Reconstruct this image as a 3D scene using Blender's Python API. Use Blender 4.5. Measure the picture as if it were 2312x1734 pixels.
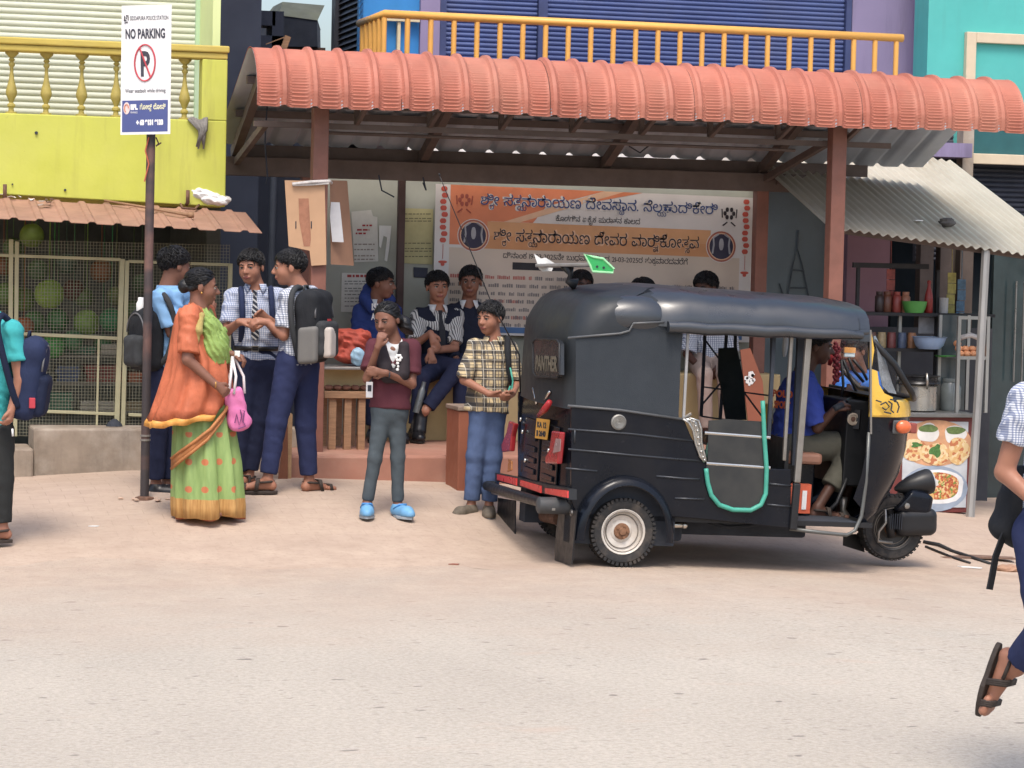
import bpy, bmesh, math, random
import numpy as np
from mathutils import Vector, Matrix, Euler
random.seed(7)
rng = np.random.default_rng(7)
for o in list(bpy.data.objects): bpy.data.objects.remove(o)
SC = bpy.context.scene
COL = SC.collection
R = math.radians

# ---------------------------------------------------------------- camera
F_PX, CAM_Z = 6000.0, 1.84            # focal length in pixels of the 2312 px wide photograph, eye height
YAW, PITCH, ROLL = R(15), math.atan((867 - 585) / 6000.0), R(1.3)
FWD = Vector((math.sin(YAW) * math.cos(PITCH), math.cos(YAW) * math.cos(PITCH), -math.sin(PITCH)))
_r0 = Vector((math.cos(YAW), -math.sin(YAW), 0)); _u0 = _r0.cross(FWD)
RIGHT = _r0 * math.cos(ROLL) + _u0 * math.sin(ROLL)
UP = _u0 * math.cos(ROLL) - _r0 * math.sin(ROLL)
EYE = Vector((0, 0, CAM_Z))
cam_data = bpy.data.cameras.new('camera'); cam = bpy.data.objects.new('camera', cam_data); COL.objects.link(cam)
cam_data.sensor_width = 36; cam_data.lens = 36 * F_PX / 2312; cam_data.clip_end = 600; cam_data.clip_start = 0.1
mw = Matrix.Identity(4)
for i in range(3):
    mw[i][0], mw[i][1], mw[i][2], mw[i][3] = RIGHT[i], UP[i], -FWD[i], EYE[i]
cam.matrix_world = mw
SC.camera = cam

# ---------------------------------------------------------------- light: bright hazy daylight
SUN_EL, SUN_AZ = R(61), R(197)        # azimuth of the sun, clockwise from +Y
world = bpy.data.worlds.new('World'); SC.world = world; world.use_nodes = True
wn = world.node_tree.nodes; wl = world.node_tree.links
sky = wn.new('ShaderNodeTexSky'); sky.sky_type = 'NISHITA'; sky.sun_disc = False
sky.sun_elevation = SUN_EL; sky.sun_rotation = SUN_AZ; sky.air_density = 1.0; sky.dust_density = 4.0; sky.ozone_density = 1.0
wl.new(sky.outputs[0], wn['Background'].inputs[0]); wn['Background'].inputs[1].default_value = 0.15
sun_d = bpy.data.lights.new('sun', 'SUN'); sun_d.energy = 1.15; sun_d.angle = R(18); sun_d.color = (1, .95, .87)
sun = bpy.data.objects.new('sun', sun_d); COL.objects.link(sun)
sd = Vector((math.sin(SUN_AZ) * math.cos(SUN_EL), math.cos(SUN_AZ) * math.cos(SUN_EL), math.sin(SUN_EL)))
sun.rotation_euler = sd.to_track_quat('Z', 'Y').to_euler(); sun.location = (0, -10, 30)
SC.view_settings.view_transform = 'Standard'; SC.view_settings.look = 'None'
SC.view_settings.exposure = 0.84; SC.view_settings.gamma = 1.0
SC.render.engine = 'CYCLES'
SC.cycles.max_bounces = 8; SC.cycles.transparent_max_bounces = 12

def ray(px, py):
    return FWD + RIGHT * ((px - 1156) / F_PX) - UP * ((py - 867) / F_PX)
def at(px, py, Y):
    "point of the plane y = Y seen at that place of the photograph"
    d = ray(px, py); return EYE + d * (Y / d.y)
def atx(px, py, X):
    d = ray(px, py); return EYE + d * (X / d.x)
def sstep(t):
    t = max(0.0, min(1.0, t)); return t * t * (3 - 2 * t)
def ground(x, y):
    z = -0.045 * max(0.0, min(x, 9.5) - 4.8) * sstep((y - 9) / 5)
    s = 0.30 - 0.05 * max(0, min(2.2 - x, 4)) - 0.03 * max(0, min(x, 9.5) - 3.3)
    y0 = 15.0 + 0.9 * sstep((x - 3.6) / 1.2)
    return z + s * sstep((y - y0) / (17.8 - y0))
def gpt(px, py):
    "point on the ground seen at that place of the photograph"
    d = ray(px, py); lo, hi = 4.0, 40.0
    for _ in range(40):
        m = (lo + hi) / 2; p = EYE + d * (m / d.y)
        if p.z > ground(p.x, p.y): lo = m
        else: hi = m
    return EYE + d * (lo / d.y)
# ---------------------------------------------------------------- objects
def tag(o, label=None, cat=None, group=None, kind=None):
    if label: o['label'] = label
    if cat: o['category'] = cat
    if group: o['group'] = group
    if kind: o['kind'] = kind
    return o
def thing(name, label, cat, loc, group=None, rot=(0, 0, 0)):
    o = bpy.data.objects.new(name, None); COL.objects.link(o)
    o.location = loc; o.rotation_euler = rot; o.empty_display_size = .1
    return tag(o, label, cat, group)
def link_mesh(name, me, mats, parent=None, label=None):
    o = bpy.data.objects.new(name, me); COL.objects.link(o)
    for m in (mats if isinstance(mats, (list, tuple)) else [mats]): me.materials.append(m)
    if parent is not None: o.parent = parent
    if label: o['label'] = label
    return o

def sl(c):
    "0-255 sRGB to linear"
    out = []
    for v in c[:3]:
        v = v / 255.0; out.append(v / 12.92 if v <= .04045 else ((v + .055) / 1.055) ** 2.4)
    g = .3 * out[0] + .59 * out[1] + .11 * out[2]; q = .14      # haze put into every colour by mixing in grey
    return (*[v + (g - v) * q for v in out], 1.0)

# ---------------------------------------------------------------- materials
_mats = {}
class NT:
    def __init__(s, name):
        s.m = bpy.data.materials.new(name); s.m.use_nodes = True
        s.t = s.m.node_tree; s.n = s.t.nodes; s.b = s.n['Principled BSDF']; s._tc = None
    def new(s, t, **kw):
        n = s.n.new(t)
        for k, v in kw.items(): setattr(n, k, v)
        return n
    def link(s, a, b): s.t.links.new(a, b)
    @property
    def tc(s):
        if s._tc is None: s._tc = s.new('ShaderNodeTexCoord').outputs['Object']
        return s._tc
    def noise(s, scale, detail=4, rough=.55, stretch=None, src=None):
        n = s.new('ShaderNodeTexNoise'); n.inputs['Scale'].default_value = scale
        n.inputs['Detail'].default_value = detail; n.inputs['Roughness'].default_value = rough
        v = src or s.tc
        if stretch:
            mp = s.new('ShaderNodeMapping'); mp.inputs['Scale'].default_value = stretch; s.link(v, mp.inputs[0]); v = mp.outputs[0]
        s.link(v, n.inputs['Vector']); return n.outputs['Fac']
    def ramp(s, fac, a, b, c0=(0, 0, 0, 1), c1=(1, 1, 1, 1)):
        r = s.new('ShaderNodeValToRGB'); r.color_ramp.elements[0].position = a; r.color_ramp.elements[1].position = b
        r.color_ramp.elements[0].color = c0; r.color_ramp.elements[1].color = c1; s.link(fac, r.inputs[0]); return r.outputs[0]
    def mix(s, fac, a, b, mode='MIX'):
        m = s.new('ShaderNodeMix', data_type='RGBA', blend_type=mode)
        for sock, v in ((m.inputs[0], fac), (m.inputs[6], a), (m.inputs[7], b)):
            if isinstance(v, bpy.types.NodeSocket): s.link(v, sock)
            elif isinstance(v, (int, float)): sock.default_value = v
            else: sock.default_value = v
        return m.outputs[2]
    def math(s, op, a, b=0.0, c=0.0):
        m = s.new('ShaderNodeMath', operation=op)
        for sock, v in zip(m.inputs, (a, b, c)):
            if isinstance(v, bpy.types.NodeSocket): s.link(v, sock)
            else: sock.default_value = v
        return m.outputs[0]
    def xyz(s, src=None):
        n = s.new('ShaderNodeSeparateXYZ'); s.link(src or s.tc, n.inputs[0]); return n.outputs
    def bump(s, h, strength=.3, dist=.01):
        b = s.new('ShaderNodeBump'); b.inputs['Strength'].default_value = strength; b.inputs['Distance'].default_value = dist
        s.link(h, b.inputs['Height']); s.link(b.outputs[0], s.b.inputs['Normal'])
    def color(s, v):
        if isinstance(v, bpy.types.NodeSocket): s.link(v, s.b.inputs['Base Color'])
        else: s.b.inputs['Base Color'].default_value = v
    def set(s, **kw):
        for k, v in kw.items(): s.b.inputs[k.replace('_', ' ')].default_value = v
def M(name, c, rough=.6, metal=0.0, var=.18, scale=6, bump=0.0, bscale=60, dirt=0.0, dirtc=(120, 100, 80), coat=0, stretch=None, spec=.4, streak=0.0, streakc=(96, 88, 76)):
    "plain surface with uneven colour, an optional bump and patches of dirt"
    key = name
    if key in _mats: return _mats[key]
    t = NT(name); base = sl(c)
    lo = tuple(v * (1 - var) for v in base[:3]) + (1,); hi = tuple(min(1, v * (1 + var * .8)) for v in base[:3]) + (1,)
    col = t.mix(t.ramp(t.noise(scale, 5, .6, stretch), .3, .7), lo, hi)
    if dirt: col = t.mix(t.math('MULTIPLY', t.ramp(t.noise(scale * .6, 6, .65), .45, .75), dirt), col, sl(dirtc))
    if streak:
        col = t.mix(t.math('MULTIPLY', t.math('MULTIPLY', t.ramp(t.noise(3.2, 5, .65, (2.2, 2.2, .22)), .5, .72), t.ramp(t.noise(.9, 3), .4, .62)), streak), col, sl(streakc))
        col = t.mix(t.math('MULTIPLY', t.ramp(t.noise(7, 6, .75), .66, .70), streak * .6), col, sl(streakc))
    t.color(col); t.set(Roughness=rough, Metallic=metal, Specular_IOR_Level=spec)
    if coat: t.set(Coat_Weight=coat, Coat_Roughness=.08)
    rr = t.ramp(t.noise(scale * 2.3, 4), .3, .75, (max(0, rough - .08),) * 3 + (1,), (min(1, rough + .12),) * 3 + (1,))
    t.link(rr, t.b.inputs['Roughness'])
    if bump: t.bump(t.noise(bscale, 3), bump, .004)
    _mats[key] = t.m; return t.m

# ---------------------------------------------------------------- mesh builder (several simple shapes, ONE mesh)
class MB:
    def __init__(s): s.v, s.f, s.mi, s.cur = [], [], [], 0
    def mat(s, i): s.cur = i; return s
    def add(s, vs, fs):
        o = len(s.v); s.v += [Vector(v) for v in vs]
        for f in fs: s.f.append([i + o for i in f]); s.mi.append(s.cur)
        return s
    def box(s, lo, hi, m=None):
        x0, y0, z0 = lo; x1, y1, z1 = hi
        vs = [Vector(p) for p in ((x0, y0, z0), (x1, y0, z0), (x1, y1, z0), (x0, y1, z0), (x0, y0, z1), (x1, y0, z1), (x1, y1, z1), (x0, y1, z1))]
        if m: vs = [m @ v for v in vs]
        return s.add(vs, [(0, 3, 2, 1), (4, 5, 6, 7), (0, 1, 5, 4), (1, 2, 6, 5), (2, 3, 7, 6), (3, 0, 4, 7)])
    def bar(s, a, b, w, h, up=(0, 0, 1)):
        "square bar from a to b"
        a, b = Vector(a), Vector(b); d = (b - a).normalized(); u = Vector(up)
        if abs(d.dot(u)) > .95: u = Vector((0, 1, 0))
        r = d.cross(u).normalized(); u = r.cross(d)
        vs = [p + r * (sx * w / 2) + u * (sz * h / 2) for p in (a, b) for sx, sz in ((-1, -1), (1, -1), (1, 1), (-1, 1))]
        return s.add(vs, [(0, 1, 2, 3), (7, 6, 5, 4), (0, 4, 5, 1), (1, 5, 6, 2), (2, 6, 7, 3), (3, 7, 4, 0)])
    def tube(s, pts, r, n=10, closed=False):
        pts = [Vector(p) for p in pts]; rs = list(r) if hasattr(r, '__len__') else [r] * len(pts)
        m = len(pts); vs, fs = [], []; ref = None
        for i, p in enumerate(pts):
            if closed: d = pts[(i + 1) % m] - pts[i - 1]
            else: d = pts[min(i + 1, m - 1)] - pts[max(i - 1, 0)]
            d = d.normalized() if d.length > 1e-9 else Vector((0, 0, 1))
            if ref is None or abs(ref.dot(d)) > .98: ref = Vector((0, 0, 1)) if abs(d.z) < .9 else Vector((1, 0, 0))
            u = (ref - d * ref.dot(d)).normalized(); ref = u; w = d.cross(u)
            for k in range(n):
                t = 2 * math.pi * k / n; vs.append(p + (u * math.cos(t) + w * math.sin(t)) * rs[i])
        for i in range(m if closed else m - 1):
            j = (i + 1) % m
            for k in range(n): fs.append((i * n + k, i * n + (k + 1) % n, j * n + (k + 1) % n, j * n + k))
        if not closed: fs += [tuple(range(n - 1, -1, -1)), tuple((m - 1) * n + k for k in range(n))]
        return s.add(vs, fs)
    def rings(s, rings, cap=True, closed=True):
        "loft through rings of equal length"
        n = len(rings[0]); vs = [p for r in rings for p in r]; fs = []
        for i in range(len(rings) - 1):
            for k in range(n if closed else n - 1):
                fs.append((i * n + k, i * n + (k + 1) % n, (i + 1) * n + (k + 1) % n, (i + 1) * n + k))
        if cap: fs += [tuple(range(n - 1, -1, -1)), tuple((len(rings) - 1) * n + k for k in range(n))]
        return s.add(vs, fs)
    def lathe(s, prof, c, n=20, axis='Z', cap=True):
        "prof: (radius, height) pairs round an axis through c"
        c = Vector(c); rr = []
        for r, h in prof:
            ring = []
            for k in range(n):
                t = 2 * math.pi * k / n; a, b = r * math.cos(t), r * math.sin(t)
                ring.append(c + Vector((a, b, h) if axis == 'Z' else ((a, -h, b) if axis == 'Y' else (h, a, b))))
            rr.append(ring)
        return s.rings(rr, cap)
    def prism(s, pts, d):
        "polygon pts pushed along the vector d"
        pts = [Vector(p) for p in pts]; d = Vector(d); n = len(pts)
        vs = pts + [p + d for p in pts]
        return s.add(vs, [tuple(range(n)), tuple(range(2 * n - 1, n - 1, -1))] + [(k, k + n, (k + 1) % n + n, (k + 1) % n) for k in range(n)])
    def ball(s, c, r, nu=12, nv=8, noise=0.0):
        c = Vector(c); r = Vector(r) if hasattr(r, '__len__') else Vector((r, r, r)); rr = []
        for j in range(1, nv):
            p = math.pi * j / nv; ring = []
            for k in range(nu):
                t = 2 * math.pi * k / nu; q = 1 + (random.uniform(-noise, noise) if noise else 0)
                ring.append(c + Vector((r.x * math.sin(p) * math.cos(t) * q, r.y * math.sin(p) * math.sin(t) * q, -r.z * math.cos(p) * q)))
            rr.append(ring)
        return s.rings(rr, True)
    def grid(s, fn, nu, nv):
        vs = [fn(i / nu, j / nv) for j in range(nv + 1) for i in range(nu + 1)]; w = nu + 1
        return s.add(vs, [(j * w + i, j * w + i + 1, (j + 1) * w + i + 1, (j + 1) * w + i) for j in range(nv) for i in range(nu)])
    def build(s, name, mats, parent=None, smooth=False, bevel=0, label=None, local=False, solid=0, auto=None, origin=None):
        "local: vertices are already in the parent's frame; otherwise they are world points"
        off = Vector((0, 0, 0))
        if parent is not None and not local: 
            inv = world_matrix(parent).inverted(); vs = [inv @ v for v in s.v]
        elif parent is None and not local:
            off = Vector(origin) if origin is not None else Vector(((min(v.x for v in s.v) + max(v.x for v in s.v)) / 2, (min(v.y for v in s.v) + max(v.y for v in s.v)) / 2, min(v.z for v in s.v)))
            vs = [v - off for v in s.v]
        else: vs = s.v
        me = bpy.data.meshes.new(name); me.from_pydata([tuple(v) for v in vs], [], s.f)
        me.polygons.foreach_set('material_index', s.mi)
        bm = bmesh.new(); bm.from_mesh(me); bmesh.ops.recalc_face_normals(bm, faces=bm.faces) if solid == 0 else None; bm.to_mesh(me); bm.free()
        if smooth: me.polygons.foreach_set('use_smooth', [True] * len(me.polygons))
        o = link_mesh(name, me, mats, parent, label); o.location = off
        if solid: md = o.modifiers.new('s', 'SOLIDIFY'); md.thickness = solid; md.offset = 0
        if bevel: md = o.modifiers.new('b', 'BEVEL'); md.width = bevel; md.segments = 2; md.limit_method = 'ANGLE'; md.angle_limit = R(40)
        if smooth and auto:
            bm = bmesh.new(); bm.from_mesh(me)
            for e in bm.edges:
                if len(e.link_faces) == 2 and e.calc_face_angle(0) > R(auto): e.smooth = False
            bm.to_mesh(me); bm.free()
        return o
def world_matrix(o):
    m = Matrix.LocRotScale(o.location, o.rotation_euler, o.scale)
    return world_matrix(o.parent) @ m if o.parent else m
def copy_thing(o, parent=None):
    c = o.copy(); COL.objects.link(c)
    if parent is not None: c.parent = parent
    for ch in list(o.children): copy_thing(ch, c)
    return c

# ---------------------------------------------------------------- lettering
_KB = {}
def text_mesh(s, size, space=1.0, extr=.0006, bold=0.0):
    cu = bpy.data.curves.new('t', 'FONT'); cu.body = s; cu.size = size; cu.extrude = extr; cu.space_character = space
    cu.offset = bold; cu.resolution_u = 3
    ob = bpy.data.objects.new('t', cu); COL.objects.link(ob)
    me = bpy.data.meshes.new_from_object(ob.evaluated_get(bpy.context.evaluated_depsgraph_get()))
    bpy.data.objects.remove(ob); bpy.data.curves.remove(cu); return me
def text_pts(s, size, **k):
    me = text_mesh(s, size, **k); v = [x.co.copy() for x in me.vertices]; f = [list(p.vertices) for p in me.polygons]
    bpy.data.meshes.remove(me); return v, f
VOW = 'ಾಿೀುೂೃೆೇೈೊೋೌಂಃ'; VIR = '್'
def kannada(s, size, **k):
    "letters set one by one, the second consonant of a cluster small and below"
    V, Fc, x = [], [], 0.0
    def put(ch, sc, dx, dy):
        v, f = text_pts(ch, size * sc, **k)
        if not v: return 0, 0
        o = len(V); bo = k.get('bold', 0) * .9; x0 = min(p.x for p in v) + bo; x1 = max(p.x for p in v) - bo
        V.extend(Vector((p.x - x0 + dx, p.y + dy, p.z)) for p in v); Fc.extend([i + o for i in q] for q in f)
        return x1 - x0, 0
    i = 0
    while i < len(s):
        c = s[i]
        if c == ' ': x += size * .32; i += 1; continue
        if ord(c) < 0xC80: 
            w, _ = put(c, .9, x, 0); x += w + size * .06; i += 1; continue
        cl = c; subs = []; i += 1; vs = ''
        while i < len(s) and (s[i] == VIR or s[i] in VOW):
            if s[i] == VIR and i + 1 < len(s) and ord(s[i + 1]) >= 0xC95: subs.append(s[i + 1]); i += 2
            else: vs += s[i]; i += 1
        w, _ = put(c + vs, 1.0, x, 0)
        for q in subs: put(q, .52, x + w * .5, -size * .30)
        x += w + size * .05
    return V, Fc, x
def letter(name, s, O, ex, ey, size, mat, parent, width=None, kan=False, label=None, height=None, bold=0.0, lift=.003, align='L', into=None):
    "writing laid on a flat face: O start point, ex / ey reading and upward directions"
    ex, ey = Vector(ex).normalized(), Vector(ey).normalized(); ez = ex.cross(ey).normalized(); ey = ez.cross(ex)
    if kan: V, Fc, w = kannada(s, size, bold=bold)
    else:
        V, Fc = text_pts(s, size, bold=bold)
        w = max((p.x for p in V), default=1)
    k = (width / w) if width else 1; kh = 1
    if height: kh = height / max(p.y for p in V)
    sh = -w * k / 2 if align == 'C' else 0
    mb = into or MB(); mb.add([Vector(O) + ex * (p.x * k + sh) + ey * (p.y * kh) + ez * (p.z + lift) for p in V], Fc)
    if into is not None: return mb
    return mb.build(name, mat, parent, label=label)

# ---------------------------------------------------------------- soft bodies: signed distances meshed with surface nets
class Soft:
    def __init__(s, h=.008, k=.02): s.p = []; s.h = h; s.k = k; s.cuts = []; s.wr = []
    def cone(s, a, ra, b, rb, k=None, sq=None, ratio=1.0, clip=(), sub=False):
        s.p.append(('c', Vector(a), ra, Vector(b), rb, s.k if k is None else k, Vector(sq).normalized() if sq is not None else None, ratio, clip, sub)); return s
    def chain(s, pts, rs, **kw):
        for i in range(len(pts) - 1): s.cone(pts[i], rs[i], pts[i + 1], rs[i + 1], **kw)
        return s
    def ell(s, c, r, ax=None, k=None, clip=(), sub=False):
        s.p.append(('e', Vector(c), Vector(r), ax or (Vector((1, 0, 0)), Vector((0, 1, 0)), Vector((0, 0, 1))), s.k if k is None else k, clip, sub)); return s
    def rbox(s, c, half, rad, ax=None, k=None, clip=(), sub=False):
        s.p.append(('b', Vector(c), Vector(half), rad, ax or (Vector((1, 0, 0)), Vector((0, 1, 0)), Vector((0, 0, 1))), s.k if k is None else k, clip, sub)); return s
    def cut(s, p, n): s.cuts.append((Vector(p), Vector(n).normalized())); return s
    def wrinkle(s, amp, freq): s.wr.append((amp, freq)); return s
    def ridge(s, amp, f, d): s.rd = (amp, f, Vector(d).normalized()); return s
    def bounds(s):
        lo = np.full(3, 1e9); hi = -lo
        for q in s.p:
            if q[-1]: continue
            l, u = s._bb(q, 0); lo = np.minimum(lo, l); hi = np.maximum(hi, u)
        return lo - 3 * s.h, hi + 3 * s.h
    def _bb(s, q, m):
        if q[0] == 'c':
            r = max(q[2], q[4]) * max(1, q[7]) + m; a = np.array(q[1]); b = np.array(q[3]); return np.minimum(a, b) - r, np.maximum(a, b) + r
        if q[0] == 'e': e = max(q[2]) + m; c = np.array(q[1]); return c - e, c + e
        e = Vector(q[2]).length + q[3] + m; c = np.array(q[1]); return c - e, c + e
    def mesh(s):
        lo, hi = s.bounds(); h = s.h; n = np.ceil((hi - lo) / h).astype(int) + 1
        D = np.full(n, .15, np.float32); ax = [lo[i] + h * np.arange(n[i]) for i in range(3)]
        for q in s.p:
            l, u = s._bb(q, .03 + 2 * h)
            i0 = np.clip(np.floor((l - lo) / h).astype(int), 0, n); i1 = np.clip(np.ceil((u - lo) / h).astype(int) + 1, 0, n)
            if (i1 <= i0).any(): continue
            X, Y, Z = np.meshgrid(ax[0][i0[0]:i1[0]], ax[1][i0[1]:i1[1]], ax[2][i0[2]:i1[2]], indexing='ij', sparse=True)
            P = (X, Y, Z)
            if q[0] == 'c':
                _, a, ra, b, rb, k, sq, ratio, clip, sub = q
                dx, dy, dz = X - a.x, Y - a.y, Z - a.z; e = b - a; sc = 1
                if sq is not None:
                    t = dx * sq.x + dy * sq.y + dz * sq.z; g = (1 / ratio - 1)
                    dx = dx + sq.x * t * g; dy = dy + sq.y * t * g; dz = dz + sq.z * t * g
                    e = e + sq * (e.dot(sq) * g); sc = min(1, ratio) * .8 + .2
                ee = max(e.length_squared, 1e-9); t = np.clip((dx * e.x + dy * e.y + dz * e.z) / ee, 0, 1)
                d = (np.sqrt((dx - e.x * t) ** 2 + (dy - e.y * t) ** 2 + (dz - e.z * t) ** 2) - (ra + (rb - ra) * t)) * sc
            elif q[0] == 'e':
                _, c, r, A, k, clip, sub = q; dx, dy, dz = X - c.x, Y - c.y, Z - c.z
                g = [(dx * A[i].x + dy * A[i].y + dz * A[i].z) / r[i] for i in range(3)]
                L = np.sqrt(g[0] ** 2 + g[1] ** 2 + g[2] ** 2); L2 = np.sqrt((g[0] / r[0]) ** 2 + (g[1] / r[1]) ** 2 + (g[2] / r[2]) ** 2)
                d = L * (L - 1) / np.maximum(L2, 1e-6)
            else:
                _, c, hf, rad, A, k, clip, sub = q; dx, dy, dz = X - c.x, Y - c.y, Z - c.z
                g = [np.abs(dx * A[i].x + dy * A[i].y + dz * A[i].z) - (hf[i] - rad) for i in range(3)]
                d = np.sqrt(sum(np.maximum(v, 0) ** 2 for v in g)) + np.minimum(np.maximum(np.maximum(g[0], g[1]), g[2]), 0) - rad
            for cp, cn in clip:
                cp, cn = Vector(cp), Vector(cn).normalized(); d = np.maximum(d, (X - cp.x) * cn.x + (Y - cp.y) * cn.y + (Z - cp.z) * cn.z)
            v = D[i0[0]:i1[0], i0[1]:i1[1], i0[2]:i1[2]]; kk = max(k, 1e-5)
            if sub:
                v[...] = np.maximum(v, -d)
            else:
                t = np.clip(.5 + .5 * (v - d) / kk, 0, 1); v[...] = v * (1 - t) + d * t - kk * t * (1 - t)
        X, Y, Z = np.meshgrid(*ax, indexing='ij', sparse=True)
        for amp, f in s.wr:
            D += (amp * np.sin(f * (X * .7 + Z * 1.3) + 2.1 * np.sin(f * .6 * (Y + Z * .4) + 1)) * np.sin(f * .5 * (Y * 1.2 - X * .8 + Z * .5) + .7)).astype(np.float32)
        if hasattr(s, 'rd'): amp, f, d = s.rd; D += (amp * np.sin(f * (X * d.x + Y * d.y + Z * d.z) + 1.5 * np.sin(f * .13 * (X - Z)))).astype(np.float32)
        for cp, cn in s.cuts: D = np.maximum(D, (X - cp.x) * cn.x + (Y - cp.y) * cn.y + (Z - cp.z) * cn.z)
        D[0], D[-1], D[:, 0], D[:, -1], D[:, :, 0], D[:, :, -1] = (.05,) * 6
        return nets(D, lo, h)
def nets(D, lo, h):
    S = D < 0; nx, ny, nz = D.shape
    c = [S[i:nx - 1 + i, j:ny - 1 + j, k:nz - 1 + k] for i in (0, 1) for j in (0, 1) for k in (0, 1)]
    cnt = sum(x.astype(np.int8) for x in c); act = (cnt > 0) & (cnt < 8)
    I = np.argwhere(act); idx = np.full(act.shape, -1, np.int64); idx[act] = np.arange(len(I))
    acc = np.zeros((len(I), 3)); num = np.zeros(len(I)); cor = [(i, j, k) for i in (0, 1) for j in (0, 1) for k in (0, 1)]
    val = {q: D[I[:, 0] + q[0], I[:, 1] + q[1], I[:, 2] + q[2]] for q in cor}
    for a in cor:
        for ax in range(3):
            if a[ax]: continue
            b = list(a); b[ax] = 1; b = tuple(b); va, vb = val[a], val[b]; m = (va < 0) != (vb < 0)
            t = np.where(m, va / np.where(m, va - vb, 1), 0)
            p = np.array(a, float)[None] + np.zeros((len(I), 3)); p[:, ax] += t
            acc[m] += p[m]; num[m] += 1
    V = lo + h * (I + acc / num[:, None]); faces = []
    for ax in range(3):
        o = [(1, 2), (2, 0), (0, 1)][ax]
        s0 = [slice(None)] * 3; s1 = [slice(None)] * 3; s0[ax] = slice(0, -1); s1[ax] = slice(1, None)
        A, B = S[tuple(s0)], S[tuple(s1)]; E = np.argwhere(A != B)
        ok = (E[:, o[0]] > 0) & (E[:, o[1]] > 0) & (E[:, o[0]] < D.shape[o[0]] - 1) & (E[:, o[1]] < D.shape[o[1]] - 1); E = E[ok]
        q = []
        for du, dv in ((1, 1), (0, 1), (0, 0), (1, 0)):
            G = E.copy(); G[:, o[0]] -= du; G[:, o[1]] -= dv; q.append(idx[G[:, 0], G[:, 1], G[:, 2]])
        Q = np.stack(q, 1); fl = ~A[E[:, 0], E[:, 1], E[:, 2]]; Q[fl] = Q[fl][:, ::-1]; faces.append(Q)
    return V, np.concatenate(faces)
def smooth_mesh(V, Fq, it=2, lam=.5):
    n = len(V)
    for _ in range(it):
        s = np.zeros_like(V); c = np.zeros(n)
        for a, b in ((0, 1), (1, 2), (2, 3), (3, 0)):
            for i, j in ((a, b), (b, a)):
                np.add.at(s, Fq[:, i], V[Fq[:, j]]); np.add.at(c, Fq[:, i], 1)
        V = V + lam * (s / np.maximum(c, 1)[:, None] - V)
    return V
def soft_obj(name, S, mats, parent, matfn=None, it=1, extra=None, label=None, world=True):
    "mesh a Soft (world coordinates) as one object under parent; extra: MB joined into the same mesh"
    V, Fq = S.mesh()
    if it: V = smooth_mesh(V, Fq, it)
    mi = np.zeros(len(Fq), int)
    if matfn is not None: mi = matfn(V[Fq].mean(1)).astype(int)
    verts = V; faces = Fq.tolist(); mi = mi.tolist()
    if extra is not None and extra.v:
        o = len(verts); verts = np.concatenate([verts, np.array([tuple(v) for v in extra.v])])
        faces += [[i + o for i in f] for f in extra.f]; mi += extra.mi
    if parent is not None:
        m = np.array(world_matrix(parent).inverted()); verts = verts @ m[:3, :3].T + m[:3, 3]; off = Vector((0, 0, 0))
    else:
        off = Vector(((verts[:, 0].min() + verts[:, 0].max()) / 2, (verts[:, 1].min() + verts[:, 1].max()) / 2, verts[:, 2].min())); verts = verts - np.array(off)
    me = bpy.data.meshes.new(name); me.from_pydata(verts.tolist(), [], faces)
    me.polygons.foreach_set('material_index', mi); me.polygons.foreach_set('use_smooth', [True] * len(faces)); me.update()
    o = link_mesh(name, me, mats, parent, label); o.location = off; return o
# ================================================================ ground
def road_mat():
    t = NT('dusty_asphalt'); X, Y, Z = t.xyz()
    base = t.mix(t.ramp(t.noise(1.1, 5, .6, (1, .45, 1)), .3, .7), sl((174, 163, 147)), sl((187, 176, 159)))
    grain = t.noise(38, 3, .75); base = t.mix(t.ramp(grain, .36, .62), t.mix(.22, base, sl((112, 104, 96))), t.mix(.16, base, sl((214, 207, 196))))
    fine = t.noise(120, 2, .7); base = t.mix(t.math('MULTIPLY', t.ramp(fine, .52, .64), .18), base, sl((122, 114, 106)))
    # open pits in the surface, in patches
    gate = t.ramp(t.noise(.8, 3, .6), .36, .6)
    pit = t.ramp(t.noise(17, 2, .5, (1, 1.15, 1)), .63, .69); base = t.mix(t.math('MULTIPLY', t.math('MULTIPLY', pit, gate), .42), base, sl((112, 104, 97)))
    pit2 = t.ramp(t.noise(8.5, 1.5, .5, (.8, 1.5, 1)), .70, .735); base = t.mix(t.math('MULTIPLY', pit2, .62), base, sl((88, 82, 78)))
    base = t.mix(t.math('MULTIPLY', t.ramp(t.noise(1.7, 3, .5, (.6, 1.2, 1)), .64, .72), .35), base, sl((190, 160, 138)))
    dustf = t.new('ShaderNodeMapRange'); t.link(t.math('ADD', Y, t.math('MULTIPLY', t.math('SUBTRACT', t.noise(.9, 5, .65), .5), 4.5)), dustf.inputs[0])
    dustf.inputs[1].default_value = 11.8; dustf.inputs[2].default_value = 15.4
    base = t.mix(t.math('MULTIPLY', dustf.outputs[0], .9), base, dust_col(t))
    t.color(base); t.set(Roughness=.92, Specular_IOR_Level=.25)
    t.bump(t.math('ADD', t.noise(60, 3, .7), grain), .6, .012); return t.m
def dust_col(t):
    c = t.mix(t.ramp(t.noise(5, 5, .65), .3, .7), sl((174, 151, 131)), sl((189, 167, 146))); c = t.mix(t.math('MULTIPLY', t.ramp(t.noise(26, 3, .7), .52, .66), .35), c, sl((150, 130, 112)))
    return t.mix(t.math('MULTIPLY', t.ramp(t.noise(1.2, 4, .6), .45, .7), .35), c, sl((152, 130, 113)))
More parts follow.
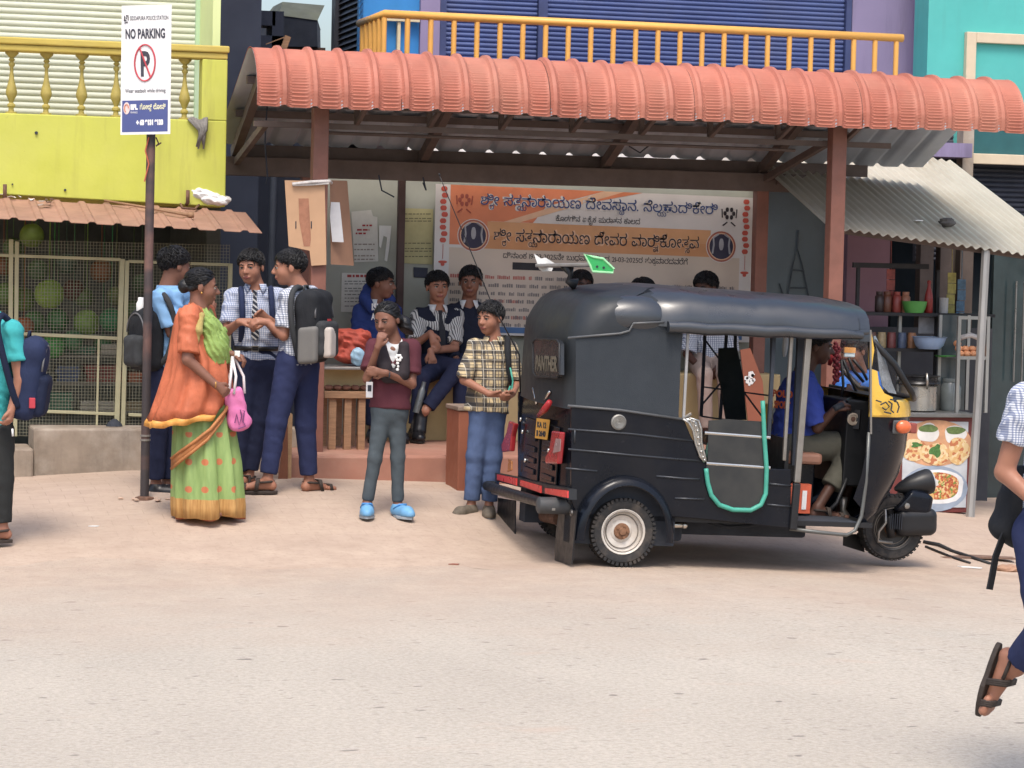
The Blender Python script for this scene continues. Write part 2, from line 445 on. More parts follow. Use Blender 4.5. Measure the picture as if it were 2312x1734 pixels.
def paver_mat():
    t = NT('dusty_pavers'); X, Y, Z = t.xyz()
    br = t.new('ShaderNodeTexBrick'); br.inputs['Scale'].default_value = 1.0; br.inputs['Mortar Size'].default_value = .004; br.inputs['Mortar Smooth'].default_value = .8
    br.inputs['Brick Width'].default_value = .22; br.inputs['Row Height'].default_value = .13; br.offset = .5
    br.inputs['Color1'].default_value = sl((182, 160, 144)); br.inputs['Color2'].default_value = sl((174, 152, 137)); br.inputs['Mortar'].default_value = sl((136, 118, 106))
    t.link(t.tc, br.inputs[0])
    edge = t.new('ShaderNodeMapRange'); t.link(Y, edge.inputs[0]); edge.inputs[1].default_value = 15.2; edge.inputs[2].default_value = 17.2; edge.inputs[3].default_value = 1.0; edge.inputs[4].default_value = .62
    f = t.math('MULTIPLY', edge.outputs[0], t.ramp(t.noise(1.3, 6, .7), .1, .42))
    col = t.mix(f, br.outputs[0], dust_col(t))
    col = t.mix(t.math('MULTIPLY', t.ramp(t.noise(2.3, 6, .7), .58, .72), .3), col, sl((146, 126, 110)))
    t.color(col); t.set(Roughness=.9, Specular_IOR_Level=.2)
    t.bump(t.noise(60, 4, .7), .4, .006); return t.m
def axis(fine0, fine1, step, outer):
    a = [fine0 - d for d in reversed(outer)] + list(np.arange(fine0, fine1 + 1e-6, step)) + [fine1 + d for d in outer]
    return a
def sheet(name, xs, ys, zf, mat):
    mb = MB(); w = len(xs)
    mb.add([(x, y, zf(x, y)) for y in ys for x in xs], [(j * w + i, j * w + i + 1, (j + 1) * w + i + 1, (j + 1) * w + i) for j in range(len(ys) - 1) for i in range(w - 1)])
    return tag(mb.build(name, mat, smooth=True, origin=(0, 0, 0)), kind='structure')
sheet('road', axis(-4, 14, .3, [2, 8, 25, 80, 250]), axis(4, 24, .3, [2, 8, 25, 80, 250]), ground, road_mat())
def pav(name):
    mb = MB(); xs = np.arange(-4, 16.01, .2); rows = 28; pts = []
    for j in range(rows + 1):
        for x in xs:
            e = 15.35 + .18 * math.sin(x * 1.3) + .1 * math.sin(x * 3.7 + 1) + .05 * math.sin(x * 9)
            y = e + (23 - e) * (j / rows) ** 1.2; pts.append((x, y, ground(x, y) + (.0005 if j == 0 else .004)))
    w = len(xs); mb.add(pts, [(j * w + i, j * w + i + 1, (j + 1) * w + i + 1, (j + 1) * w + i) for j in range(rows) for i in range(w - 1)])
    return tag(mb.build(name, paver_mat(), smooth=True, origin=(0, 0, 0)), kind='structure')
pav('pavement')

# ================================================================ helpers for house fronts
def pq(mb, px, Y, d, n=None):
    "polygon of photograph points on the plane y=Y, d metres thick (away from the street)"
    return mb.prism([at(x, y, Y) for x, y in px], (0, d, 0))
def slab(mb, x0, y0, x1, y1, Y, d):
    "upright box whose front face (plane y=Y) covers the photograph rectangle"
    a = at((x0 + x1) / 2, y0, Y); b = at((x0 + x1) / 2, y1, Y); l = at(x0, (y0 + y1) / 2, Y).x; r = at(x1, (y0 + y1) / 2, Y).x
    return mb.box((l, Y, b.z), (r, Y + d, a.z))
def shutter(mb, lo, hi, pitch=.075, depth=.02, n=6):
    "roller shutter: slats with rounded faces between the corners lo and hi on a plane y = lo.y"
    x0, y, z0 = lo; x1, _, z1 = hi; k = max(1, int((z1 - z0) / pitch)); st = (z1 - z0) / k; prof = []
    for i in range(k):
        for j in range(n):
            t = j / n; prof.append((y - depth * math.sin(math.pi * t) ** .7, z0 + st * (i + t)))
    prof.append((y, z1))
    vs = [(x, py, pz) for x in (x0, x1) for py, pz in prof]; m = len(prof)
    mb.add(vs, [(i, i + 1, m + i + 1, m + i) for i in range(m - 1)])
    mb.box((x0, y + .03, z0), (x1, y + .05, z1)); return mb
def corrugated(mb, P, ux, ud, w, l, pitch, amp, fl=None, seg=8, rows=10, thick=.004, sag=0):
    "sheet of metal: P corner, ux along the width, ud down the slope; fl(t) the profile in -1..1"
    ux, ud = Vector(ux).normalized(), Vector(ud).normalized(); nrm = ux.cross(ud).normalized()
    if nrm.z < 0: nrm = -nrm
    fl = fl or (lambda t: math.sin(2 * math.pi * t)); n = int(w / pitch * seg)
    def pt(u, v, o): 
        return P + ux * (u * w) + ud * (v * l) + nrm * (amp * fl(u * w / pitch) + o - sag * math.sin(math.pi * v) * .5)
    mb.grid(lambda u, v: pt(u, v, 0), n, rows); mb.grid(lambda u, v: pt(u, v, -thick), n, rows)
    for v in (0, 1): mb.add([pt(i / n, v, o) for o in (0, -thick) for i in range(n + 1)], [(i, i + 1, n + 2 + i, n + 1 + i) for i in range(n)])
    return mb

# ================================================================ the yellow building (left)
mYEL = M('lime_yellow_paint', (190, 194, 44), .75, var=.10, scale=1.6, bump=.3, bscale=25, dirt=.3, dirtc=(210, 206, 116), streak=.6, streakc=(138, 130, 62))
mMUST = M('mustard_paint', (190, 166, 52), .75, var=.16, scale=3, bump=.2, bscale=25, dirt=.3, dirtc=(200, 186, 110), stretch=(1, 1, 6))
mSHUT = M('pale_shutter', (196, 200, 180), .55, var=.08, scale=2, dirt=.2, dirtc=(150, 148, 128), spec=.5)
mPALE = M('pale_green_paint', (206, 220, 150), .75, var=.06, scale=2)
mMINT = M('mint_paint', (176, 206, 168), .75, var=.06)
mDARK = M('dark_recess', (52, 57, 66), .9, var=.2)  # lifted towards blue, so the haze sits in the base colour
mNAVY = M('dark_navy_wall', (44, 51, 68), .85, var=.2, scale=2, dirt=.2, dirtc=(48, 52, 60))  # navy lightened, haze painted into it
YB = 19.0
yb = thing('yellow_building', 'lime yellow two storey building with baluster balcony and pale roller shutter', 'building', at(200, 1060, YB))
yl0 = -3.5; yr = at(512, 270, YB).x
ztop = at(200, 91, YB).z; zo1 = at(200, 122, YB).z; zo0 = at(200, 262, YB).z; zbot = at(300, 462, YB).z
xo = at(456, 200, YB).x
w = MB(); w.prism([(yl0, YB, zbot + .03 * (yr - yl0)), (yr, YB, zbot), (yr, YB, zo0), (yl0, YB, zo0)], (0, .16, 0)); w.box((xo, YB, zo0), (yr, YB + .16, zo1)); 
w.build('wall', mYEL, yb, bevel=.008)
w = MB(); w.box((yl0, YB - .004, zo1 + .0005), (yr, YB + .165, ztop - .05)); w.box((yl0, YB - .02, ztop - .0495), (yr + .01, YB + .19, ztop)); w.build('parapet_rail', mMUST, yb, bevel=.01)
def baluster(x, Y, z0, z1, name, mat, parent, r=.032):
    h = z1 - z0; pr = [(1.0, 0), (1.0, .03), (.5, .04), (.45, .10), (.7, .12), (.7, .15), (.36, .18), (.6, .24), (.98, .31), (1.0, .36), (.82, .43), (.5, .54), (.32, .66), (.3, .75), (.55, .78), (.55, .81), (.3, .84), (.6, .87), (.36, .90), (1.15, .97), (1.2, 1.0)]
    mb = MB(); mb.lathe([(r * a, z0 + h * b) for a, b in pr], (x, Y, 0), 14); return mb.build(name, mat, parent, smooth=True, auto=40)
for px in (-56, 26, 104.5, 184.5, 262.5, 340, 417):
    baluster(at(px, 190, YB + .08).x, YB + .08, zo0 + .0005, zo1 - .0005, 'baluster', M('olive_baluster', (168, 150, 58), .6, var=.15, scale=12), yb, .040)
w = MB(); shutter(w, (yl0, YB + 1.0, zo0 - .6), (at(443, 150, YB + 1.0).x, YB + 1.0, zo0 + 2.3), .046, .012, 5); w.build('shutter', mSHUT, yb)
w = MB(); slab(w, 443, -250, 462, 270, YB + .95, .3); w.build('shutter_guide', mMINT, yb)
w = MB(); p0 = at(472, 150, YB + .45); w.box((p0.x, YB + .3, zo1 + .05), (yr - .012, YB + 1.3, zo1 + 2.4)); w.build('pillar', mPALE, yb)
w = MB(); w.box((yl0, YB + .161, zo0 - .62), (yr - .01, YB + 1.2, zo0 - .5)); w.build('balcony_floor', mMUST, yb)
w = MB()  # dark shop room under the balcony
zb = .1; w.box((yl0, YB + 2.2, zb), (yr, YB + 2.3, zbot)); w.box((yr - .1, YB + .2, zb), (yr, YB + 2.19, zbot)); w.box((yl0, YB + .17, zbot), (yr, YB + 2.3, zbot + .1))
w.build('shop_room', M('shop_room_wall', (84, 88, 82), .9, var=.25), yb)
for px, py, r in ((82, 300, .012), (147, 429, .009), (28, 416, .006)): w = MB(); w.lathe([(r, 0), (r * .9, .01)], at(px, py, YB - .004), 10, 'Y'); w.build('drain_hole', mDARK, yb)
for px, py in ((11, 432), (424, 445)):
    a = at(px, py, YB - .05); w = MB(); w.tube([a + Vector((0, .05, -.05)), a + Vector((0, 0, -.04)), a + Vector((0, 0, .05))], .014); w.build('pipe_stub', M('rusty_iron', (110, 78, 60), .8, var=.4, scale=30), yb, smooth=True)
w = MB(); a = at(441, 268, YB - .015)
for k in range(9):
    t = k / 8; w.tube([a + Vector((-.05 + .13 * t, 0, .01 * math.sin(k))), a + Vector((.03 + .04 * t, -.02 - .01 * (k % 3), -.08)), a + Vector((.03 + .03 * math.sin(k * 2), -.02, -.17 - .015 * (k % 4)))], [.012, .014, .006], 6)
tag(w.build('rag', M('grey_rag', (120, 116, 112), .9, var=.3, scale=30), smooth=True), 'grey rag hanging from the corner of the yellow balcony', 'rag')

# lean-to roof of the ball shop
mTERR = M('terracotta_sheet', (158, 116, 94), .75, var=.2, scale=5, bump=.15, dirt=.35, dirtc=(150, 120, 100))
def tile_prof(t):
    t = t % 1.0
    if t < .1: return -.2 + 1.2 * sstep(t / .1)
    if t < .28: return 1.0
    if t < .38: return 1.0 - 1.2 * sstep((t - .28) / .1)
    return -.2
Pr = at(540, 478, 18.98); Pl = Pr.copy(); Pl.x = -3.2; Pl.z += .03 * (Pr.x + 3.2); uxa = Vector((1, 0, -.03))
Pf = at(566, 524, 18.25); slope = Vector((0, Pf.y - Pr.y, Pf.z - Pr.z))
aw = MB(); corrugated(aw, Pl, uxa, slope, Pr.x - Pl.x + .05, slope.length, .175, .012, tile_prof, 20, 4)
tag(aw.build('shop_awning', mTERR, smooth=False), 'terracotta ribbed metal awning under the yellow balcony wall, littered with scraps', 'awning')
awn = uxa.cross(slope).normalized(); awn = awn if awn.z > 0 else -awn
def on_awn(px, py, lift=.03):
    d = ray(px, py); k = (Pr - EYE).dot(awn) / d.dot(awn); return EYE + d * k + awn * lift
mWHITE = M('white_plastic', (225, 225, 222), .45, var=.06)
mWOOD = M('weathered_wood', (150, 112, 78), .75, var=.25, scale=9, stretch=(1, 1, 8), bump=.2)
# torn white sack
w = Soft(.008, .02); a = on_awn(455, 466) + Vector((0, -.05, .01))
w.ell(a + Vector((-.02, 0, .05)), (.085, .07, .06)); w.ell(a + Vector((.05, -.03, .02)), (.07, .07, .05)); w.ell(a + Vector((.11, -.05, .0)), (.07, .06, .03)); w.ell(a + Vector((.15, .0, .01)), (.05, .05, .03)); w.wrinkle(.010, 90).wrinkle(.006, 170)
tag(soft_obj('plastic_sack', w, mWHITE, None), 'crumpled white plastic sack lying on the terracotta awning', 'sack')
w = MB(); w.tube([on_awn(235, 462), on_awn(330, 478), on_awn(424, 495)], [.008, .009, .011], 8); w.lathe([(.02, 0), (.02, .04)], on_awn(424, 495), 8, 'X')
tag(w.build('stick', mWOOD, smooth=True), 'thin wooden stick lying slantwise across the terracotta awning', 'stick')
w = MB(); w.tube([on_awn(405, 466), on_awn(412, 476, .02), on_awn(440, 478, .02), on_awn(450, 470)], .008, 8)
tag(w.build('bent_rod', M('rusty_iron', (110, 78, 60)), smooth=True), 'bent rusty rod beside the white sack on the awning', 'rod')
for i, (px, py, n, lab) in enumerate(((65, 450, 7, 'scatter of white paper scraps near the middle of the terracotta awning'), (20, 443, 4, 'white rag lying at the left end of the terracotta awning'), (112, 462, 9, 'grey crumpled leaf litter on the terracotta awning'))):
    w = MB()
    for k in range(n):
        c = on_awn(px + random.uniform(-22, 22), py + random.uniform(-6, 8), .012); r = random.uniform(.012, .035); q = [c + Vector((r * math.cos(t + k), r * .8 * math.sin(t + k), random.uniform(0, .02))) for t in (0, 1.3, 2.5, 3.9, 5.1)]
        w.prism(q, awn * .002)
    tag(w.build('litter', M('paper_scrap%d' % i, ((215, 210, 205), (225, 222, 218), (150, 130, 116))[i], .8), ), lab, 'litter')

# shop front: low concrete wall, screen, hanging balls, stock
mCONC = M('old_concrete', (146, 131, 114), .9, var=.28, scale=4, bump=.4, bscale=40, dirt=.6, dirtc=(196, 186, 172), streak=.6, streakc=(112, 98, 84))
w = MB()
a = at(76, 968, 18.5); b = at(690, 985, 18.75)
w.prism([(a.x, 18.5, -.1), (b.x, 18.72, -.1), (b.x, 18.95, -.1), (a.x, 18.95, -.1)], (0, 0, a.z + .1))
w.prism([(-3, 18.46, -.1), (a.x - .001, 18.46, -.1), (a.x - .001, 18.95, -.1), (-3, 18.95, -.1)], (0, 0, at(55, 1012, 18.5).z + .1))
tag(w.build('low_wall', mCONC, bevel=.015), 'stained low concrete wall in front of the ball shop', 'wall')
mFRM = M('cream_yellow_bar', (178, 172, 132), .6, var=.12, dirt=.2, dirtc=(150, 120, 80))
mMESH = M('wire_mesh', (136, 134, 112), .6, var=.2)
YS = 18.9
scr = thing('mesh_screen', 'cream framed wire mesh screen across the front of the ball shop', 'screen', at(200, 985, YS))
def sbar(pts, r, nm='frame_bar'):
    m = MB()
    P = [at(x, y, YS) for x, y in pts]; m.bar(P[0], P[1], r, r, (0, 1, 0)); m.build(nm, mFRM, scr, bevel=.003)
for pts, r in ((((25, 540), (22, 985)), .03), (((38, 545), (34, 985)), .028), (((276, 585), (263, 965)), .035), (((287, 588), (277, 965)), .03), (((-60, 574), (272, 586)), .022), (((-60, 748), (268, 764)), .024), (((-60, 922), (264, 935)), .022), (((290, 590), (520, 598)), .022), (((290, 764), (420, 768)), .022), (((290, 936), (480, 945)), .022), (((520, 595), (512, 985)), .03), (((223, 760), (218, 980)), .016)): sbar(pts, r)
w = MB(); wl0, wr0 = at(-40, 760, YS).x, at(516, 760, YS).x; z0 = at(200, 985, YS).z; z1 = at(200, 545, YS).z
x = wl0
while x < wr0: w.bar((x, YS + .02, z0), (x, YS + .02, z1), .0032, .0032, (0, 1, 0)); x += .0225
z = z0
while z < z1: w.bar((wl0, YS + .026, z), (wr0, YS + .026, z), .0032, .0032); z += .0225
w.build('wire_grid', mMESH, scr)
w = MB(); a = at(258, 962, 18.8); w.lathe([(.06, 0), (.05, .02), (.015, .05)], a, 12); w.build('foot', mDARK, scr)
BALLS = [(72, 532, 28, (120, 150, 40), 'lime green'), (14, 664, 27, (90, 130, 40), 'olive green'), (53, 676, 29, (110, 150, 50), 'grass green'), (111, 664, 34, (150, 190, 40), 'bright lime'), (195, 729, 31, (140, 185, 60), 'yellow green'), (130, 724, 27, (70, 150, 70), 'emerald green'), (251, 722, 27, (40, 150, 80), 'sea green'), (229, 612, 27, (150, 90, 40), 'dull orange'), (166, 655, 26, (110, 60, 45), 'brick red'), (120, 782, 28, (60, 170, 60), 'leaf green'), (54, 738, 24, (190, 100, 50), 'orange'), (8, 600, 22, (150, 90, 50), 'brown orange'), (150, 596, 24, (60, 90, 70), 'dark green'), (30, 560, 24, (84, 120, 60), 'moss'), (190, 672, 24, (96, 130, 60), 'pea green'), (85, 610, 24, (70, 104, 56), 'fern'), (262, 668, 22, (110, 120, 56), 'khaki'), (78, 726, 26, (84, 150, 70), 'apple green'), (165, 768, 24, (70, 140, 84), 'jade'), (232, 778, 22, (60, 130, 70), 'bottle green'), (300, 700, 24, (90, 120, 60), 'sage'), (320, 640, 22, (70, 100, 60), 'dark sage')]
for i, (px, py, r, c, nm) in enumerate(BALLS):
    Y = 19.25 + (i % 3) * .16; c0 = at(px, py, Y); rr = r / 318
    m = MB(); m.ball(c0, rr, 18, 12); m.tube([c0 + Vector((0, 0, rr * .95)), Vector((c0.x, Y, zbot))], .004, 5)
    t = M('ball_' + nm.replace(' ', '_'), tuple(int(v * .82) for v in c), .5, var=.12, scale=20)
    place = 'hanging highest behind the screen' if py < 560 else 'in the hanging bunch behind the mesh screen'
    tag(m.build('hanging_ball', t, smooth=True), '%s net ball %s' % (nm, place), 'ball', 'balls hanging in the shop')
# shelves with goods behind the screen
w = MB(); x0, x1 = at(-30, 900, 19.4).x, at(500, 900, 19.4).x
zs = [at(150, y, 19.4).z for y in (925, 862, 800)]
for z in zs: w.box((x0, 19.3, z - .02), (x1, 19.75, z))
for x in (x0, at(150, 900, 19.4).x, at(300, 900, 19.4).x, x1 - .03): w.box((x, 19.76, .1), (x + .03, 19.79, zs[2] + .2))
tag(w.build('goods_shelf', M('grey_shelf', (110, 104, 92), .7)), 'three level shelf of packed goods behind the mesh screen', 'shelf')
gc = [((170, 90, 50), 'orange'), ((70, 84, 110), 'blue grey'), ((150, 130, 90), 'tan'), ((60, 110, 80), 'green'), ((130, 60, 50), 'red'), ((60, 60, 66), 'black'), ((170, 160, 140), 'cream')]
for j, z in enumerate(zs):
    x = x0 + .05; k = 0
    while x < x1 - .5:
        wd = random.uniform(.16, .32); nl = random.randint(2, 4); c, cn = gc[(k * 3 + j * 2) % 7]; m = MB(); zz = z + .0005
        for q in range(nl):
            t = random.uniform(.022, .04); m.box((x + random.uniform(0, .02), 19.33 + random.uniform(0, .03), zz), (x + wd - random.uniform(0, .02), 19.62, zz + t)); zz += t + .001
        lv = ('lowest', 'middle', 'top')[j]
        tag(m.build('packet_stack', M('goods_' + cn.replace(' ', '_'), c, .6, var=.2, scale=14), bevel=.006), 'stack of %s packets, number %d from the left on the %s shop shelf' % (cn, k + 1, lv), 'packets', 'goods packed on the shop shelf')
        x += wd + .03; k += 1

# ================================================================ the gap: dark wall, roof tank
gp = thing('dark_house', 'narrow dark navy house front in the gap beside the yellow building', 'building', at(600, 600, 21.5))
w = MB(); x0 = at(440, 300, 21.5).x; x1 = at(590, 50, 21.5).x; w.box((x0, 21.5, 0), (x1, 23.5, 6.5))
xg = at(900, 300, 23.5).x; w.box((x1 + .001, 23.0, 0), (xg, 23.4, at(680, 118, 23.0).z)); w.build('wall', mNAVY, gp)
w = MB(); w.box((x1 + .002, 22.6, at(620, 58, 22.6).z), (at(622, 40, 22.6).x, 22.9, at(600, 24, 22.6).z)); w.box((at(614, 90, 22.6).x, 22.6, at(600, 110, 22.6).z), (at(640, 90, 22.6).x, 22.9, at(600, 24, 22.6).z)); w.box((x1 + .002, 22.6, at(620, 112, 22.6).z), (at(640, 40, 22.6).x, 22.9, at(600, 80, 22.6).z)); w.build('parapet', mNAVY, gp)
w = MB(); a = at(611, 640, 21.45); b = at(618, 400, 21.45); w.tube([a - Vector((0, 0, .9)), a, b, b + Vector((0, 0, .4))], .03); w.build('drain_pipe', M('slate_pipe', (52, 58, 70), .6), gp, smooth=True)
w = MB(); w.bar(at(640, 110, 22.2), at(650, 82, 22.2), .035, .05); w.bar(at(600, 100, 22.2), at(642, 84, 22.2), .008, .008); w.build('roof_brace', mWOOD, gp)
tk = thing('water_tank', 'big dark roof tank with chamfered lid against the white sky', 'water tank', at(690, 100, 24))
def ring6(pts, Y): return [at(x, y, Y) for x, y in pts]
w = MB(); fr = ring6([(632, 105), (630, 34), (716, 46), (717, 105)], 23.6); bk = [p + Vector((.0, 1.0, 0)) for p in fr]; bk[2].x += .22; bk[3].x += .22; w.add(fr + bk, [(0, 1, 2, 3), (7, 6, 5, 4), (0, 4, 5, 1), (1, 5, 6, 2), (2, 6, 7, 3), (3, 7, 4, 0)])
w.build('tank_body', M('navy_tank', (34, 42, 58), .7, var=.2), tk)
w = MB(); lo = ring6([(629, 34), (717, 46)], 23.59); hi = ring6([(638, 4), (733, 12)], 23.9)
w.add([lo[0], lo[1], lo[1] + Vector((.22, 1.0, 0)), lo[0] + Vector((0, 1.0, 0)), hi[0], hi[1], hi[1] + Vector((0, .5, 0)), hi[0] + Vector((0, .5, 0))], [(0, 1, 5, 4), (1, 2, 6, 5), (2, 3, 7, 6), (3, 0, 4, 7), (4, 5, 6, 7), (3, 2, 1, 0)])
w.build('tank_lid', M('mossy_lid', (92, 96, 84), .8, var=.2, dirt=.4, dirtc=(110, 116, 84)), tk)
w = MB(); w.box((at(640, 100, 23.7).x, 23.7, at(640, 160, 23.7).z), (at(735, 100, 23.7).x, 24.5, at(690, 106, 23.7).z)); w.build('tank_stand', M('brown_stand', (92, 70, 58), .8), tk)

# ================================================================ the shop house with blue shutters
YC = 22.0
mPUR = M('lavender_paint', (134, 122, 158), .75, var=.07, scale=1.5, dirt=.25, dirtc=(116, 104, 136), streak=.6, streakc=(92, 84, 108))
mBLUE = M('bright_blue_paint', (20, 128, 200), .6, var=.08)
mBSH = M('navy_blue_shutter', (58, 78, 132), .5, var=.12, scale=2, dirt=.3, dirtc=(90, 92, 110), spec=.5)
mYRAIL = M('golden_yellow_paint', (226, 164, 52), .45, var=.06, scale=8, dirt=.15, dirtc=(200, 150, 80))
bc = thing('shop_house', 'lavender shop house with navy roller shutters above the bus shelter', 'building', at(1400, 165, YC))
xl = at(812, 50, YC).x; xr = at(2088, 150, YC).x; z2 = at(1400, 165, YC).z - .55; zt = 6.8
w = MB()
w.box((xl, YC + .03, z2), (at(948, 60, YC).x, YC + .1, zt)); w.build('blue_wall', mBLUE, bc)
w = MB()
a, b = at(948, 60, YC).x, at(992, 60, YC).x; w.box((a + .001, YC - .02, z2), (b, YC + .25, zt))
w.build('pillar', mPUR, bc)
w = MB(); a, b = at(1922, 60, YC).x, at(2060, 60, YC).x; w.box((a, YC - .02, z2), (b, YC + .25, zt)); w.build('pillar', mPUR, bc)
w = MB(); w.box((b + .001, YC - .1, 2.6), (xr, YC + .25, zt)); w.build('pillar', mPUR, bc)
w = MB(); shutter(w, (at(1008, 60, YC).x, YC + .04, z2), (at(1214, 60, YC).x, YC + .04, zt), .040, .014, 5); w.build('shutter', mBSH, bc)
w = MB(); shutter(w, (at(1236, 60, YC).x, YC + .04, z2), (at(1908, 60, YC).x, YC + .04, zt), .040, .014, 5); w.build('shutter', mBSH, bc)
for a, b in ((993, 1007), (1215, 1235), (1909, 1921)): w = MB(); w.box((at(a, 60, YC).x, YC - .015, z2), (at(b, 60, YC).x, YC + .06, zt)); w.build('shutter_guide', M('navy_guide', (56, 68, 112), .5), bc)
w = MB()  # side wall of louvres, seen at an angle
yb2 = xl / at(757, 50, 1).x; z = z2 - .4
while z < zt: w.add([(xl - .001, YC, z), (xl - .001, yb2, z), (xl + .03, yb2, z + .046), (xl + .03, YC, z + .046)], [(0, 1, 2, 3)]); z += .052
w.box((xl + .06, YC + .101, z2 - .4), (xl + .1, yb2, zt)); w.box((xl - .03, yb2 - .14, z2 - .4), (xl + .11, yb2 + .02, zt)); w.build('louvred_side', M('charcoal_louvre', (52, 54, 64), .5, var=.15), bc)
w = MB(); w.box((xl + .101, YC + .3, 0), (xr, YC + .5, z2 - .121)); w.build('ground_floor_wall', M('navy_ground_floor', (40, 48, 66), .8, var=.25, scale=2), bc)
w = MB(); w.box((xl + .1, YC + .28, 2.35), (xr, YC + .299, z2 - .122)); w.build('gap_backing_band', M('gap_backing_lavender', (190, 184, 196), .8), bc)  # pale band added so the gaps under the roof edge look bright
w = MB(); w.box((xl + .1, 20.5, 2.5), (xr - .6, 20.52, 2.86)); w.build('gap_backing_strip', M('gap_backing_white', (224, 222, 216), .6), bc)  # white strip added to catch sun and shine through the rib gaps
w = MB(); w.box((xl - .2, YC - 1.05, z2 - .12), (xr, YC + .3, z2)); w.build('balcony_slab', mPUR, bc)
# blue door with yellow frame
w = MB(); d0 = at(872, 60, YC); fz = at(900, 42, YC).z
w.bar((d0.x - .05, YC - .02, fz), (at(948, 40, YC).x - .01, YC - .02, fz), .05, .05); w.box((at(896, 60, YC).x, YC - .03, z2), (at(903, 60, YC).x, YC + .02, fz - .03)); w.build('door_frame', M('cream_frame', (206, 190, 150), .6), bc)
# railing
rl = thing('balcony_railing', 'golden yellow turned baluster railing along the balcony above the shelter', 'railing', at(1400, 150, 21.0))
YR = 21.0; cA = at(868, 20, YR); cB = at(2038, 97, YR); zr = (cA.z + cB.z) / 2; zb = z2 + .02
w = MB(); w.tube([(cA.x, YC - .03, zr), (cA.x, YR, zr), (cB.x, YR, zr)], .034, 12); w.build('hand_rail', mYRAIL, rl, smooth=True)
def rbal(x, y):
    h = zr - .03 - zb; pr = [(1, 0), (1, .22), (1.35, .235), (1.35, .26), (.8, .275), (1.2, .31), (1.3, .36), (.85, .44), (.8, .5), (1.35, .515), (1.35, .545), (.9, .56), (1.0, .6), (1.05, 1)]
    m = MB(); m.lathe([(.022 * a, zb + h * b) for a, b in pr], (x, y, 0), 10); m.build('baluster', mYRAIL, rl, smooth=True, auto=40)
nb = 24; sp = (at(2023, 120, YR).x - cA.x) / (nb - 1)
for i in range(nb): rbal(cA.x + sp * i, YR)
for i in range(1, 6): rbal(cA.x, YR + .17 * i)

# ================================================================ turquoise house (right)
YD = 21.4
mTUR = M('turquoise_paint', (60, 178, 172), .75, var=.10, scale=1.4, dirt=.35, dirtc=(96, 196, 190), streak=.6, streakc=(70, 130, 128))
mCRM = M('cream_trim', (206, 188, 158), .7, var=.08)
mTEAL = M('dark_teal', (30, 92, 96), .6, var=.12)
td = thing('turquoise_house', 'turquoise house with a cream framed dark teal panel at the right', 'building', at(2240, 520, YD))
x0 = at(2093, 150, YD).x; z1 = at(2240, 380, YD).z
w = MB(); w.box((x0, YD, z1 + .1), (x0 + 4, YD + .3, 7)); w.build('wall', mTUR, td)
fx0, fx1 = at(2172, 250, YD).x, at(2194, 250, YD).x; fz1 = at(2250, 76, YD).z; fz0 = at(2250, 372, YD).z
w = MB(); w.box((fx0, YD - .06, fz0), (fx1, YD, fz1)); w.box((fx1, YD - .06, fz1 - .09), (fx0 + 3, YD, fz1)); w.box((fx1, YD - .06, fz0), (fx0 + 3, YD, fz0 + .09)); w.build('frame', mCRM, td, bevel=.006)
w = MB(); zp = at(2250, 285, YD).z; w.box((fx1, YD - .012, zp), (fx0 + 3, YD - .002, fz1 - .09)); w.build('upper_panel', mTUR, td)
w = MB(); w.box((fx1, YD - .012, fz0 + .09), (fx0 + 3, YD - .002, zp - .001)); w.build('lower_panel', mTEAL, td)
w = MB(); a = at(2157, 400, YD); w.box((a.x - .05, YD - .25, 0), (a.x + .05, YD - .12, at(2157, 285, YD).z)); w.build('concrete_post', mCONC, td)
w = MB(); shutter(w, (at(2164, 440, YD).x, YD + .2, at(2240, 545, YD).z), (x0 + 4, YD + .2, z1 + .1), .042, .014, 5); w.build('shutter', M('charcoal_shutter', (60, 62, 74), .5), td)
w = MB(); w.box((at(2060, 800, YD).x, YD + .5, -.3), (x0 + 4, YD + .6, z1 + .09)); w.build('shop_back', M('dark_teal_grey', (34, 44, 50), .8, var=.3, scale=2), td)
w = MB(); shutter(w, (at(2062, 340, YD).x, YD - .1, 1.9), (at(2140, 340, YD).x, YD - .1, at(2100, 292, YD).z), .042, .014, 5); w.build('shutter', M('charcoal_shutter', (60, 62, 74), .5), td)
w = MB()
for px in (2290, 2308): a = at(px, 800, 20.6); w.tube([(a.x, 20.6, .9), (a.x, 20.6, 1.75)], .008)
w.build('door_handle', M('steel_bar', (150, 150, 148), .3, metal=.8), td)
w = MB(); w.box((at(2235, 900, 20.7).x, 20.7, -.2), (x0 + 3, 20.75, 2.2)); w.build('glass_door', M('dull_glass_door', (44, 60, 64), .12, var=.3, scale=3, spec=.6), td)
# ================================================================ bus shelter
mRED = M('oxide_red_steel', (134, 84, 68), .55, var=.18, scale=6, dirt=.3, dirtc=(90, 66, 60), spec=.4)
mBRN = M('brown_frame_steel', (98, 82, 75), .6, var=.2, scale=6)
mSAL = M('salmon_roof_sheet', (178, 102, 80), .55, var=.18, scale=2.2, dirt=.4, dirtc=(190, 138, 112), spec=.3, streak=.35, streakc=(136, 82, 66))
mUND = M('grey_sheet_underside', (166, 172, 182), .5, var=.2, scale=3, stretch=(1, .3, 1), dirt=.3, dirtc=(136, 116, 108))
mFLOOR = M('red_oxide_floor', (164, 112, 92), .75, var=.15, scale=3, dirt=.5, dirtc=(176, 146, 124), bump=.15)
mCREAM = M('cream_plaster', (190, 166, 112), .8, var=.12, scale=3, dirt=.4, dirtc=(150, 120, 90), bump=.15)
XL, XR = at(580, 225, 18).x, at(2318, 290, 18).x
bs = thing('bus_shelter', 'bus shelter with curved salmon red tiled roof on brown steel posts', 'bus shelter', (XL + 2.8, 18.9, .25))
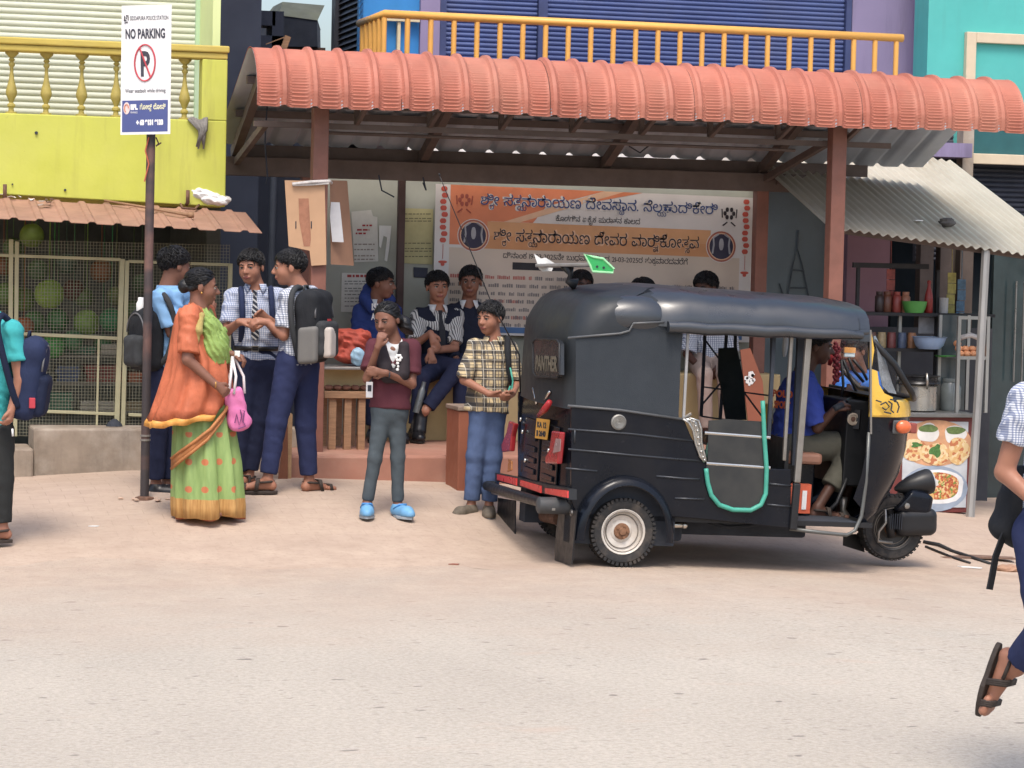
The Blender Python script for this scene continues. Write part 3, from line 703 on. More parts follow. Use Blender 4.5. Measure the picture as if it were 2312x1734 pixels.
# roof profile (y, z), front lip to rear edge
arc = []
for i in range(13):
    t = i / 12 * R(100); arc.append((18.36 - .36 * math.cos(t), 2.90 + .355 * math.sin(t)))
prof = [(18.0, 2.86)] + arc; e0 = prof[-1]; e1 = (19.82, 2.655)
prof += [(e0[0] + (e1[0] - e0[0]) * k / 8, e0[1] + (e1[1] - e0[1]) * k / 8) for k in range(1, 9)]
cum = [0]
for a, b in zip(prof, prof[1:]): cum.append(cum[-1] + math.hypot(b[0] - a[0], b[1] - a[1]))
def rp(s):
    for i in range(len(prof) - 1):
        if s <= cum[i + 1] or i == len(prof) - 2:
            t = (s - cum[i]) / (cum[i + 1] - cum[i]); a, b = prof[i], prof[i + 1]; d = ((b[0] - a[0]), (b[1] - a[1])); L = math.hypot(*d)
            return a[0] + d[0] * t, a[1] + d[1] * t, -d[1] / L, d[0] / L
PT = .2135
def rib(u):
    t = (u / PT + .12) % 1.0
    if t > .5: t = 1 - t
    return 1 - sstep((t - .05) / .11), t
ss = [0]; step = .021 / 5; arcL = cum[14]
while ss[-1] < arcL - step: ss.append(ss[-1] + step)
while ss[-1] < cum[-1]: ss.append(min(cum[-1], ss[-1] + .06))
us = list(np.arange(0, XR - XL + 1e-6, PT / 16))
def roofpts(off, fine):
    out = []
    for s in ss:
        y, z, ny, nz = rp(s); fade = sstep((arcL * .98 - s) / .12)
        for u in us:
            r, t = rib(u); shift = .02 * max(0, (t - .12)) * 7 if t < .263 else .02; ph = ((s + (shift if fine else 0)) / .021) % 1
            saw = (ph / .8 if ph < .8 else (1 - ph) / .2) * .0085 * (1 - r) * fade * (1 if fine else 0)
            wob = .004 * math.sin(u * 2.1) + .003 * math.sin(u * 5.3 + s * 4)
            d = .030 * r + saw + wob + off - .010 * sstep(1 - s / .1) * (1 if fine else .6)
            e = (.014 * (1 - r) + .006 * math.sin(u * 3.3)) * sstep(1 - s / .09); out.append((XL + u, y + ny * d, z + nz * d - e))
    return out
w = MB(); n = len(us); w.add(roofpts(0, True), [(j * n + i, j * n + i + 1, (j + 1) * n + i + 1, (j + 1) * n + i) for j in range(len(ss) - 1) for i in range(n - 1)])
w.build('roof_sheet', mSAL, bs, smooth=True, auto=35)
ss = list(np.arange(0, cum[-1], .05)) + [cum[-1]]; us = list(np.arange(0, XR - XL + 1e-6, PT / 10)); n = len(us)
w = MB(); w.add(roofpts(-.006, False), [(j * n + i, j * n + i + 1, (j + 1) * n + i + 1, (j + 1) * n + i) for j in range(len(ss) - 1) for i in range(n - 1)])
w.build('roof_lining', mUND, bs, smooth=True)
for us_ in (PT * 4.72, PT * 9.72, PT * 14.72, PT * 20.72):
    w = MB(); w.tube([(XL + us_, y + ny * .004, z + nz * .004) for y, z, ny, nz in [rp(cum[-1] * .44 * k / 24) for k in range(25)]], .0035, 5); w.build('sheet_seam', M('seam_dark_red', (96, 54, 46), .8), bs)  # dark red lines where the roof sheets overlap
def roof_z(y):
    return e0[1] + (e1[1] - e0[1]) * (y - e0[0]) / (e1[0] - e0[0])
def post(px, py, Y, z0, z1, sz, mat=mRED, name='post', lean=0.0):
    a = at(px, py, Y); m = MB(); m.bar((a.x - lean * (a.z - z0), Y, z0), (a.x + lean * (z1 - a.z), Y, z1), sz, sz, (0, 1, 0)); return m.build(name, mat, bs, bevel=.006)
post(722, 320, 18.35, .40, 3.12, .108); post(1888, 400, 18.35, .2, 3.12, .112)
post(1716, 520, 19.72, .449, 2.52, .10); post(690, 640, 19.72, .449, 2.52, .10); post(905, 520, 19.98, .449, 2.46, .055, M('dark_brown_strip', (84, 62, 58), .7))
bz = at(1000, 388, 19.7).z; w_ = MB(); w_.box((XL + .12, 19.80, bz + .066), (XR - .5, 19.812, 2.652)); w_.build('eave_board', mBRN, bs)
bx0, bx1 = at(483, 372, 19.7).x, at(1816, 425, 19.7).x
w = MB(); w.box((bx0, 19.66, bz - .075), (bx1, 19.76, bz + .065)); w.build('rear_beam', mBRN, bs, bevel=.004)
w = MB(); w.box((bx0 - .004, 19.665, bz - .07), (bx0 - .0005, 19.755, bz + .06)); w.build('beam_end', M('pink_end_paint', (200, 140, 132), .7), bs)
def purlin(Y, z, s=.05, nm='purlin', x0=XL + .05, x1=XR - .9): m = MB(); m.box((x0, Y - s / 2, z - s / 2), (x1, Y + s / 2, z + s / 2)); m.build(nm, mBRN, bs)
purlin(18.10, 2.872, .045); zp2 = at(970, 293, 18.42).z; purlin(18.42, zp2, .04)
purlin(18.75, roof_z(18.75) - .045, .05); purlin(19.25, roof_z(19.25) - .045, .05)
w = MB(); w.tube([(XL + .5, 18.55, zp2 - .04), (XR - 1.6, 18.55, zp2 - .05)], .012, 6); w.build('conduit', mBRN, bs)
for i in range(8):
    x = at(806, 250, 18.42).x + .525 * i
    m = MB(); m.bar((x, 18.42, zp2 + .02), (x, 18.42, 3.16), .035, .035, (0, 1, 0)); m.build('strut', mBRN, bs)
    m = MB(); m.bar((x, 18.12, 2.86), (x, 18.42, zp2 + .02), .03, .03); m.build('brace', mBRN, bs)
for px in (606, 1060, 1500, 1880):
    x = at(px, 250, 18.3).x
    m = MB(); m.bar((x, 18.15, 2.95), (x, 18.5, roof_z(18.5) - .09), .05, .07); m.bar((x, 18.45, roof_z(18.45) - .10), (x, 19.76, roof_z(19.76) - .10), .06, .08); m.build('rafter', mBRN, bs)
    if px in (606, 1880): m = MB(); m.bar((x, 18.42, zp2), (x, 19.7, bz + .02), .04, .05); m.build('tie_bar', mBRN, bs)
# platform, ledge, back panel
px0 = at(650, 1040, 18).x; px1 = 7.48; pz = at(800, 1028, 18).z
w = MB(); w.box((px0, 18.0, -.2), (px1, 20.3, pz)); w.build('platform', mFLOOR, bs, bevel=.02)
sz = at(960, 836, 19.5).z; sx0 = at(840, 900, 19.5).x
w = MB(); w.box((sx0, 19.5, pz - .01), (7.4, 20.06, sz)); w.build('seat_ledge', mCREAM, bs, bevel=.015)
pzt = at(850, 404, 20.1).z; pxl = at(733, 600, 20.1).x
mPAN = M('grey_green_board', (156, 158, 146), .7, var=.12, scale=3, dirt=.4, dirtc=(160, 160, 148))
w = MB(); w.box((pxl, 20.08, pz - .02), (7.45, 20.13, pzt)); w.build('back_panel', mPAN, bs)
# hanging wires under the roof
for pts in (((603, 240), (598, 320), (604, 400), (600, 415)), ((855, 395), (862, 430), (890, 445)), ((955, 400), (962, 430), (955, 412)), ((1420, 330), (1445, 345), (1470, 325))):
    m = MB(); m.tube([at(x, y, 19.0) for x, y in pts], .006, 5); m.build('loose_wire', mDARK, bs)

# ---- cardboard tied to the post
mCARD = M('cardboard', (196, 152, 112), .8, var=.08, scale=4, dirt=.15, dirtc=(168, 122, 88))
mCARD2 = M('brown_cardboard', (160, 118, 90), .8, var=.10, scale=4)
cb = thing('cardboard_sheet', 'tan cardboard sheet tied to the left shelter post with white rope', 'cardboard', at(690, 597, 18.26))
w = MB(); w.prism([at(x, y, 18.26) for x, y in ((643, 407), (733, 409), (737, 598), (703, 600), (699, 566), (652, 556))], (0, .006, 0)); w.build('sheet', mCARD, cb)
w = MB(); w.prism([at(x, y, 18.258) for x, y in ((674, 448), (697, 448), (702, 540), (700, 556), (686, 556), (676, 500))], (0, .001, 0)); w.build('torn_patch', M('torn_card', (168, 112, 82), .85, var=.2, scale=20), cb)
w = MB()
for x in (668, 703): w.prism([at(x - 1.2, 500, 18.257), at(x + 1.2, 499, 18.257), at(x + 1.2, 516, 18.257), at(x - 1.2, 516, 18.257)], (0, .001, 0))
w.build('slot', mDARK, cb)
w = MB(); w.tube([at(x, y, Y) for x, y, Y in ((660, 416, 18.24), (700, 411, 18.23), (744, 409, 18.24), (748, 413, 18.4))], .012, 7); w.tube([at(x, y, 18.24) for x, y in ((662, 418), (700, 417), (742, 414))], .008, 6); w.build('rope', M('white_rope', (205, 198, 192), .8, var=.2, scale=40), cb)
w = MB(); w.prism([at(745, 407, 18.42), at(784, 408, 18.55), at(799, 600, 18.55), at(747, 597, 18.42)], (0, .006, 0))
tag(w.build('cardboard_flap', mCARD2), 'darker brown cardboard flap with a white paper strip, right of the tan sheet', 'cardboard')
w = MB(); w.prism([at(x, y, 18.40) for x, y in ((747, 456), (767, 457), (776, 547), (750, 546), (745, 488))], (0, .001, 0))
tag(w.build('paper_strip', M('white_paper', (206, 205, 206), .8, var=.08, scale=12)), 'torn white paper strip stuck on the brown cardboard flap', 'paper')
# ---- notices
def notice(name, pts, c, lab, Y=20.07, rows=(), rc=(90, 88, 84)):
    t = thing(name, lab, 'notice', at(*pts[0], Y)); m = MB(); m.prism([at(x, y, Y) for x, y in pts], (0, .002, 0)); m.build('paper', M('paper_%d_%d_%d' % c, c, .8, var=.10, scale=10), t)
    if rows:
        k = 0
        for grp, col in rows:
            m = MB()
            for (x0, x1, y, h) in grp:
                x = x0
                while x < x1:
                    wd = random.uniform(4, 11); m.add([at(q, r, Y - .001 - .0002 * (k % 3)) for q, r in ((x, y), (min(x + wd, x1), y), (min(x + wd, x1), y + h), (x, y + h))], [(0, 3, 2, 1)]); x += wd + 2.2; k += 1
            m.build('print', M('ink_%d_%d_%d' % col, col, .8), t)
    return t
notice('yellow_notice', ((911, 470), (978, 472), (976, 597), (910, 594)), (176, 168, 118), 'yellow printed notice left of the big banner', rows=[([(914, 974, y, 2.2) for y in (482, 492, 498, 548, 560, 566, 578)], (110, 108, 78))])
notice('torn_poster', ((793, 478), (838, 474), (842, 488), (852, 490), (854, 590), (800, 592), (797, 540)), (186, 184, 176), 'half torn white poster with red strokes beside the cardboard', rows=[([(806, 834, 517, 4), (803, 826, 525, 4), (818, 840, 507, 4)], (150, 40, 48)), ([(800, 846, y, 3) for y in (550, 562, 576, 584)], (140, 128, 120))])
notice('paper_scrap', ((856, 509), (884, 510), (879, 560), (874, 590), (868, 588), (874, 536), (866, 532), (860, 560), (856, 556)), (204, 204, 200), 'ragged white paper scrap between the torn poster and the brown strip')
notice('printed_notice', ((772, 616), (838, 618), (836, 706), (770, 704)), (196, 194, 186), 'white printed notice with a red heading behind the hooded boy', rows=[([(784, 832, 620, 6)], (160, 60, 56)), ([(778, 832, y, 2) for y in (634, 640, 650, 656, 664, 672, 680, 690)], (100, 98, 96))])
notice('dark_label', ((934, 603), (966, 605), (965, 628), (934, 626)), (56, 60, 74), 'small dark label on the board beside the banner edge')

# ---- temple festival banner
YBN = 20.0
TL, TR, BL = at(984, 415, YBN), at(1705, 447, YBN), at(976, 752, YBN)
EX = (TR - TL); EXn = EX.normalized(); EY = BL - TL
def bp(u, v, lift=0.0): return TL + EX * u + EY * v + Vector((0, -lift, 0))
bn = thing('festival_banner', 'wide printed temple festival banner in orange and white on the shelter back wall', 'banner', bp(.5, 1))
mBW = M('banner_white', (208, 203, 200), .55, var=.05, scale=3); mBO = M('banner_orange', (216, 122, 76), .55, var=.14, scale=3); mBT = M('banner_tan', (208, 150, 96), .55, var=.14, scale=3); mBR = M('banner_red', (196, 74, 54), .55, var=.1); mBK = M('banner_ink', (52, 46, 52), .6); mBB = M('banner_blue', (48, 72, 128), .6); mBG = M('banner_pale_orange', (222, 176, 140), .55, var=.1)
def bpoly(name, uv, mat, lift, parent=bn, thick=0):
    m = MB(); P = [bp(u, v, lift) for u, v in uv]; m.add(P, [tuple(range(len(P)))]); return m.build(name, mat, parent)
m = MB(); m.prism([bp(0, 0), bp(1, 0), bp(1, 1), bp(0, 1)], (0, .003, 0)); m.build('sheet', mBW, bn)
bpoly('lower_field', ((.045, .42), (.955, .42), (.955, .94), (.045, .94)), M('banner_peach', (202, 184, 166), .55, var=.08, scale=2), .0006)
bpoly('orange_corner', ((.045, .0), (.52, .0), (.34, .12), (.30, .235), (.17, .235), (.16, .40), (.045, .40)), mBO, .001)
bpoly('pale_ray', ((.52, .0), (.58, .0), (.26, .235), (.21, .235)), mBG, .0016)
bpoly('orange_ray', ((.58, .0), (.64, .0), (.50, .07), (.46, .085)), mBO, .0014)
bpoly('title_band', ((.16, .236), (.86, .236), (.86, .33), (.16, .33)), mBT, .0018); bpoly('title_band', ((.16, .3302), (.86, .3302), (.90, .42), (.12, .42)), M('banner_band_low', (204, 140, 84), .55, var=.14, scale=3), .0018)
def disc(u, v, r, mat, lift, name, n=28, r0=0):
    m = MB(); c = bp(u, v, lift); ey = Vector((0, 0, 1)); P = [c + EXn * (r * math.cos(2 * math.pi * k / n)) + ey * (r * math.sin(2 * math.pi * k / n)) for k in range(n)]
    m.add(P, [tuple(range(n))]); m.build(name, mat, bn)
for u, v in ((.118, .335), (.895, .345)):
    disc(u, v, .128, mBW, .0022, 'medallion_rim'); disc(u, v, .122, M('medallion_rust', (168, 92, 72), .6), .0028, 'medallion_ring'); disc(u, v, .108, mBG, .0032, 'medallion_ring'); disc(u, v, .100, M('medallion_indigo', (54, 52, 76), .6), .0036, 'medallion_field')
    m = MB()
    for s in (-1, 1): m.tube([bp(u + s * .010, v - .085, .004), bp(u + s * .026, v - .06, .004), bp(u + s * .024, v - .01, .004), bp(u + s * .028, v + .05, .004)], .008, 6)
    m.ball(bp(u, v - .015, .004), (.02, .002, .05)); m.build('medallion_figure', M('medallion_silver', (160, 160, 168), .6), bn)
for u, mt, lf in ((.088, M('emblem_rust', (170, 78, 60), .6), 0), (.918, mBK, 0)):
    m = MB(); c0 = .10 if u < .5 else .115
    for k in range(6): a = k * math.pi / 3; m.ball(bp(u + .014 * math.cos(a), c0 + .03 * math.sin(a), .003), (.014, .001, .020), 8, 6)
    for q in (-1, 1): m.tube([bp(u + q * .006, c0 + .06, .003), bp(u + q * .02, c0 + .085, .003)], .006, 5); m.tube([bp(u + q * .024, c0 - .03, .003), bp(u + q * .022, c0 + .03, .003)], .005, 5)
    m.build('emblem', mt, bn)
for u in (.026, .972):
    m = MB()
    for k in range(9): m.ball(bp(u + .003 * math.sin(k * 2), .03 + .043 * k, .003), (.026, .001, .022), 8, 6)
    m.tube([bp(u, .40, .003), bp(u, .5, .003)], .002, 4); m.ball(bp(u, .52, .003), (.036, .001, .012), 8, 6); m.ball(bp(u, .535, .003), (.016, .001, .016), 8, 6); m.build('garland', mBR, bn)
EYU = Vector((0, 0, 1))
def btext(name, s, u0, u1, v, h, mat, lift=.004, bold=.0):
    o = bp(u0, v, lift); letter(name, s, o, EXn, EYU, h, mat, bn, width=(bp(u1, v) - bp(u0, v)).length, kan=True, bold=bold, lift=0)
T1, T2 = 'ಶ್ರೀ ಸತ್ಯನಾರಾಯಣ ದೇವಸ್ಥಾನ. ನೆಲ್ಯಹುದಿಕೇರಿ', 'ಶ್ರೀ ಸತ್ಯನಾರಾಯಣ ದೇವರ ವಾರ್ಷಿಕೋತ್ಸವ'
btext('title_outline', T1, .138, .882, .125, .112, mBW, .0034, .0055); btext('title', T1, .138, .882, .125, .112, mBB, .0042, .0004)
btext('subtitle', 'ಕೊಡಗಿನ ಏಕೈಕ ಪುರಾತನ ಕಾಲದ', .37, .635, .215, .06, mBK)
btext('title_outline', T2, .18, .825, .365, .125, mBG, .0034, .006); btext('title', T2, .18, .825, .365, .125, mBK, .0042, .0006)
btext('date_line', 'ದಿನಾಂಕ 19-03-2025ನೇ ಬುಧವಾರದಿಂದ 21-03-2025ರ ಶುಕ್ರವಾರದವರೆಗೆ', .21, .79, .478, .062, mBK, .003)
bpoly('heading_box', ((.24, .505), (.42, .505), (.42, .555), (.24, .555)), M('heading_black', (42, 40, 46), .6), .0015)
def fake_lines(name, lines, mat, lift):
    m = MB()
    for (u0, u1, v) in lines:
        u = u0
        while u < u1:
            wd = min(random.uniform(.012, .04), u1 - u); x = u
            while x < u + wd:
                q = random.uniform(.003, .006); t = random.uniform(-.004, .004); m.add([bp(a, b, lift) for a, b in ((x, v + t), (min(x + q, u + wd), v + t), (min(x + q, u + wd), v + .022), (x, v + .022))], [(0, 3, 2, 1)]); x += q + .0016
            u += wd + .010
    m.build(name, mat, bn)
fake_lines('small_print', [(.05, .30, .60), (.18, .27, .76), (.24, .32, .87), (.62, .92, .76)], M('print_red', (180, 96, 84), .6), .002)
fake_lines('small_print', [(.31, .45, .60), (.05, .46, .655), (.05, .44, .71), (.05, .40, .76), (.05, .42, .815), (.05, .38, .868), (.05, .36, .92), (.60, .94, .62), (.60, .94, .69), (.60, .94, .83)], M('print_grey', (126, 118, 116), .6), .0022)
bpoly('footer_stripe', ((.03, .945), (.97, .945), (.97, .985), (.03, .985)), M('footer_blue', (70, 110, 160), .6), .001)
m = MB(); m.bar(bp(.3, -.035, .0), bp(.33, -.033, .0), .004, .012); m.build('clip', M('white_clip', (210, 210, 210), .4), bn)

# ---- wooden bench with bundles at the left of the platform
bt = thing('wooden_table', 'small wooden table holding a red bundle at the left end of the shelter', 'table', at(790, 1015, 18.55))
za = at(790, 828, 18.5).z; xa, xb = at(728, 830, 18.5).x, at(850, 830, 18.5).x; zb2 = at(790, 884, 18.5).z
w = MB(); w.box((xa, 18.45, za - .02), (xb, 18.95, za)); w.build('table_top', M('steel_top', (150, 146, 140), .35, metal=.6), bt, bevel=.004)
w = MB(); w.box((xa + .02, 18.5, zb2 - .05), (xb - .02, 18.9, zb2)); w.build('lower_shelf', mWOOD, bt, bevel=.004)
w = MB(); w.box((xa + .04, 18.62, zb2 + .0005), (xb - .04, 18.64, za - .021)); w.build('apron', mCREAM, bt)
for x in (xa + .06, xa + .17, xb - .12):
    for y in (18.52, 18.86): w = MB(); w.box((x, y, pz), (x + .05, y + .05, zb2 - .051)); w.build('leg', mWOOD, bt)
for k in range(5):
    m = MB(); a = at(742 + 20 * k, 878, 18.6); m.ball(Vector((a.x, 18.6, zb2 + .022)), (.035, .03, .022), 10, 6, .06)
    tag(m.build('small_bundle', M('brown_bundle', (140, 92, 70), .8, var=.3, scale=20), smooth=True), 'small brown bundle lying on the lower shelf of the wooden table', 'bundle', 'bundles on the table shelf')
S = Soft(.01, .03); a = at(797, 780, 18.7)
S.ell(a + Vector((0, 0, .02)), (.11, .09, .09)); S.ell(a + Vector((-.06, 0, .07)), (.08, .08, .05)); S.ell(a + Vector((.06, 0, .08)), (.07, .07, .04)); S.wrinkle(.010, 70).wrinkle(.006, 130).cut((0, 0, za + .001), (0, 0, -1)); S.ell(a + Vector((-.02, 0, -.07)), (.12, .1, .06))
tag(soft_obj('cloth_bundle', S, M('red_cloth', (176, 66, 44), .7, var=.35, scale=12), None), 'crumpled red cloth bundle on the steel topped table', 'bundle')
S = Soft(.01, .03); a = at(808, 805, 18.55); S.ell(a, (.055, .04, .065)); S.wrinkle(.007, 110).cut((0, 0, za + .001), (0, 0, -1))
tag(soft_obj('plastic_bag', S, M('pale_blue_plastic', (140, 176, 200), .35, var=.3, scale=15), None), 'pale blue plastic bag beside the red bundle on the table', 'bag')
# ---- plank, red metal box by the plaid boy
w = MB(); w.prism([at(x, y, 17.93) for x, y in ((652, 930), (661, 935), (658, 1085), (640, 1082))], (0, .05, 0))
tag(w.build('wooden_plank', M('pale_wood', (190, 150, 104), .7, var=.15, scale=6, stretch=(1, 1, 6)), bevel=.006), 'pale wooden plank standing against the platform corner', 'plank')
w = MB(); w.prism([at(x, y, 17.9) for x, y in ((642, 985), (650, 960), (650, 1083), (628, 1083))], (0, .02, 0))
tag(w.build('wooden_board', M('brown_board', (140, 84, 56), .6, var=.2), bevel=.004), 'dark brown board leaning beside the pale plank', 'board')
bx = thing('metal_box', 'tall rust orange metal box standing at the platform edge beside the plaid shirt boy', 'box', at(1050, 1150, 17.55))
a, b = at(1034, 1030, 17.5).x, at(1098, 1030, 17.5).x; zt_ = at(1050, 918, 17.5).z; zg = ground(a, 17.5)
mRUST = M('rust_orange_paint', (152, 86, 58), .6, var=.12, scale=4, dirt=.3, dirtc=(130, 76, 56))
w = MB(); w.box((a, 17.5, zg - .02), (b, 17.85, zt_ - .03)); w.build('body', mRUST, bx, bevel=.008)
w = MB(); w.box((a - .008, 17.49, zt_ - .0295), (b + .008, 17.86, zt_)); w.build('lid', M('worn_grey_lid', (140, 120, 104), .6), bx, bevel=.005)
# ---- things of the shelter's right end, seen through the rickshaw
w = MB(); w.prism([at(x, y, 18.9) for x, y in ((1672, 790), (1694, 786), (1722, 860), (1730, 960), (1690, 960))], (0, .015, 0))
tag(w.build('rust_sheet', mRUST), 'leaning rust brown steel panel with peeled sticker behind the rickshaw', 'panel')
w = MB()
for k in range(8): c = at(1690 + random.uniform(-6, 14), 855 + random.uniform(-10, 14), 18.895); r = random.uniform(.012, .03); w.prism([c + Vector((r * math.cos(t), 0, r * math.sin(t))) for t in (0, 1.2, 2.4, 3.8, 5)], (0, .001 + .0002 * k, 0))
tag(w.build('peeled_sticker', mWHITE), 'patches of peeled white sticker on the leaning rust panel', 'sticker')
# ================================================================ tin lean-to and food stall (right)
mTIN = M('zinc_corrugated', (178, 172, 156), .45, var=.12, scale=2.5, stretch=(1, .35, 1), dirt=.55, dirtc=(140, 122, 96), spec=.5)
YF, YT = 18.5, 20.7
A, B, C_ = at(1872, 513, YF), at(2340, 578, YF), at(2052, 350, YT)
ux = (B - A).normalized(); sd_ = Vector((C_.x - B.x, C_.y - B.y, C_.z - B.z))
Ltop = sd_.length; P = A + sd_
lt = thing('tin_awning', 'sloping zinc corrugated awning over the food stall beside the shelter', 'awning', A)
w = MB(); corrugated(w, P, ux, -sd_, (B - A).length + .4, Ltop, .076, .012, seg=8, rows=10, thick=.003); w.build('corrugated_sheet', mTIN, lt, smooth=True)
for t in (.06, .5, .95):
    w = MB(); a = P + ux * .05 - sd_ * t - Vector((0, 0, .045)); w.bar(a, a + ux * ((B - A).length + .2), .04, .05); w.build('batten', mBRN, lt)
nrm = ux.cross(-sd_).normalized(); nrm = nrm if nrm.z > 0 else -nrm
def on_tin(px, py, lift=.03): d = ray(px, py); k = (A - EYE).dot(nrm) / d.dot(nrm); return EYE + d * k + nrm * lift
m = MB(); m.ball(on_tin(2135, 513, .04), (.07, .05, .035), 10, 7, .18)
tag(m.build('loose_stone', M('dark_stone', (92, 88, 84), .9, var=.3, scale=20)), 'dark loose stone lying on the zinc awning', 'stone')
c = on_tin(2072, 504, .018); m = MB(); m.box(c + Vector((-.03, -.02, 0)), c + Vector((.03, .03, .008)))
tag(m.build('tile_scrap', mWHITE), 'small white tile scrap on the zinc awning', 'scrap')
# walls behind
w = MB(); a, b = at(1722, 600, 20.75), at(1890, 600, 20.75); w.box((a.x, 20.75, -.2), (b.x, 20.9, 2.75))
tag(w.build('stall_wall', M('blue_grey_wall', (112, 128, 136), .8, var=.14, scale=2, dirt=.4, dirtc=(84, 96, 104))), 'faded blue grey wall between the banner and the right shelter post', 'wall')
w = MB(); m2 = []
for pts in (((1775, 690), (1790, 600), (1800, 560), (1812, 600), (1830, 690)), ((1800, 560), (1803, 520)), ((1780, 650), (1822, 650)), ((1790, 610), (1816, 612)), ((1760, 640), (1775, 690))): w.tube([at(x, y, 20.74) for x, y in pts], .007, 5)
tag(w.build('folded_stand', M('dark_stand', (82, 94, 102), .7)), 'dark folded metal stand against the blue grey wall', 'stand')
w = MB(); a, b = at(1912, 620, 20.6), at(2008, 620, 20.6); w.box((a.x, 20.6, -.2), (b.x, 20.7, 2.5))
tag(w.build('pink_wall', M('dusty_pink_wall', (140, 104, 118), .8, var=.1, scale=2)), 'dusty pink wall strip behind the stall shelves', 'wall')
w = MB()
for px in (2075, 2120, 2165): a = at(px, 700, 20.9); w.box((a.x, 20.9, -.2), (a.x + .12, 21.0, 2.4))
tag(w.build('curtain_boards', M('brown_boards', (92, 80, 74), .8, var=.2)), 'brown upright boards at the back of the food stall', 'boards')

st = thing('food_stall', 'street food stall with dish posters on its counter under the zinc awning', 'food stall', at(2110, 1155, 18.8))
mFR = M('maroon_frame', (116, 50, 46), .5, var=.15); mALU = M('dull_aluminium', (158, 158, 154), .4, metal=.7, var=.1); mBLK = M('black_shelf', (38, 38, 42), .6, var=.2)
x0, x1 = at(1950, 1000, 18.6).x, at(2200, 1000, 18.6).x; zc = at(2110, 942, 18.6).z; zb_ = at(2110, 1158, 18.6).z
w = MB(); w.box((x0, 18.61, zb_), (x1, 19.3, zc)); w.build('counter', mFR, st, bevel=.006)
w = MB(); w.box((x0 - .02, 18.56, zc + .0005), (x1 + .02, 19.32, zc + .03)); w.build('counter_top', M('grey_counter_top', (120, 120, 118), .35, metal=.5), st, bevel=.004)
zg = at(2110, 940, 18.6).z
# food poster panel
PX0, PX1 = at(2038, 1050, 18.6), at(2184, 1050, 18.6); pzt_, pzb_ = at(2110, 952, 18.6).z, at(2110, 1146, 18.6).z
def fp(u, v, l=0): return Vector((PX0.x + (PX1.x - PX0.x) * u, 18.605 - l, pzt_ + (pzb_ - pzt_) * v))
w = MB(); w.box(fp(0, 1, .002), fp(1, 0, -.004)); w.build('poster', M('poster_pale', (190, 196, 200), .4, var=.2, scale=6), st)
def blob(name, u, v, ru, rv, mat, l, n=22, wob=.06):
    c = fp(u, v); H = pzt_ - pzb_; W_ = PX1.x - PX0.x; m = MB(); P_ = []
    for k in range(n):
        t = 2 * math.pi * k / n; q = 1 + wob * math.sin(3 * t + u * 9) + wob * .5 * math.sin(5 * t + v * 7); P_.append(Vector((c.x + ru * W_ * math.cos(t) * q, 18.605 - l, c.z + rv * H * math.sin(t) * q)))
    m.add(P_, [tuple(range(n))]); m.build(name, mat, st)
def food(name, cols, sc=60):
    t = NT(name); v = t.new('ShaderNodeTexVoronoi'); v.inputs['Scale'].default_value = sc; t.link(t.tc, v.inputs['Vector'])
    s = t.new('ShaderNodeSeparateColor'); t.link(v.outputs['Color'], s.inputs[0]); r = t.new('ShaderNodeValToRGB'); r.color_ramp.interpolation = 'CONSTANT'; t.link(s.outputs[0], r.inputs[0])
    el = r.color_ramp.elements; el[0].color = sl(cols[0]); el[1].position = 1 / len(cols); el[1].color = sl(cols[1])
    for i, c in enumerate(cols[2:]): e = el.new((i + 2) / len(cols)); e.color = sl(c)
    t.color(r.outputs[0]); t.set(Roughness=.45); return t.m
mNOOD = food('noodle_dish', [(196, 120, 50), (214, 170, 90), (170, 70, 40), (110, 140, 50), (220, 190, 130), (190, 90, 40)], 75)
mCHAT = food('chat_dish', [(214, 170, 100), (220, 190, 130), (190, 110, 60), (224, 200, 150)], 45)
blob('upper_picture', .5, .25, .56, .27, M('poster_warm', (206, 150, 104), .45, var=.25, scale=9), .003, 4 * 6, .0)
for u, v in ((.38, .07), (.80, .09)): blob('cup', u, v + .06, .17, .11, M('cup_white', (214, 212, 206), .4), .004); blob('cup_fill', u, v + .01, .15, .045, M('cup_green', (96, 120, 60), .5, var=.3, scale=40), .005)
blob('puri', .18, .33, .20, .13, mCHAT, .006); blob('puri', .50, .38, .22, .13, mCHAT, .0065); blob('puri', .86, .34, .17, .16, mCHAT, .006)
blob('herb', .50, .34, .09, .07, M('herb_green', (70, 120, 50), .5, var=.4, scale=60), .0075, 14, .25); blob('herb', .2, .27, .08, .03, M('herb_green', (70, 120, 50)), .0075, 14, .25)
blob('tablecloth', .5, .78, .52, .27, M('poster_blue', (150, 166, 186), .45, var=.2, scale=8), .0035, 24, .0)
blob('plate', .52, .76, .46, .20, M('plate_white', (220, 222, 222), .3), .0045); blob('noodles', .52, .75, .38, .16, mNOOD, .0055, 30, .05); blob('onion', .50, .71, .07, .04, M('cup_white', (214, 212, 206)), .0065, 10, .2)
# shelf rack
w = MB()
za_, zb3 = at(2060, 706, 19.2).z, at(2060, 786, 19.2).z; xs0, xs1 = at(1945, 700, 19.2).x, at(2235, 700, 19.2).x
w.box((xs0, 19.1, za_ - .025), (xs1, 19.4, za_)); w.build('rack_shelf', mBLK, st)
w = MB(); w.box((xs0, 19.1, zb3 - .025), (at(2125, 786, 19.2).x, 19.4, zb3)); w.build('rack_shelf', mBLK, st)
for px, py0 in ((1925, 600), (2022, 706), (2105, 610), (2160, 706)):
    w = MB(); a = at(px, 940, 19.25); w.box((a.x, 19.24, zc + .03), (a.x + .025, 19.265, at(px, py0, 19.25).z)); w.build('rack_post', mALU if px in (2022, 2160) else mBLK, st)
w = MB(); a = at(1925, 604, 19.25); w.box((a.x, 19.23, a.z), (at(2095, 618, 19.25).x, 19.26, a.z + .04)); w.build('rack_rail', mBLK, st)
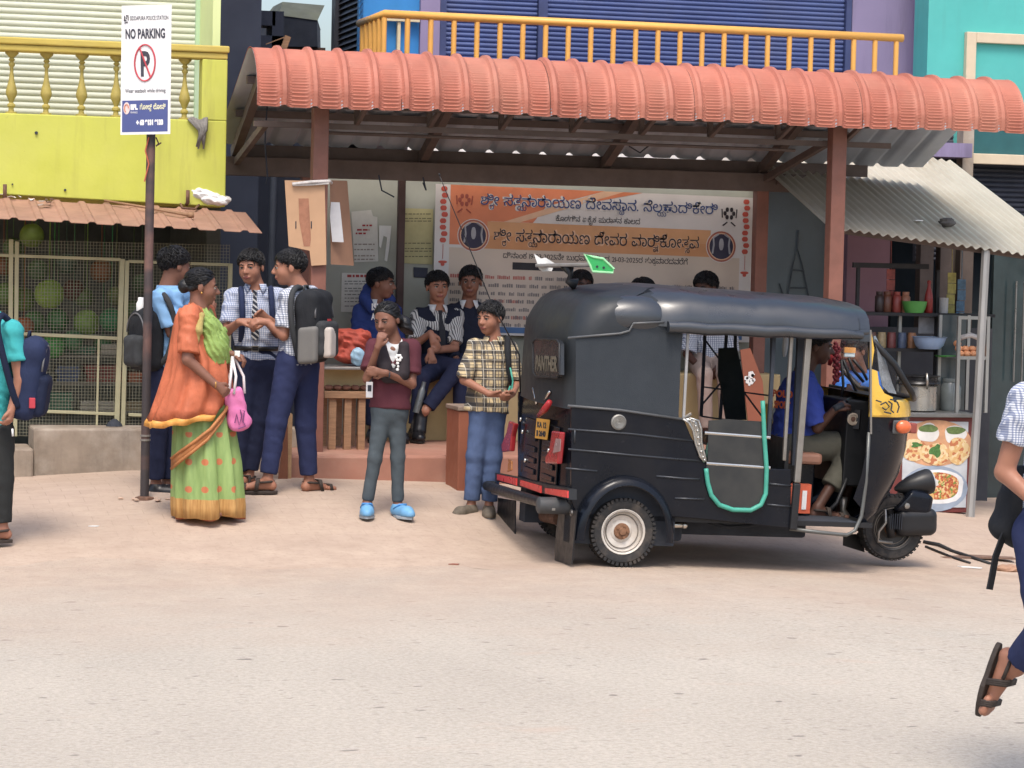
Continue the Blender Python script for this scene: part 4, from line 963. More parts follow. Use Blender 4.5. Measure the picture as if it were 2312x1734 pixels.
# glass cabinet
gx0, gx1 = at(2160, 850, 18.7).x, at(2232, 850, 18.7).x; gz0, gz1 = zc + .031, at(2190, 714, 18.7).z; gm = at(2190, 806, 18.7).z
for x in (gx0, gx1 - .025): 
    for y in (18.7, 19.05): w = MB(); w.box((x, y, gz0), (x + .025, y + .025, gz1)); w.build('cabinet_post', mALU, st)
for z in (gz1 - .025, gm - .02):
    w = MB(); w.box((gx0 + .0255, 18.702, z), (gx1 - .0255, 18.722, z + .025)); w.build('cabinet_bar', mALU, st)
w = MB(); w.box((gx0 + .03, 18.73, gm - .018), (gx1 - .03, 19.05, gm - .008)); w.build('cabinet_floor', mALU, st)
w = MB(); w.box((gx0 + .03, 19.06, gz0), (gx1 - .03, 19.07, gz1)); w.build('cabinet_back', M('smoky_glass', (64, 76, 80), .15, var=.2, spec=.6), st)
# posts of the stall roof
w = MB(); w.tube([at(2226, 566, 18.55), at(2208, 900, 18.45), at(2190, 1176, 18.35)], .034, 8); w.box(at(2190, 1176, 18.35) + Vector((-.07, -.05, -.03)), at(2190, 1176, 18.35) + Vector((.07, .05, .01)))
w.build('stall_post', M('galvanised_post', (150, 148, 144), .45, metal=.4, var=.2, scale=8, stretch=(1, 1, .2)), st, smooth=True, auto=40)
# things on it
def put_lathe(name, px, py, Y, prof, mat, lab, cat, z=None, n=18, group=None):
    a = at(px, py, Y); m = MB(); m.lathe(prof, (a.x, Y, a.z if z is None else z), n); return tag(m.build(name, mat, smooth=True, auto=40), lab, cat, group)
pot = thing('cooking_pot', 'steel cooking pot with a dark lid and handles on the stall counter', 'pot', at(2070, 938, 18.85))
a = at(2071, 936, 18.85); zz = zc + .031
w = MB(); w.lathe([(.13, 0), (.145, .01), (.145, .19), (.155, .2), (.15, .205)], (a.x, 18.85, zz), 24); w.build('pot_body', M('brushed_steel', (176, 172, 164), .3, metal=.9, var=.08), pot, smooth=True, auto=40)
w = MB(); w.lathe([(.165, .206), (.17, .215), (.16, .235), (.15, .24), (.15, .262), (.168, .268), (.168, .275), (.02, .28)], (a.x, 18.85, zz), 24); w.build('lid', M('dark_lid', (54, 54, 56), .3, metal=.6), pot, smooth=True, auto=40)
w = MB(); w.tube([(a.x + .0, 18.68, zz + .18), (a.x - .01, 18.66, zz + .24), (a.x - .01, 18.67, zz + .30)], .01, 7); w.build('ladle_handle', M('brushed_steel', (176, 172, 164)), pot, smooth=True)
BOT = [(.030, 0), (.034, .01), (.034, .10), (.030, .14), (.014, .20), (.012, .225), (.016, .226), (.016, .25), (.008, .255)]
JAR = [(.04, 0), (.045, .01), (.045, .12), (.03, .135), (.034, .137), (.034, .16)]
zs_ = za_ + .0005
put_lathe('sauce_bottle', 2096, 705, 19.2, BOT, M('ketchup_red', (150, 36, 28), .3), 'tall red sauce bottle standing alone at the right of the stall shelf', 'bottle', zs_)
for px, c, nm in ((1985, (60, 44, 42), 'dark brown'), (2002, (110, 64, 44), 'amber'), (2024, (150, 60, 50), 'red lidded'), (2044, (170, 110, 80), 'pale orange'), (2130, (176, 176, 176), 'silver')):
    put_lathe('jar', px, 705, 19.22, [(r * .8, h) for r, h in (JAR if px != 2130 else JAR[:3] + [(.02, .12)])], M('jar_' + nm.replace(' ', '_'), c, .35), '%s jar on the upper stall shelf' % nm, 'jar', zs_)
put_lathe('bowl', 2064, 705, 19.15, [(.07, 0), (.085, .03), (.1, .09), (.095, .09), (.08, .03)], M('green_plastic', (70, 150, 60), .4), 'bright green plastic tub on the upper stall shelf', 'tub', zs_)
put_lathe('bowl', 2098, 786, 19.02, [(.08, 0), (.11, .03), (.13, .09), (.14, .095), (.125, .09), (.1, .03)], M('pale_blue_tub', (140, 166, 200), .4), 'pale blue plastic basin on the lower stall shelf', 'basin', zb3 + .0005)
m = MB(); a = at(2098, 745, 19.25); m.box((a.x - .08, 19.27, zb3 + .11), (a.x + .09, 19.29, za_ - .03)); tag(m.build('packet', M('pale_packet', (170, 170, 176), .4, var=.25, scale=16), bevel=.01), 'pale plastic packet behind the blue basin', 'packet')
m = MB(); a = at(2142, 792, 19.05); m.lathe([(.1, 0), (.11, .012), (.1, .013)], (a.x, 19.05, zb3 - .06), 18); tag(m.build('plate', M('green_plate', (60, 140, 50), .4), smooth=True), 'green plate hanging under the lower stall shelf', 'plate')
for px, c, nm in ((1968, (90, 60, 50), 'brown'), (1990, (150, 130, 90), 'straw'), (2012, (110, 50, 46), 'maroon'), (2036, (70, 84, 110), 'slate blue'), (2058, (150, 100, 60), 'ochre')):
    put_lathe('tin', px, 785, 19.2, [(.036, 0), (.036, .10), (.032, .105), (.032, .12)], M('tin_' + nm.replace(' ', '_'), c, .4, var=.3, scale=30), '%s tin on the lower stall shelf' % nm, 'tin', zb3 + .0005)
for px, py, c, nm in ((2012, 602, (150, 60, 50), 'red'), (2150, 610, (160, 150, 60), 'yellow'), (2172, 625, (70, 110, 140), 'blue')):
    a = at(px, py, 19.3); m = MB()
    for k in range(4): m.box((a.x - .035 + .004 * (k % 2), 19.3 + .006 * k, a.z - .10 - .085 * k), (a.x + .035 + .004 * (k % 2), 19.305 + .006 * k, a.z - .02 - .085 * k))
    m.tube([(a.x, 19.3, a.z - .02), (a.x, 19.32, a.z + .35)], .004, 4)
    tag(m.build('sachet_strip', M('sachet_' + nm, c, .35, var=.4, scale=24)), 'strip of %s snack sachets hanging under the zinc awning' % nm, 'sachets')
bg = thing('bun_bag', 'clear bag of round orange puris inside the glass cabinet', 'bag', (gx0 + .12, 18.85, gm - .007))
for k in range(9):
    m = MB(); m.ball((gx0 + .07 + .055 * (k % 4), 18.80 + .03 * (k // 4), gm + .02 + .038 * (k // 4)), (.032, .032, .026), 10, 7); m.build('puri', M('puri_orange', (196, 130, 84), .6, var=.2, scale=30), bg, smooth=True)
m = MB(); m.tube([(gx0 + .07, 18.82, gm + .14), (gx0 + .15, 18.8, gm + .165), (gx0 + .24, 18.82, gm + .14)], .02, 8); m.build('bag_neck', M('clear_bag', (190, 186, 184), .3), bg, smooth=True)
put_lathe('glass_jar', 2143, 1000, 18.95, [(.07, 0), (.08, .02), (.08, .18), (.06, .22), (.065, .225), (.065, .25)], M('grey_glass', (110, 118, 118), .15, spec=.6), 'big clear glass jar left of the cabinet', 'jar', zc + .031)
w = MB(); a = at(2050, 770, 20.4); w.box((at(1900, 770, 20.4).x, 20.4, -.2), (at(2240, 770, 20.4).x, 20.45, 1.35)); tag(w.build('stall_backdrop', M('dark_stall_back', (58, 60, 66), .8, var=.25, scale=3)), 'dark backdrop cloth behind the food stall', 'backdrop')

# ================================================================ no parking sign
sg = thing('parking_sign', 'white no parking board on a dark rusty pole at the pavement edge', 'sign', gpt(326, 1127))
b0 = gpt(326, 1127); YP = b0.y; t0 = at(341, 300, YP); 
w = MB(); w.tube([b0 - Vector((0, 0, .1)), t0, t0 + (t0 - b0).normalized() * .75], .0285, 14)
t = NT('rusted_pole'); X, Y_, Z = t.xyz(); band = t.ramp(t.noise(2.2, 3, .5, (.1, .1, 1)), .48, .56)
t.color(t.mix(t.math('MULTIPLY', band, t.ramp(t.noise(12, 4), .2, .6)), sl((62, 56, 58)), sl((118, 84, 74)))); t.set(Roughness=.6, Metallic=.1)
w.build('pole', t.m, sg, smooth=True, auto=50)
w = MB(); w.lathe([(.07, -.02), (.06, .012), (.032, .02)], b0 + Vector((0, 0, .0)), 14); w.build('base_plate', M('rusty_iron', (110, 78, 60)), sg)
w = MB(); w.lathe([(.033, 0), (.033, .012)], b0 + (t0 - b0) * .172, 14); w.lathe([(.033, 0), (.033, .012)], b0 + (t0 - b0) * .16, 14); w.build('wire_band', M('grey_wire', (120, 116, 110), .5), sg)
for c, pts in ((('orange_thread', (190, 90, 60)), ((336, 310), (328, 340), (336, 370), (326, 410))), (('dark_thread', (90, 60, 60)), ((352, 310), (358, 324), (352, 330), (364, 322)))):
    m = MB(); m.tube([at(x, y, YP - .03) for x, y in pts], .005, 5); m.build('thread', M(c[0], c[1], .8), sg)
# board: its right end is nearer to the road
q = {k: at(x, y, YP + dy) for k, (x, y, dy) in dict(tl=(278, 14, .02), tr=(389, 0, -.10), br=(387, 303, -.10), bl=(275, 305, .02)).items()}
ex = (q['br'] - q['bl']); ey = (q['tl'] - q['bl']); q['tr'] = q['tl'] + ex; nn = ex.cross(ey).normalized()
off = nn * (.03) + Vector((0, 0, 0))
def sp_(u, v, l=0): return q['bl'] + ex * u + ey * v + nn * (l + .033)
mSW = M('sign_white', (226, 226, 226), .4, var=.03); mSI = M('sign_ink', (62, 62, 74), .5); mSR = M('sign_red', (200, 60, 74), .5); mSB = M('sign_blue', (72, 84, 142), .45, var=.08)
w = MB(); w.add([sp_(0, 0), sp_(1, 0), sp_(1, 1), sp_(0, 1), sp_(0, 0, -.004), sp_(1, 0, -.004), sp_(1, 1, -.004), sp_(0, 1, -.004)], [(0, 1, 2, 3), (7, 6, 5, 4), (0, 4, 5, 1), (1, 5, 6, 2), (2, 6, 7, 3), (3, 7, 4, 0)]); w.build('board', mSW, sg)
w = MB(); w.add([sp_(.03, .02, .001), sp_(.95, .02, .001), sp_(.95, .265, .001), sp_(.03, .265, .001)], [(0, 1, 2, 3)]); w.build('blue_panel', mSB, sg)
W_, H_ = ex.length, ey.length
def st_(name, s, u0, u1, v, vh, mat, kan=False, bold=0, lift=.002): letter(name, s, sp_(u0, v, lift), ex, ey, vh * H_ * 1.35, mat, sg, width=(u1 - u0) * W_, kan=kan, height=None if kan else vh * H_, bold=bold, lift=0)
st_('heading', 'SIDDAPURA POLICE STATION', .17, .94, .885, .032, mSI)
st_('no_parking', 'NO PARKING', .08, .88, .745, .075, mSI, bold=.003)
st_('parking_letter', 'P', .385, .59, .455, .19, mSI, bold=.006)
m = MB(); C0 = sp_(.48, .555, .004); m.tube([C0 + ex.normalized() * (.205 * W_ * math.cos(2 * math.pi * k / 40)) + ey.normalized() * (.14 * H_ * math.sin(2 * math.pi * k / 40)) for k in range(40)], .0055, 6, closed=True)
m.tube([C0 + ex * (-.11) + ey * (.115), C0 + ex * (.12) + ey * (-.115)], .0055, 6); m.build('prohibition_ring', mSR, sg)
st_('caption', 'Wear seatbelt while driving', .09, .90, .325, .03, mSI)
m = MB(); m.tube([sp_(.06, .865, .003), sp_(.13, .872, .003)], .003, 5)
for k in range(3): m.tube([sp_(.095, .88 + .018 * k, .003), sp_(.07 + .02 * k, .89 + .018 * k, .003)], .004, 5); m.tube([sp_(.055, .88, .003), sp_(.06, .92, .003)], .003, 5); m.tube([sp_(.135, .885, .003), sp_(.13, .925, .003)], .003, 5)
m.build('police_emblem', mSI, sg)
m = MB(); C1 = sp_(.12, .205, .0025); m.prism([C1 + ex.normalized() * (.065 * W_ * math.cos(2 * math.pi * k / 24)) + ey.normalized() * (.047 * H_ * math.sin(2 * math.pi * k / 24)) for k in range(24)], -nn * .001); m.build('round_logo', M('sign_cream', (220, 196, 190), .5), sg)
m = MB(); m.tube([C1 + ex.normalized() * (.04 * W_ * math.cos(2 * math.pi * k / 20)) + ey.normalized() * (.03 * H_ * math.sin(2 * math.pi * k / 20)) + nn * .002 for k in range(15)], .003, 5); m.build('logo_mark', M('logo_orange', (210, 120, 80), .5), sg)
st_('lender_name', 'IIFL', .20, .345, .195, .04, mSW, bold=.003); st_('kannada_line', 'ಗೋಲ್ಡ್ ಲೋನ್', .39, .91, .195, .040, M('sign_pale_yellow', (226, 222, 180), .5), True, bold=.001)
st_('lender_line', 'FINANCE', .20, .34, .165, .014, mSW)
st_('phone_number', '+ 63 9131 9133', .32, .86, .075, .042, mSW, bold=.004)
# ================================================================ auto rickshaw
# own frame: x forward (right in the photo), y away from the camera, z up; origin on the ground under the rear axle
rk = thing('auto_rickshaw', 'black auto rickshaw with vinyl hood, yellow front band and green finned roof spoiler', 'auto rickshaw', (4.80, 15.87, .022), rot=(.02, .034, 0))
RKM = world_matrix(rk); RKI = RKM.inverted()
def P(px, py, yl):
    d = RKI.to_3x3() @ ray(px, py); o = RKI @ EYE; return o + d * ((yl - o.y) / d.y)
mVIN = M('black_vinyl', (38, 43, 50), .34, var=.12, scale=3, bump=.1, bscale=22, dirt=.06, dirtc=(60, 60, 60), spec=.9)
mHOOD = M('hood_canvas', (36, 41, 46), .5, var=.14, scale=3, bump=.15, bscale=24, dirt=.15, dirtc=(72, 72, 66), spec=.4)
mCLOTH = M('grey_black_canvas', (44, 51, 58), .75, var=.08, scale=4, bump=.25, bscale=160)
mPNT = M('black_paint', (15, 20, 30), .2, var=.15, scale=4, dirt=.22, dirtc=(58, 55, 52), coat=.06, spec=.24)  # black raised to navy, haze painted into the colour
mPLA = M('black_plastic', (34, 35, 38), .42, var=.15, scale=8, dirt=.12, dirtc=(70, 66, 62), spec=.35)
mTYR = M('tyre_rubber', (44, 44, 45), .85, var=.15, scale=20, dirt=.5, dirtc=(110, 98, 86), bump=.2)
mCHR = M('chrome', (196, 194, 188), .18, metal=1.0, var=.05, scale=12)
mSTE = M('dull_steel', (150, 146, 140), .38, metal=.8, var=.12, scale=14, dirt=.2)
mCOW = M('yellow_cowl_paint', (226, 178, 8), .3, var=.06, scale=5, coat=.3)
mTEALT = M('teal_tube', (52, 160, 138), .45, var=.12, scale=20)
mREDL = M('red_lens', (160, 24, 34), .2, var=.12, scale=20, coat=.4)
L = dict(local=True)
HW = .62
# hood: U shaped rings (rear and sides) closing into the roof
def uring(z, xr, w, xf, rc, bulge=.0):
    n = 7; pts = [Vector((xf, -w, z)), Vector((xf * .5 + xr * .5, -w, z)), Vector((xr + rc, -w, z))]
    for k in range(1, n): t = math.pi / 2 * k / n; pts.append(Vector((xr + rc - rc * math.sin(t), -w + rc - rc * math.cos(t), z)))
    for k in range(9): y = (-w + rc) + (2 * w - 2 * rc) * k / 8; pts.append(Vector((xr - bulge * (1 - (y / (w - rc)) ** 2), y, z)))
    for k in range(n - 1, 0, -1): t = math.pi / 2 * k / n; pts.append(Vector((xr + rc - rc * math.sin(t), w - rc + rc * math.cos(t), z)))
    return pts + [Vector((xr + rc, w, z)), Vector((xf * .5 + xr * .5, w, z)), Vector((xf, w, z))]
XF = P(1535, 850, -HW).x; zhood = P(1400, 930, -HW).z; zr0 = 1.50
def rtop(x): return 1.70 - .018 * max(0, x - .2) - .005
lev = [(zhood, -.40, HW, .16), (zhood + .02, -.395, HW, .16), (1.05, -.405, HW, .17), (1.34, -.40, HW, .17), (1.42, -.392, HW, .17), (1.50, -.355, HW, .19), (1.56, -.32, .605, .2), (1.605, -.27, .57, .22), (1.645, -.17, .49, .25), (1.675, -.02, .37, .26), (1.69, .2, .2, .18)]
w = MB(); w.rings([uring(z, xr, ww, max(XF, xr + rc + .02), rc, .035) for z, xr, ww, rc in lev], cap=False, closed=False)
w.build('hood', mHOOD, rk, smooth=True, auto=50, **L)
# roof skin: section (y, z offset from the crown)
SEC = [(-.655, -.215), (-.652, -.18), (-.640, -.135), (-.61, -.085), (-.54, -.045), (-.42, -.020), (-.2, -.004), (0, 0), (.2, -.004), (.42, -.020), (.54, -.045), (.61, -.085), (.64, -.135), (.652, -.18), (.655, -.215)]
SEC2 = []
for a, b in zip(SEC, SEC[1:]): SEC2 += [a, ((a[0] + b[0]) / 2, (a[1] + b[1]) / 2)]
SEC2.append(SEC[-1])
XE = P(1962, 720, -.62).x
def roofring(x):
    k = sstep((x + .22) / .42); q = []
    fr = sstep((x - XE + .10) / .10)
    for y, dz in SEC2:
        sag = .008 * math.sin(x * 9 + y * 3) + .006 * math.sin(x * 21 + 1)
        yy = y * (.55 + .45 * k) if k < 1 else y
        q.append(Vector((x + (.02 * (1 - abs(y) / .66)) * fr, yy * (1 - .04 * fr), rtop(x) + dz * (1 + .1 * math.sin(x * 6)) + sag * min(1, abs(y) * 1.6) - .05 * (1 - k) - .02 * fr)))
    return q
xs_ = [-.10, .0, .1, .2, .32, .45, .6, .75, .9, 1.05, 1.2, 1.35, 1.5, XE - .06, XE - .02, XE + .01]
w = MB(); R_ = [roofring(x) for x in xs_]; w.rings(R_, cap=False, closed=False)
last = R_[-1]; low = [Vector((v.x + .004, v.y * .985, min(v.z, rtop(XE) - .06) - .13)) for v in last]
w.rings([last, low], cap=False, closed=False)
w.build('roof', mVIN, rk, smooth=True, auto=60, **L)
# stiff hood side shoulder where roof and hood meet
S = Soft(.012, .05); 
for s in (-1, 1): S.ell((.02, s * .50, 1.495), (.30, .142, .135)); 
S.ell((.1, 0, 1.50), (.36, .5, .17))
V_, F_ = S.mesh(); V_ = smooth_mesh(V_, F_, 2); w = MB(); w.add([tuple(v) for v in V_], F_.tolist()); w.build('hood_shoulder', mVIN, rk, smooth=True, **L)
# canvas side panel, rolled curtains
w = MB(); pts = [P(x, y, -HW - .004) for x, y in ((1300, 765), (1400, 748), (1424, 742), (1433, 728), (1540, 730), (1532, 948), (1440, 934), (1300, 918))]; w.prism(pts, (0, .004, 0)); w.build('side_curtain', mCLOTH, rk, **L)
w = MB(); w.tube([P(1282, 763, -HW - .008), P(1400, 753, -HW - .012), P(1421, 747, -HW - .012), P(1430, 730, -HW - .02), P(1500, 727, -.655)], .007, 6); w.tube([P(1282, 916, -HW - .004), P(1400, 926, -HW - .006), P(1545, 947, -HW - .004)], .008, 6); w.build('hood_seam', M('seam_vinyl', (84, 86, 88), .4), rk, smooth=True, **L)
w = MB(); a, b = P(1508, 738, -.665), P(1948, 757, -.665); w.tube([a + (b - a) * (k / 10) + Vector((0, 0, .004 * math.sin(k * 2.3))) for k in range(11)], [.036, .039, .038, .037, .039, .038, .037, .036, .034, .033, .02], 12)
w.tube([b - Vector((.1, 0, 0)), b + Vector((.05, .05, .02))], .02, 8); w.build('rolled_curtain', mVIN, rk, smooth=True, auto=60, **L)
# lower tub: rear with rounded corners
zb_, zt_ = .36, zhood
w = MB(); w.rings([uring(z, -.365, HW - .01, -.26, .07, .01) for z in (zb_, zb_ + .03, .6, zt_ - .02, zt_)], cap=False, closed=False); w.build('rear_body', mPNT, rk, smooth=True, auto=50, **L)
# near side panel with the wheel arch
WC = P(1406, 1205, -.62); AR, AH = .298, .345
arcp = []
zs0 = P(1523, 1166, -.62).z
for k in range(15):
    t = math.pi * (k / 14); arcp.append(Vector((WC.x + AR * math.cos(t), -.62, max(zs0 - .0, WC.z + AH * math.sin(t)))))
def side(yl, th):
    top = [P(x, y, -.62) for x, y in ((1290, 919), (1400, 927), (1545, 948), (1560, 985), (1596, 1054), (1700, 1057), (1786, 1060), (1786, 1193), (1700, 1184), (1600, 1173))]
    poly = top + [Vector((v.x, -.62, v.z)) for v in arcp] + [P(1290, 1130, -.62)]
    return [Vector((v.x, yl, v.z)) for v in poly], th
w = MB(); p_, th = side(-.62, .03); w.prism(p_, (0, th, 0)); w.build('side_panel', mPNT, rk, bevel=.004, **L)
w = MB(); p_, th = side(.59, .03); w.prism(p_, (0, th, 0)); w.build('side_panel', mPNT, rk, **L)
# pressed mouldings
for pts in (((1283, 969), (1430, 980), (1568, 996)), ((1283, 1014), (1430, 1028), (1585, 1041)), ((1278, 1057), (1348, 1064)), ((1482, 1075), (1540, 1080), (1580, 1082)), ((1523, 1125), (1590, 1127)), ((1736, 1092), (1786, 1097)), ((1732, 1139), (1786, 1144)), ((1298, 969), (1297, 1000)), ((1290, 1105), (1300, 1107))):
    m = MB(); m.tube([P(x, y, -.621) for x, y in pts], .006, 6); m.build('moulding', M('moulding_highlight', (62, 66, 72), .3, metal=.3), rk, smooth=True, **L)  # lighter metal tone paints the gloss highlight along each pressed line
w = MB(); c = P(1396, 953, -.62)
w.lathe([(.047, -.0005), (.047, .012), (.040, .018), (.040, .012), (.002, .010)], c, 20, 'Y'); 
for r in (.012, .02, .028, .035): w.tube([c + Vector((r * math.cos(t * .3142), -.014, r * math.sin(t * .3142))) for t in range(20)], .003, 5, closed=True)
w.build('vent_cap', M('grey_vent', (140, 138, 132), .4, metal=.3), rk, smooth=True, auto=40, **L)
# fender
w = MB(); rr = []
for k in range(21):
    t = math.pi * (-.03 + 1.06 * k / 20); cx, sz_ = math.cos(t), math.sin(t)
    def q(r, y): return Vector((WC.x + (AR + r) * cx, y, WC.z + (AH + r) * sz_ - .01))
    rr.append([q(.015, -.618), q(.02, -.64), q(.008, -.672), q(-.012, -.69), q(-.034, -.695), q(-.04, -.688), q(-.03, -.68), q(-.012, -.66), q(-.008, -.618)])
w.rings(rr, True); w.build('fender', mPNT, rk, smooth=True, auto=60, **L)
for a, b in ((-.585, -.45), (.45, .585)):
    w = MB(); w.box((-.33, a, .12), (.33, b, .6)); w.build('wheel_housing', mDARK, rk, **L)
# chassis and floor
w = MB(); fz = P(1850, 1205, -.6).z; w.box((-.30, -.585, .27), (1.62, .585, .30)); w.build('chassis', mPLA, rk, **L)
w = MB(); w.tube([P(1783, 1194, -.6), P(1860, 1203, -.6), P(1912, 1208, -.6), P(1930, 1198, -.59), P(1945, 1165, -.58), P(1955, 1090, -.585), P(1962, 976, -.6)], .012, 8); w.build('door_edge', M('edge_trim', (96, 98, 96), .4, metal=.3), rk, smooth=True, **L)
w = MB(); w.box((P(1786, 1190, -.6).x, -.585, .2995), (P(1935, 1200, -.6).x, .585, .305)); w.build('floor_mat', mDARK, rk, **L)
w = MB(); a = P(1500, 1190, -.45); w.tube([a + Vector((-.12, 0, .01)), a], .035, 12); w.build('side_box', mPLA, rk, smooth=True, auto=50, **L)
w = MB(); a = P(1545, 1186, -.5); w.tube([a + Vector((-.10, .02, .0)), a + Vector((-.012, 0, 0))], .02, 12); w.ball(a, .023, 12, 8); w.build('exhaust_tip', mCHR, rk, smooth=True, **L)
w = MB(); w.box((P(1478, 1190, -.4).x, -.42, .13), (P(1540, 1190, -.4).x, -.2, .24)); w.box((.3, -.3, .16), (1.3, .3, .27)); w.build('engine_tray', mDARK, rk, bevel=.02, **L)
w = MB(); w.tube([P(x, y, -.3) for x, y in ((1600, 1178), (1640, 1190), (1690, 1188), (1730, 1178))], .012, 6); w.build('hose', mDARK, rk, smooth=True, **L)
# rear: doors, lamps, plate, bumper
XRr = -.385
def RP(px, py, x=XRr):
    d = RKI.to_3x3() @ ray(px, py); o = RKI @ EYE; return o + d * ((x - o.x) / d.x)
w = MB()
for y0 in (-.40, .02):
    w.box((XRr, y0, .42), (XRr + .01, y0 + .36, .80))
    for z0 in (.46, .53, .60, .67): w.box((XRr - .012, y0 + .06, z0), (XRr - .0005, y0 + .30, z0 + .035))
w.build('engine_door', mPNT, rk, bevel=.008, **L)
def lamp(pts, name, mat, th=.035): m = MB(); m.prism([RP(x, y, XRr - .012) for x, y in pts], (-th, 0, 0)); return m.build(name, mat, rk, bevel=.008, **L)
tl = lamp(((1258, 973), (1277, 976), (1270, 1048), (1243, 1047), (1243, 1032), (1252, 1016)), 'tail_lamp', mREDL)
m = MB(); m.prism([RP(x, y, XRr - .0475) for x, y in ((1256, 990), (1267, 991), (1265, 1019), (1249, 1023))], (-.004, 0, 0)); m.build('clear_lens', M('clear_lens', (150, 120, 118), .2, spec=.6), tl, local=True)
lamp(((1160, 951), (1172, 957), (1166, 985), (1163, 1019), (1145, 1021), (1143, 1004), (1155, 975)), 'tail_lamp', mREDL)
lamp(((1151, 1036), (1158, 1040), (1158, 1062), (1148, 1066)), 'reflector', M('amber_lens', (196, 120, 30), .25, coat=.4), .01)
pp = [RP(x, y, XRr - .016) for x, y in ((1213, 944), (1242, 948), (1236, 993), (1209, 989))]
m = MB(); m.prism(pp, (-.004, 0, 0)); np_ = m.build('number_plate', M('plate_yellow', (224, 160, 20), .45), rk, **L)
exx, eyy = (pp[2] - pp[3]), (pp[0] - pp[3])
for i, (s, v) in enumerate((('KA 12', .56), ('B 2640', .14))):
    o = pp[3] + exx * .12 + eyy * v + Vector((-.006, 0, 0)); 
    mb = letter('plate_text', s, o, exx, eyy, .05, mDARK, None, width=exx.length * .76, height=eyy.length * .28, bold=.002, lift=0, into=MB()); mb.build('plate_text', mDARK, np_, local=True)
m = MB()
for a, b in (((1122, 1077), (1165, 1088)), ((1174, 1090), (1220, 1105)), ((1230, 1108), (1281, 1116))):
    q = [RP(a[0], a[1] - 6, -.42), RP(b[0], b[1] - 8, -.42), RP(b[0], b[1] + 8, -.42), RP(a[0], a[1] + 6, -.42)]
    m = MB(); m.prism(q, (.01, 0, 0)); m.build('reflective_strip', M('red_reflective', (214, 44, 34), .3), rk, **L)
m = MB(); q = [RP(1118, 1068, -.412), RP(1284, 1104, -.412), RP(1284, 1128, -.412), RP(1118, 1086, -.412)]; m.prism(q, (.05, 0, 0)); m.build('rear_valance', mPLA, rk, **L)
ba, bb = RP(1100, 1097, -.46), RP(1235, 1138, -.46)
m = MB(); m.tube([ba + Vector((.05, .02, 0)), ba, (ba + bb) / 2, bb], .032, 10); m.build('bumper', mPLA, rk, smooth=True, auto=60, **L)
m = MB(); m.lathe([(.035, -.10), (.05, -.09), (.053, .08), (.048, .1), (.02, .108)], bb + Vector((.03, -.03, -.005)), 16, 'X'); m.build('bumper_cap', M('grey_plastic', (66, 68, 70), .5), rk, smooth=True, auto=50, **L)
m = MB(); m.bar(RP(1112, 1112, -.44), RP(1250, 1150, -.44), .02, .015); m.build('bumper_rail', mSTE, rk, **L)
for pts, x in ((((1124, 1124), (1163, 1130), (1162, 1226), (1120, 1213)), -.36), (((1262, 1150), (1301, 1152), (1290, 1275), (1252, 1266), (1255, 1200)), -.33)):
    m = MB(); m.prism([RP(a, b, x) for a, b in pts], (.008, 0, 0)); m.build('mud_flap', mPLA, rk, **L)
m = MB(); m.lathe([(.02, 0), (.02, .01)], RP(1288, 1158, -.34), 8, 'X'); m.build('flap_bolt', mSTE, rk, **L)
m = MB(); m.tube([RP(1205, 1160, -.2), RP(1262, 1172, -.2)], .04, 10); m.build('axle_tube', M('rusty_iron', (110, 78, 60)), rk, smooth=True, auto=50, **L)
# rear window with lettering
wp = [RP(x, y, -.452) for x, y in ((1209, 765), (1258, 768), (1263, 776), (1263, 846), (1257, 853), (1210, 850), (1204, 842), (1203, 774))]
m = MB(); m.prism(wp, (.03, 0, 0)); m.build('rear_window', M('window_plastic', (34, 36, 38), .25, spec=.6), rk, **L)
m = MB(); m.tube(wp, .0065, 6, closed=True); m.build('window_rim', mPLA, rk, smooth=True, **L)
o = RP(1208, 834, -.456); e_ = RP(1257, 838, -.456) - o; u_ = RP(1209, 800, -.456) - o
mb = letter('window_text', 'PANTHER', o, e_, u_, .06, mSTE, None, width=e_.length, height=u_.length * .95, bold=.002, lift=0, into=MB()); mb.build('window_text', M('faded_gold', (104, 97, 82), .5), rk, local=True)
# latches and red tool
for a, b in (((1204, 876), (1212, 912)), ((1242, 884), (1228, 908))): m = MB(); m.tube([RP(*a, -.43), RP(*b, -.42)], .010, 6); m.build('latch', mCHR, rk, smooth=True, **L)
m = MB(); m.tube([RP(1241, 908, -.45), RP(1230, 924, -.45), RP(1216, 938, -.44)], [.018, .022, .012], 8); m.build('strap_handle', M('red_plastic', (176, 28, 36), .3), rk, smooth=True, **L)
m = MB()
for px, py in ((1152, 955), (1176, 947), (1180, 975), (1239, 1017), (1186, 1040)): m.ball(RP(px, py, -.40), (.012, .012, .016), 8, 6)
m.build('door_bolts', mCHR, rk, smooth=True, **L)
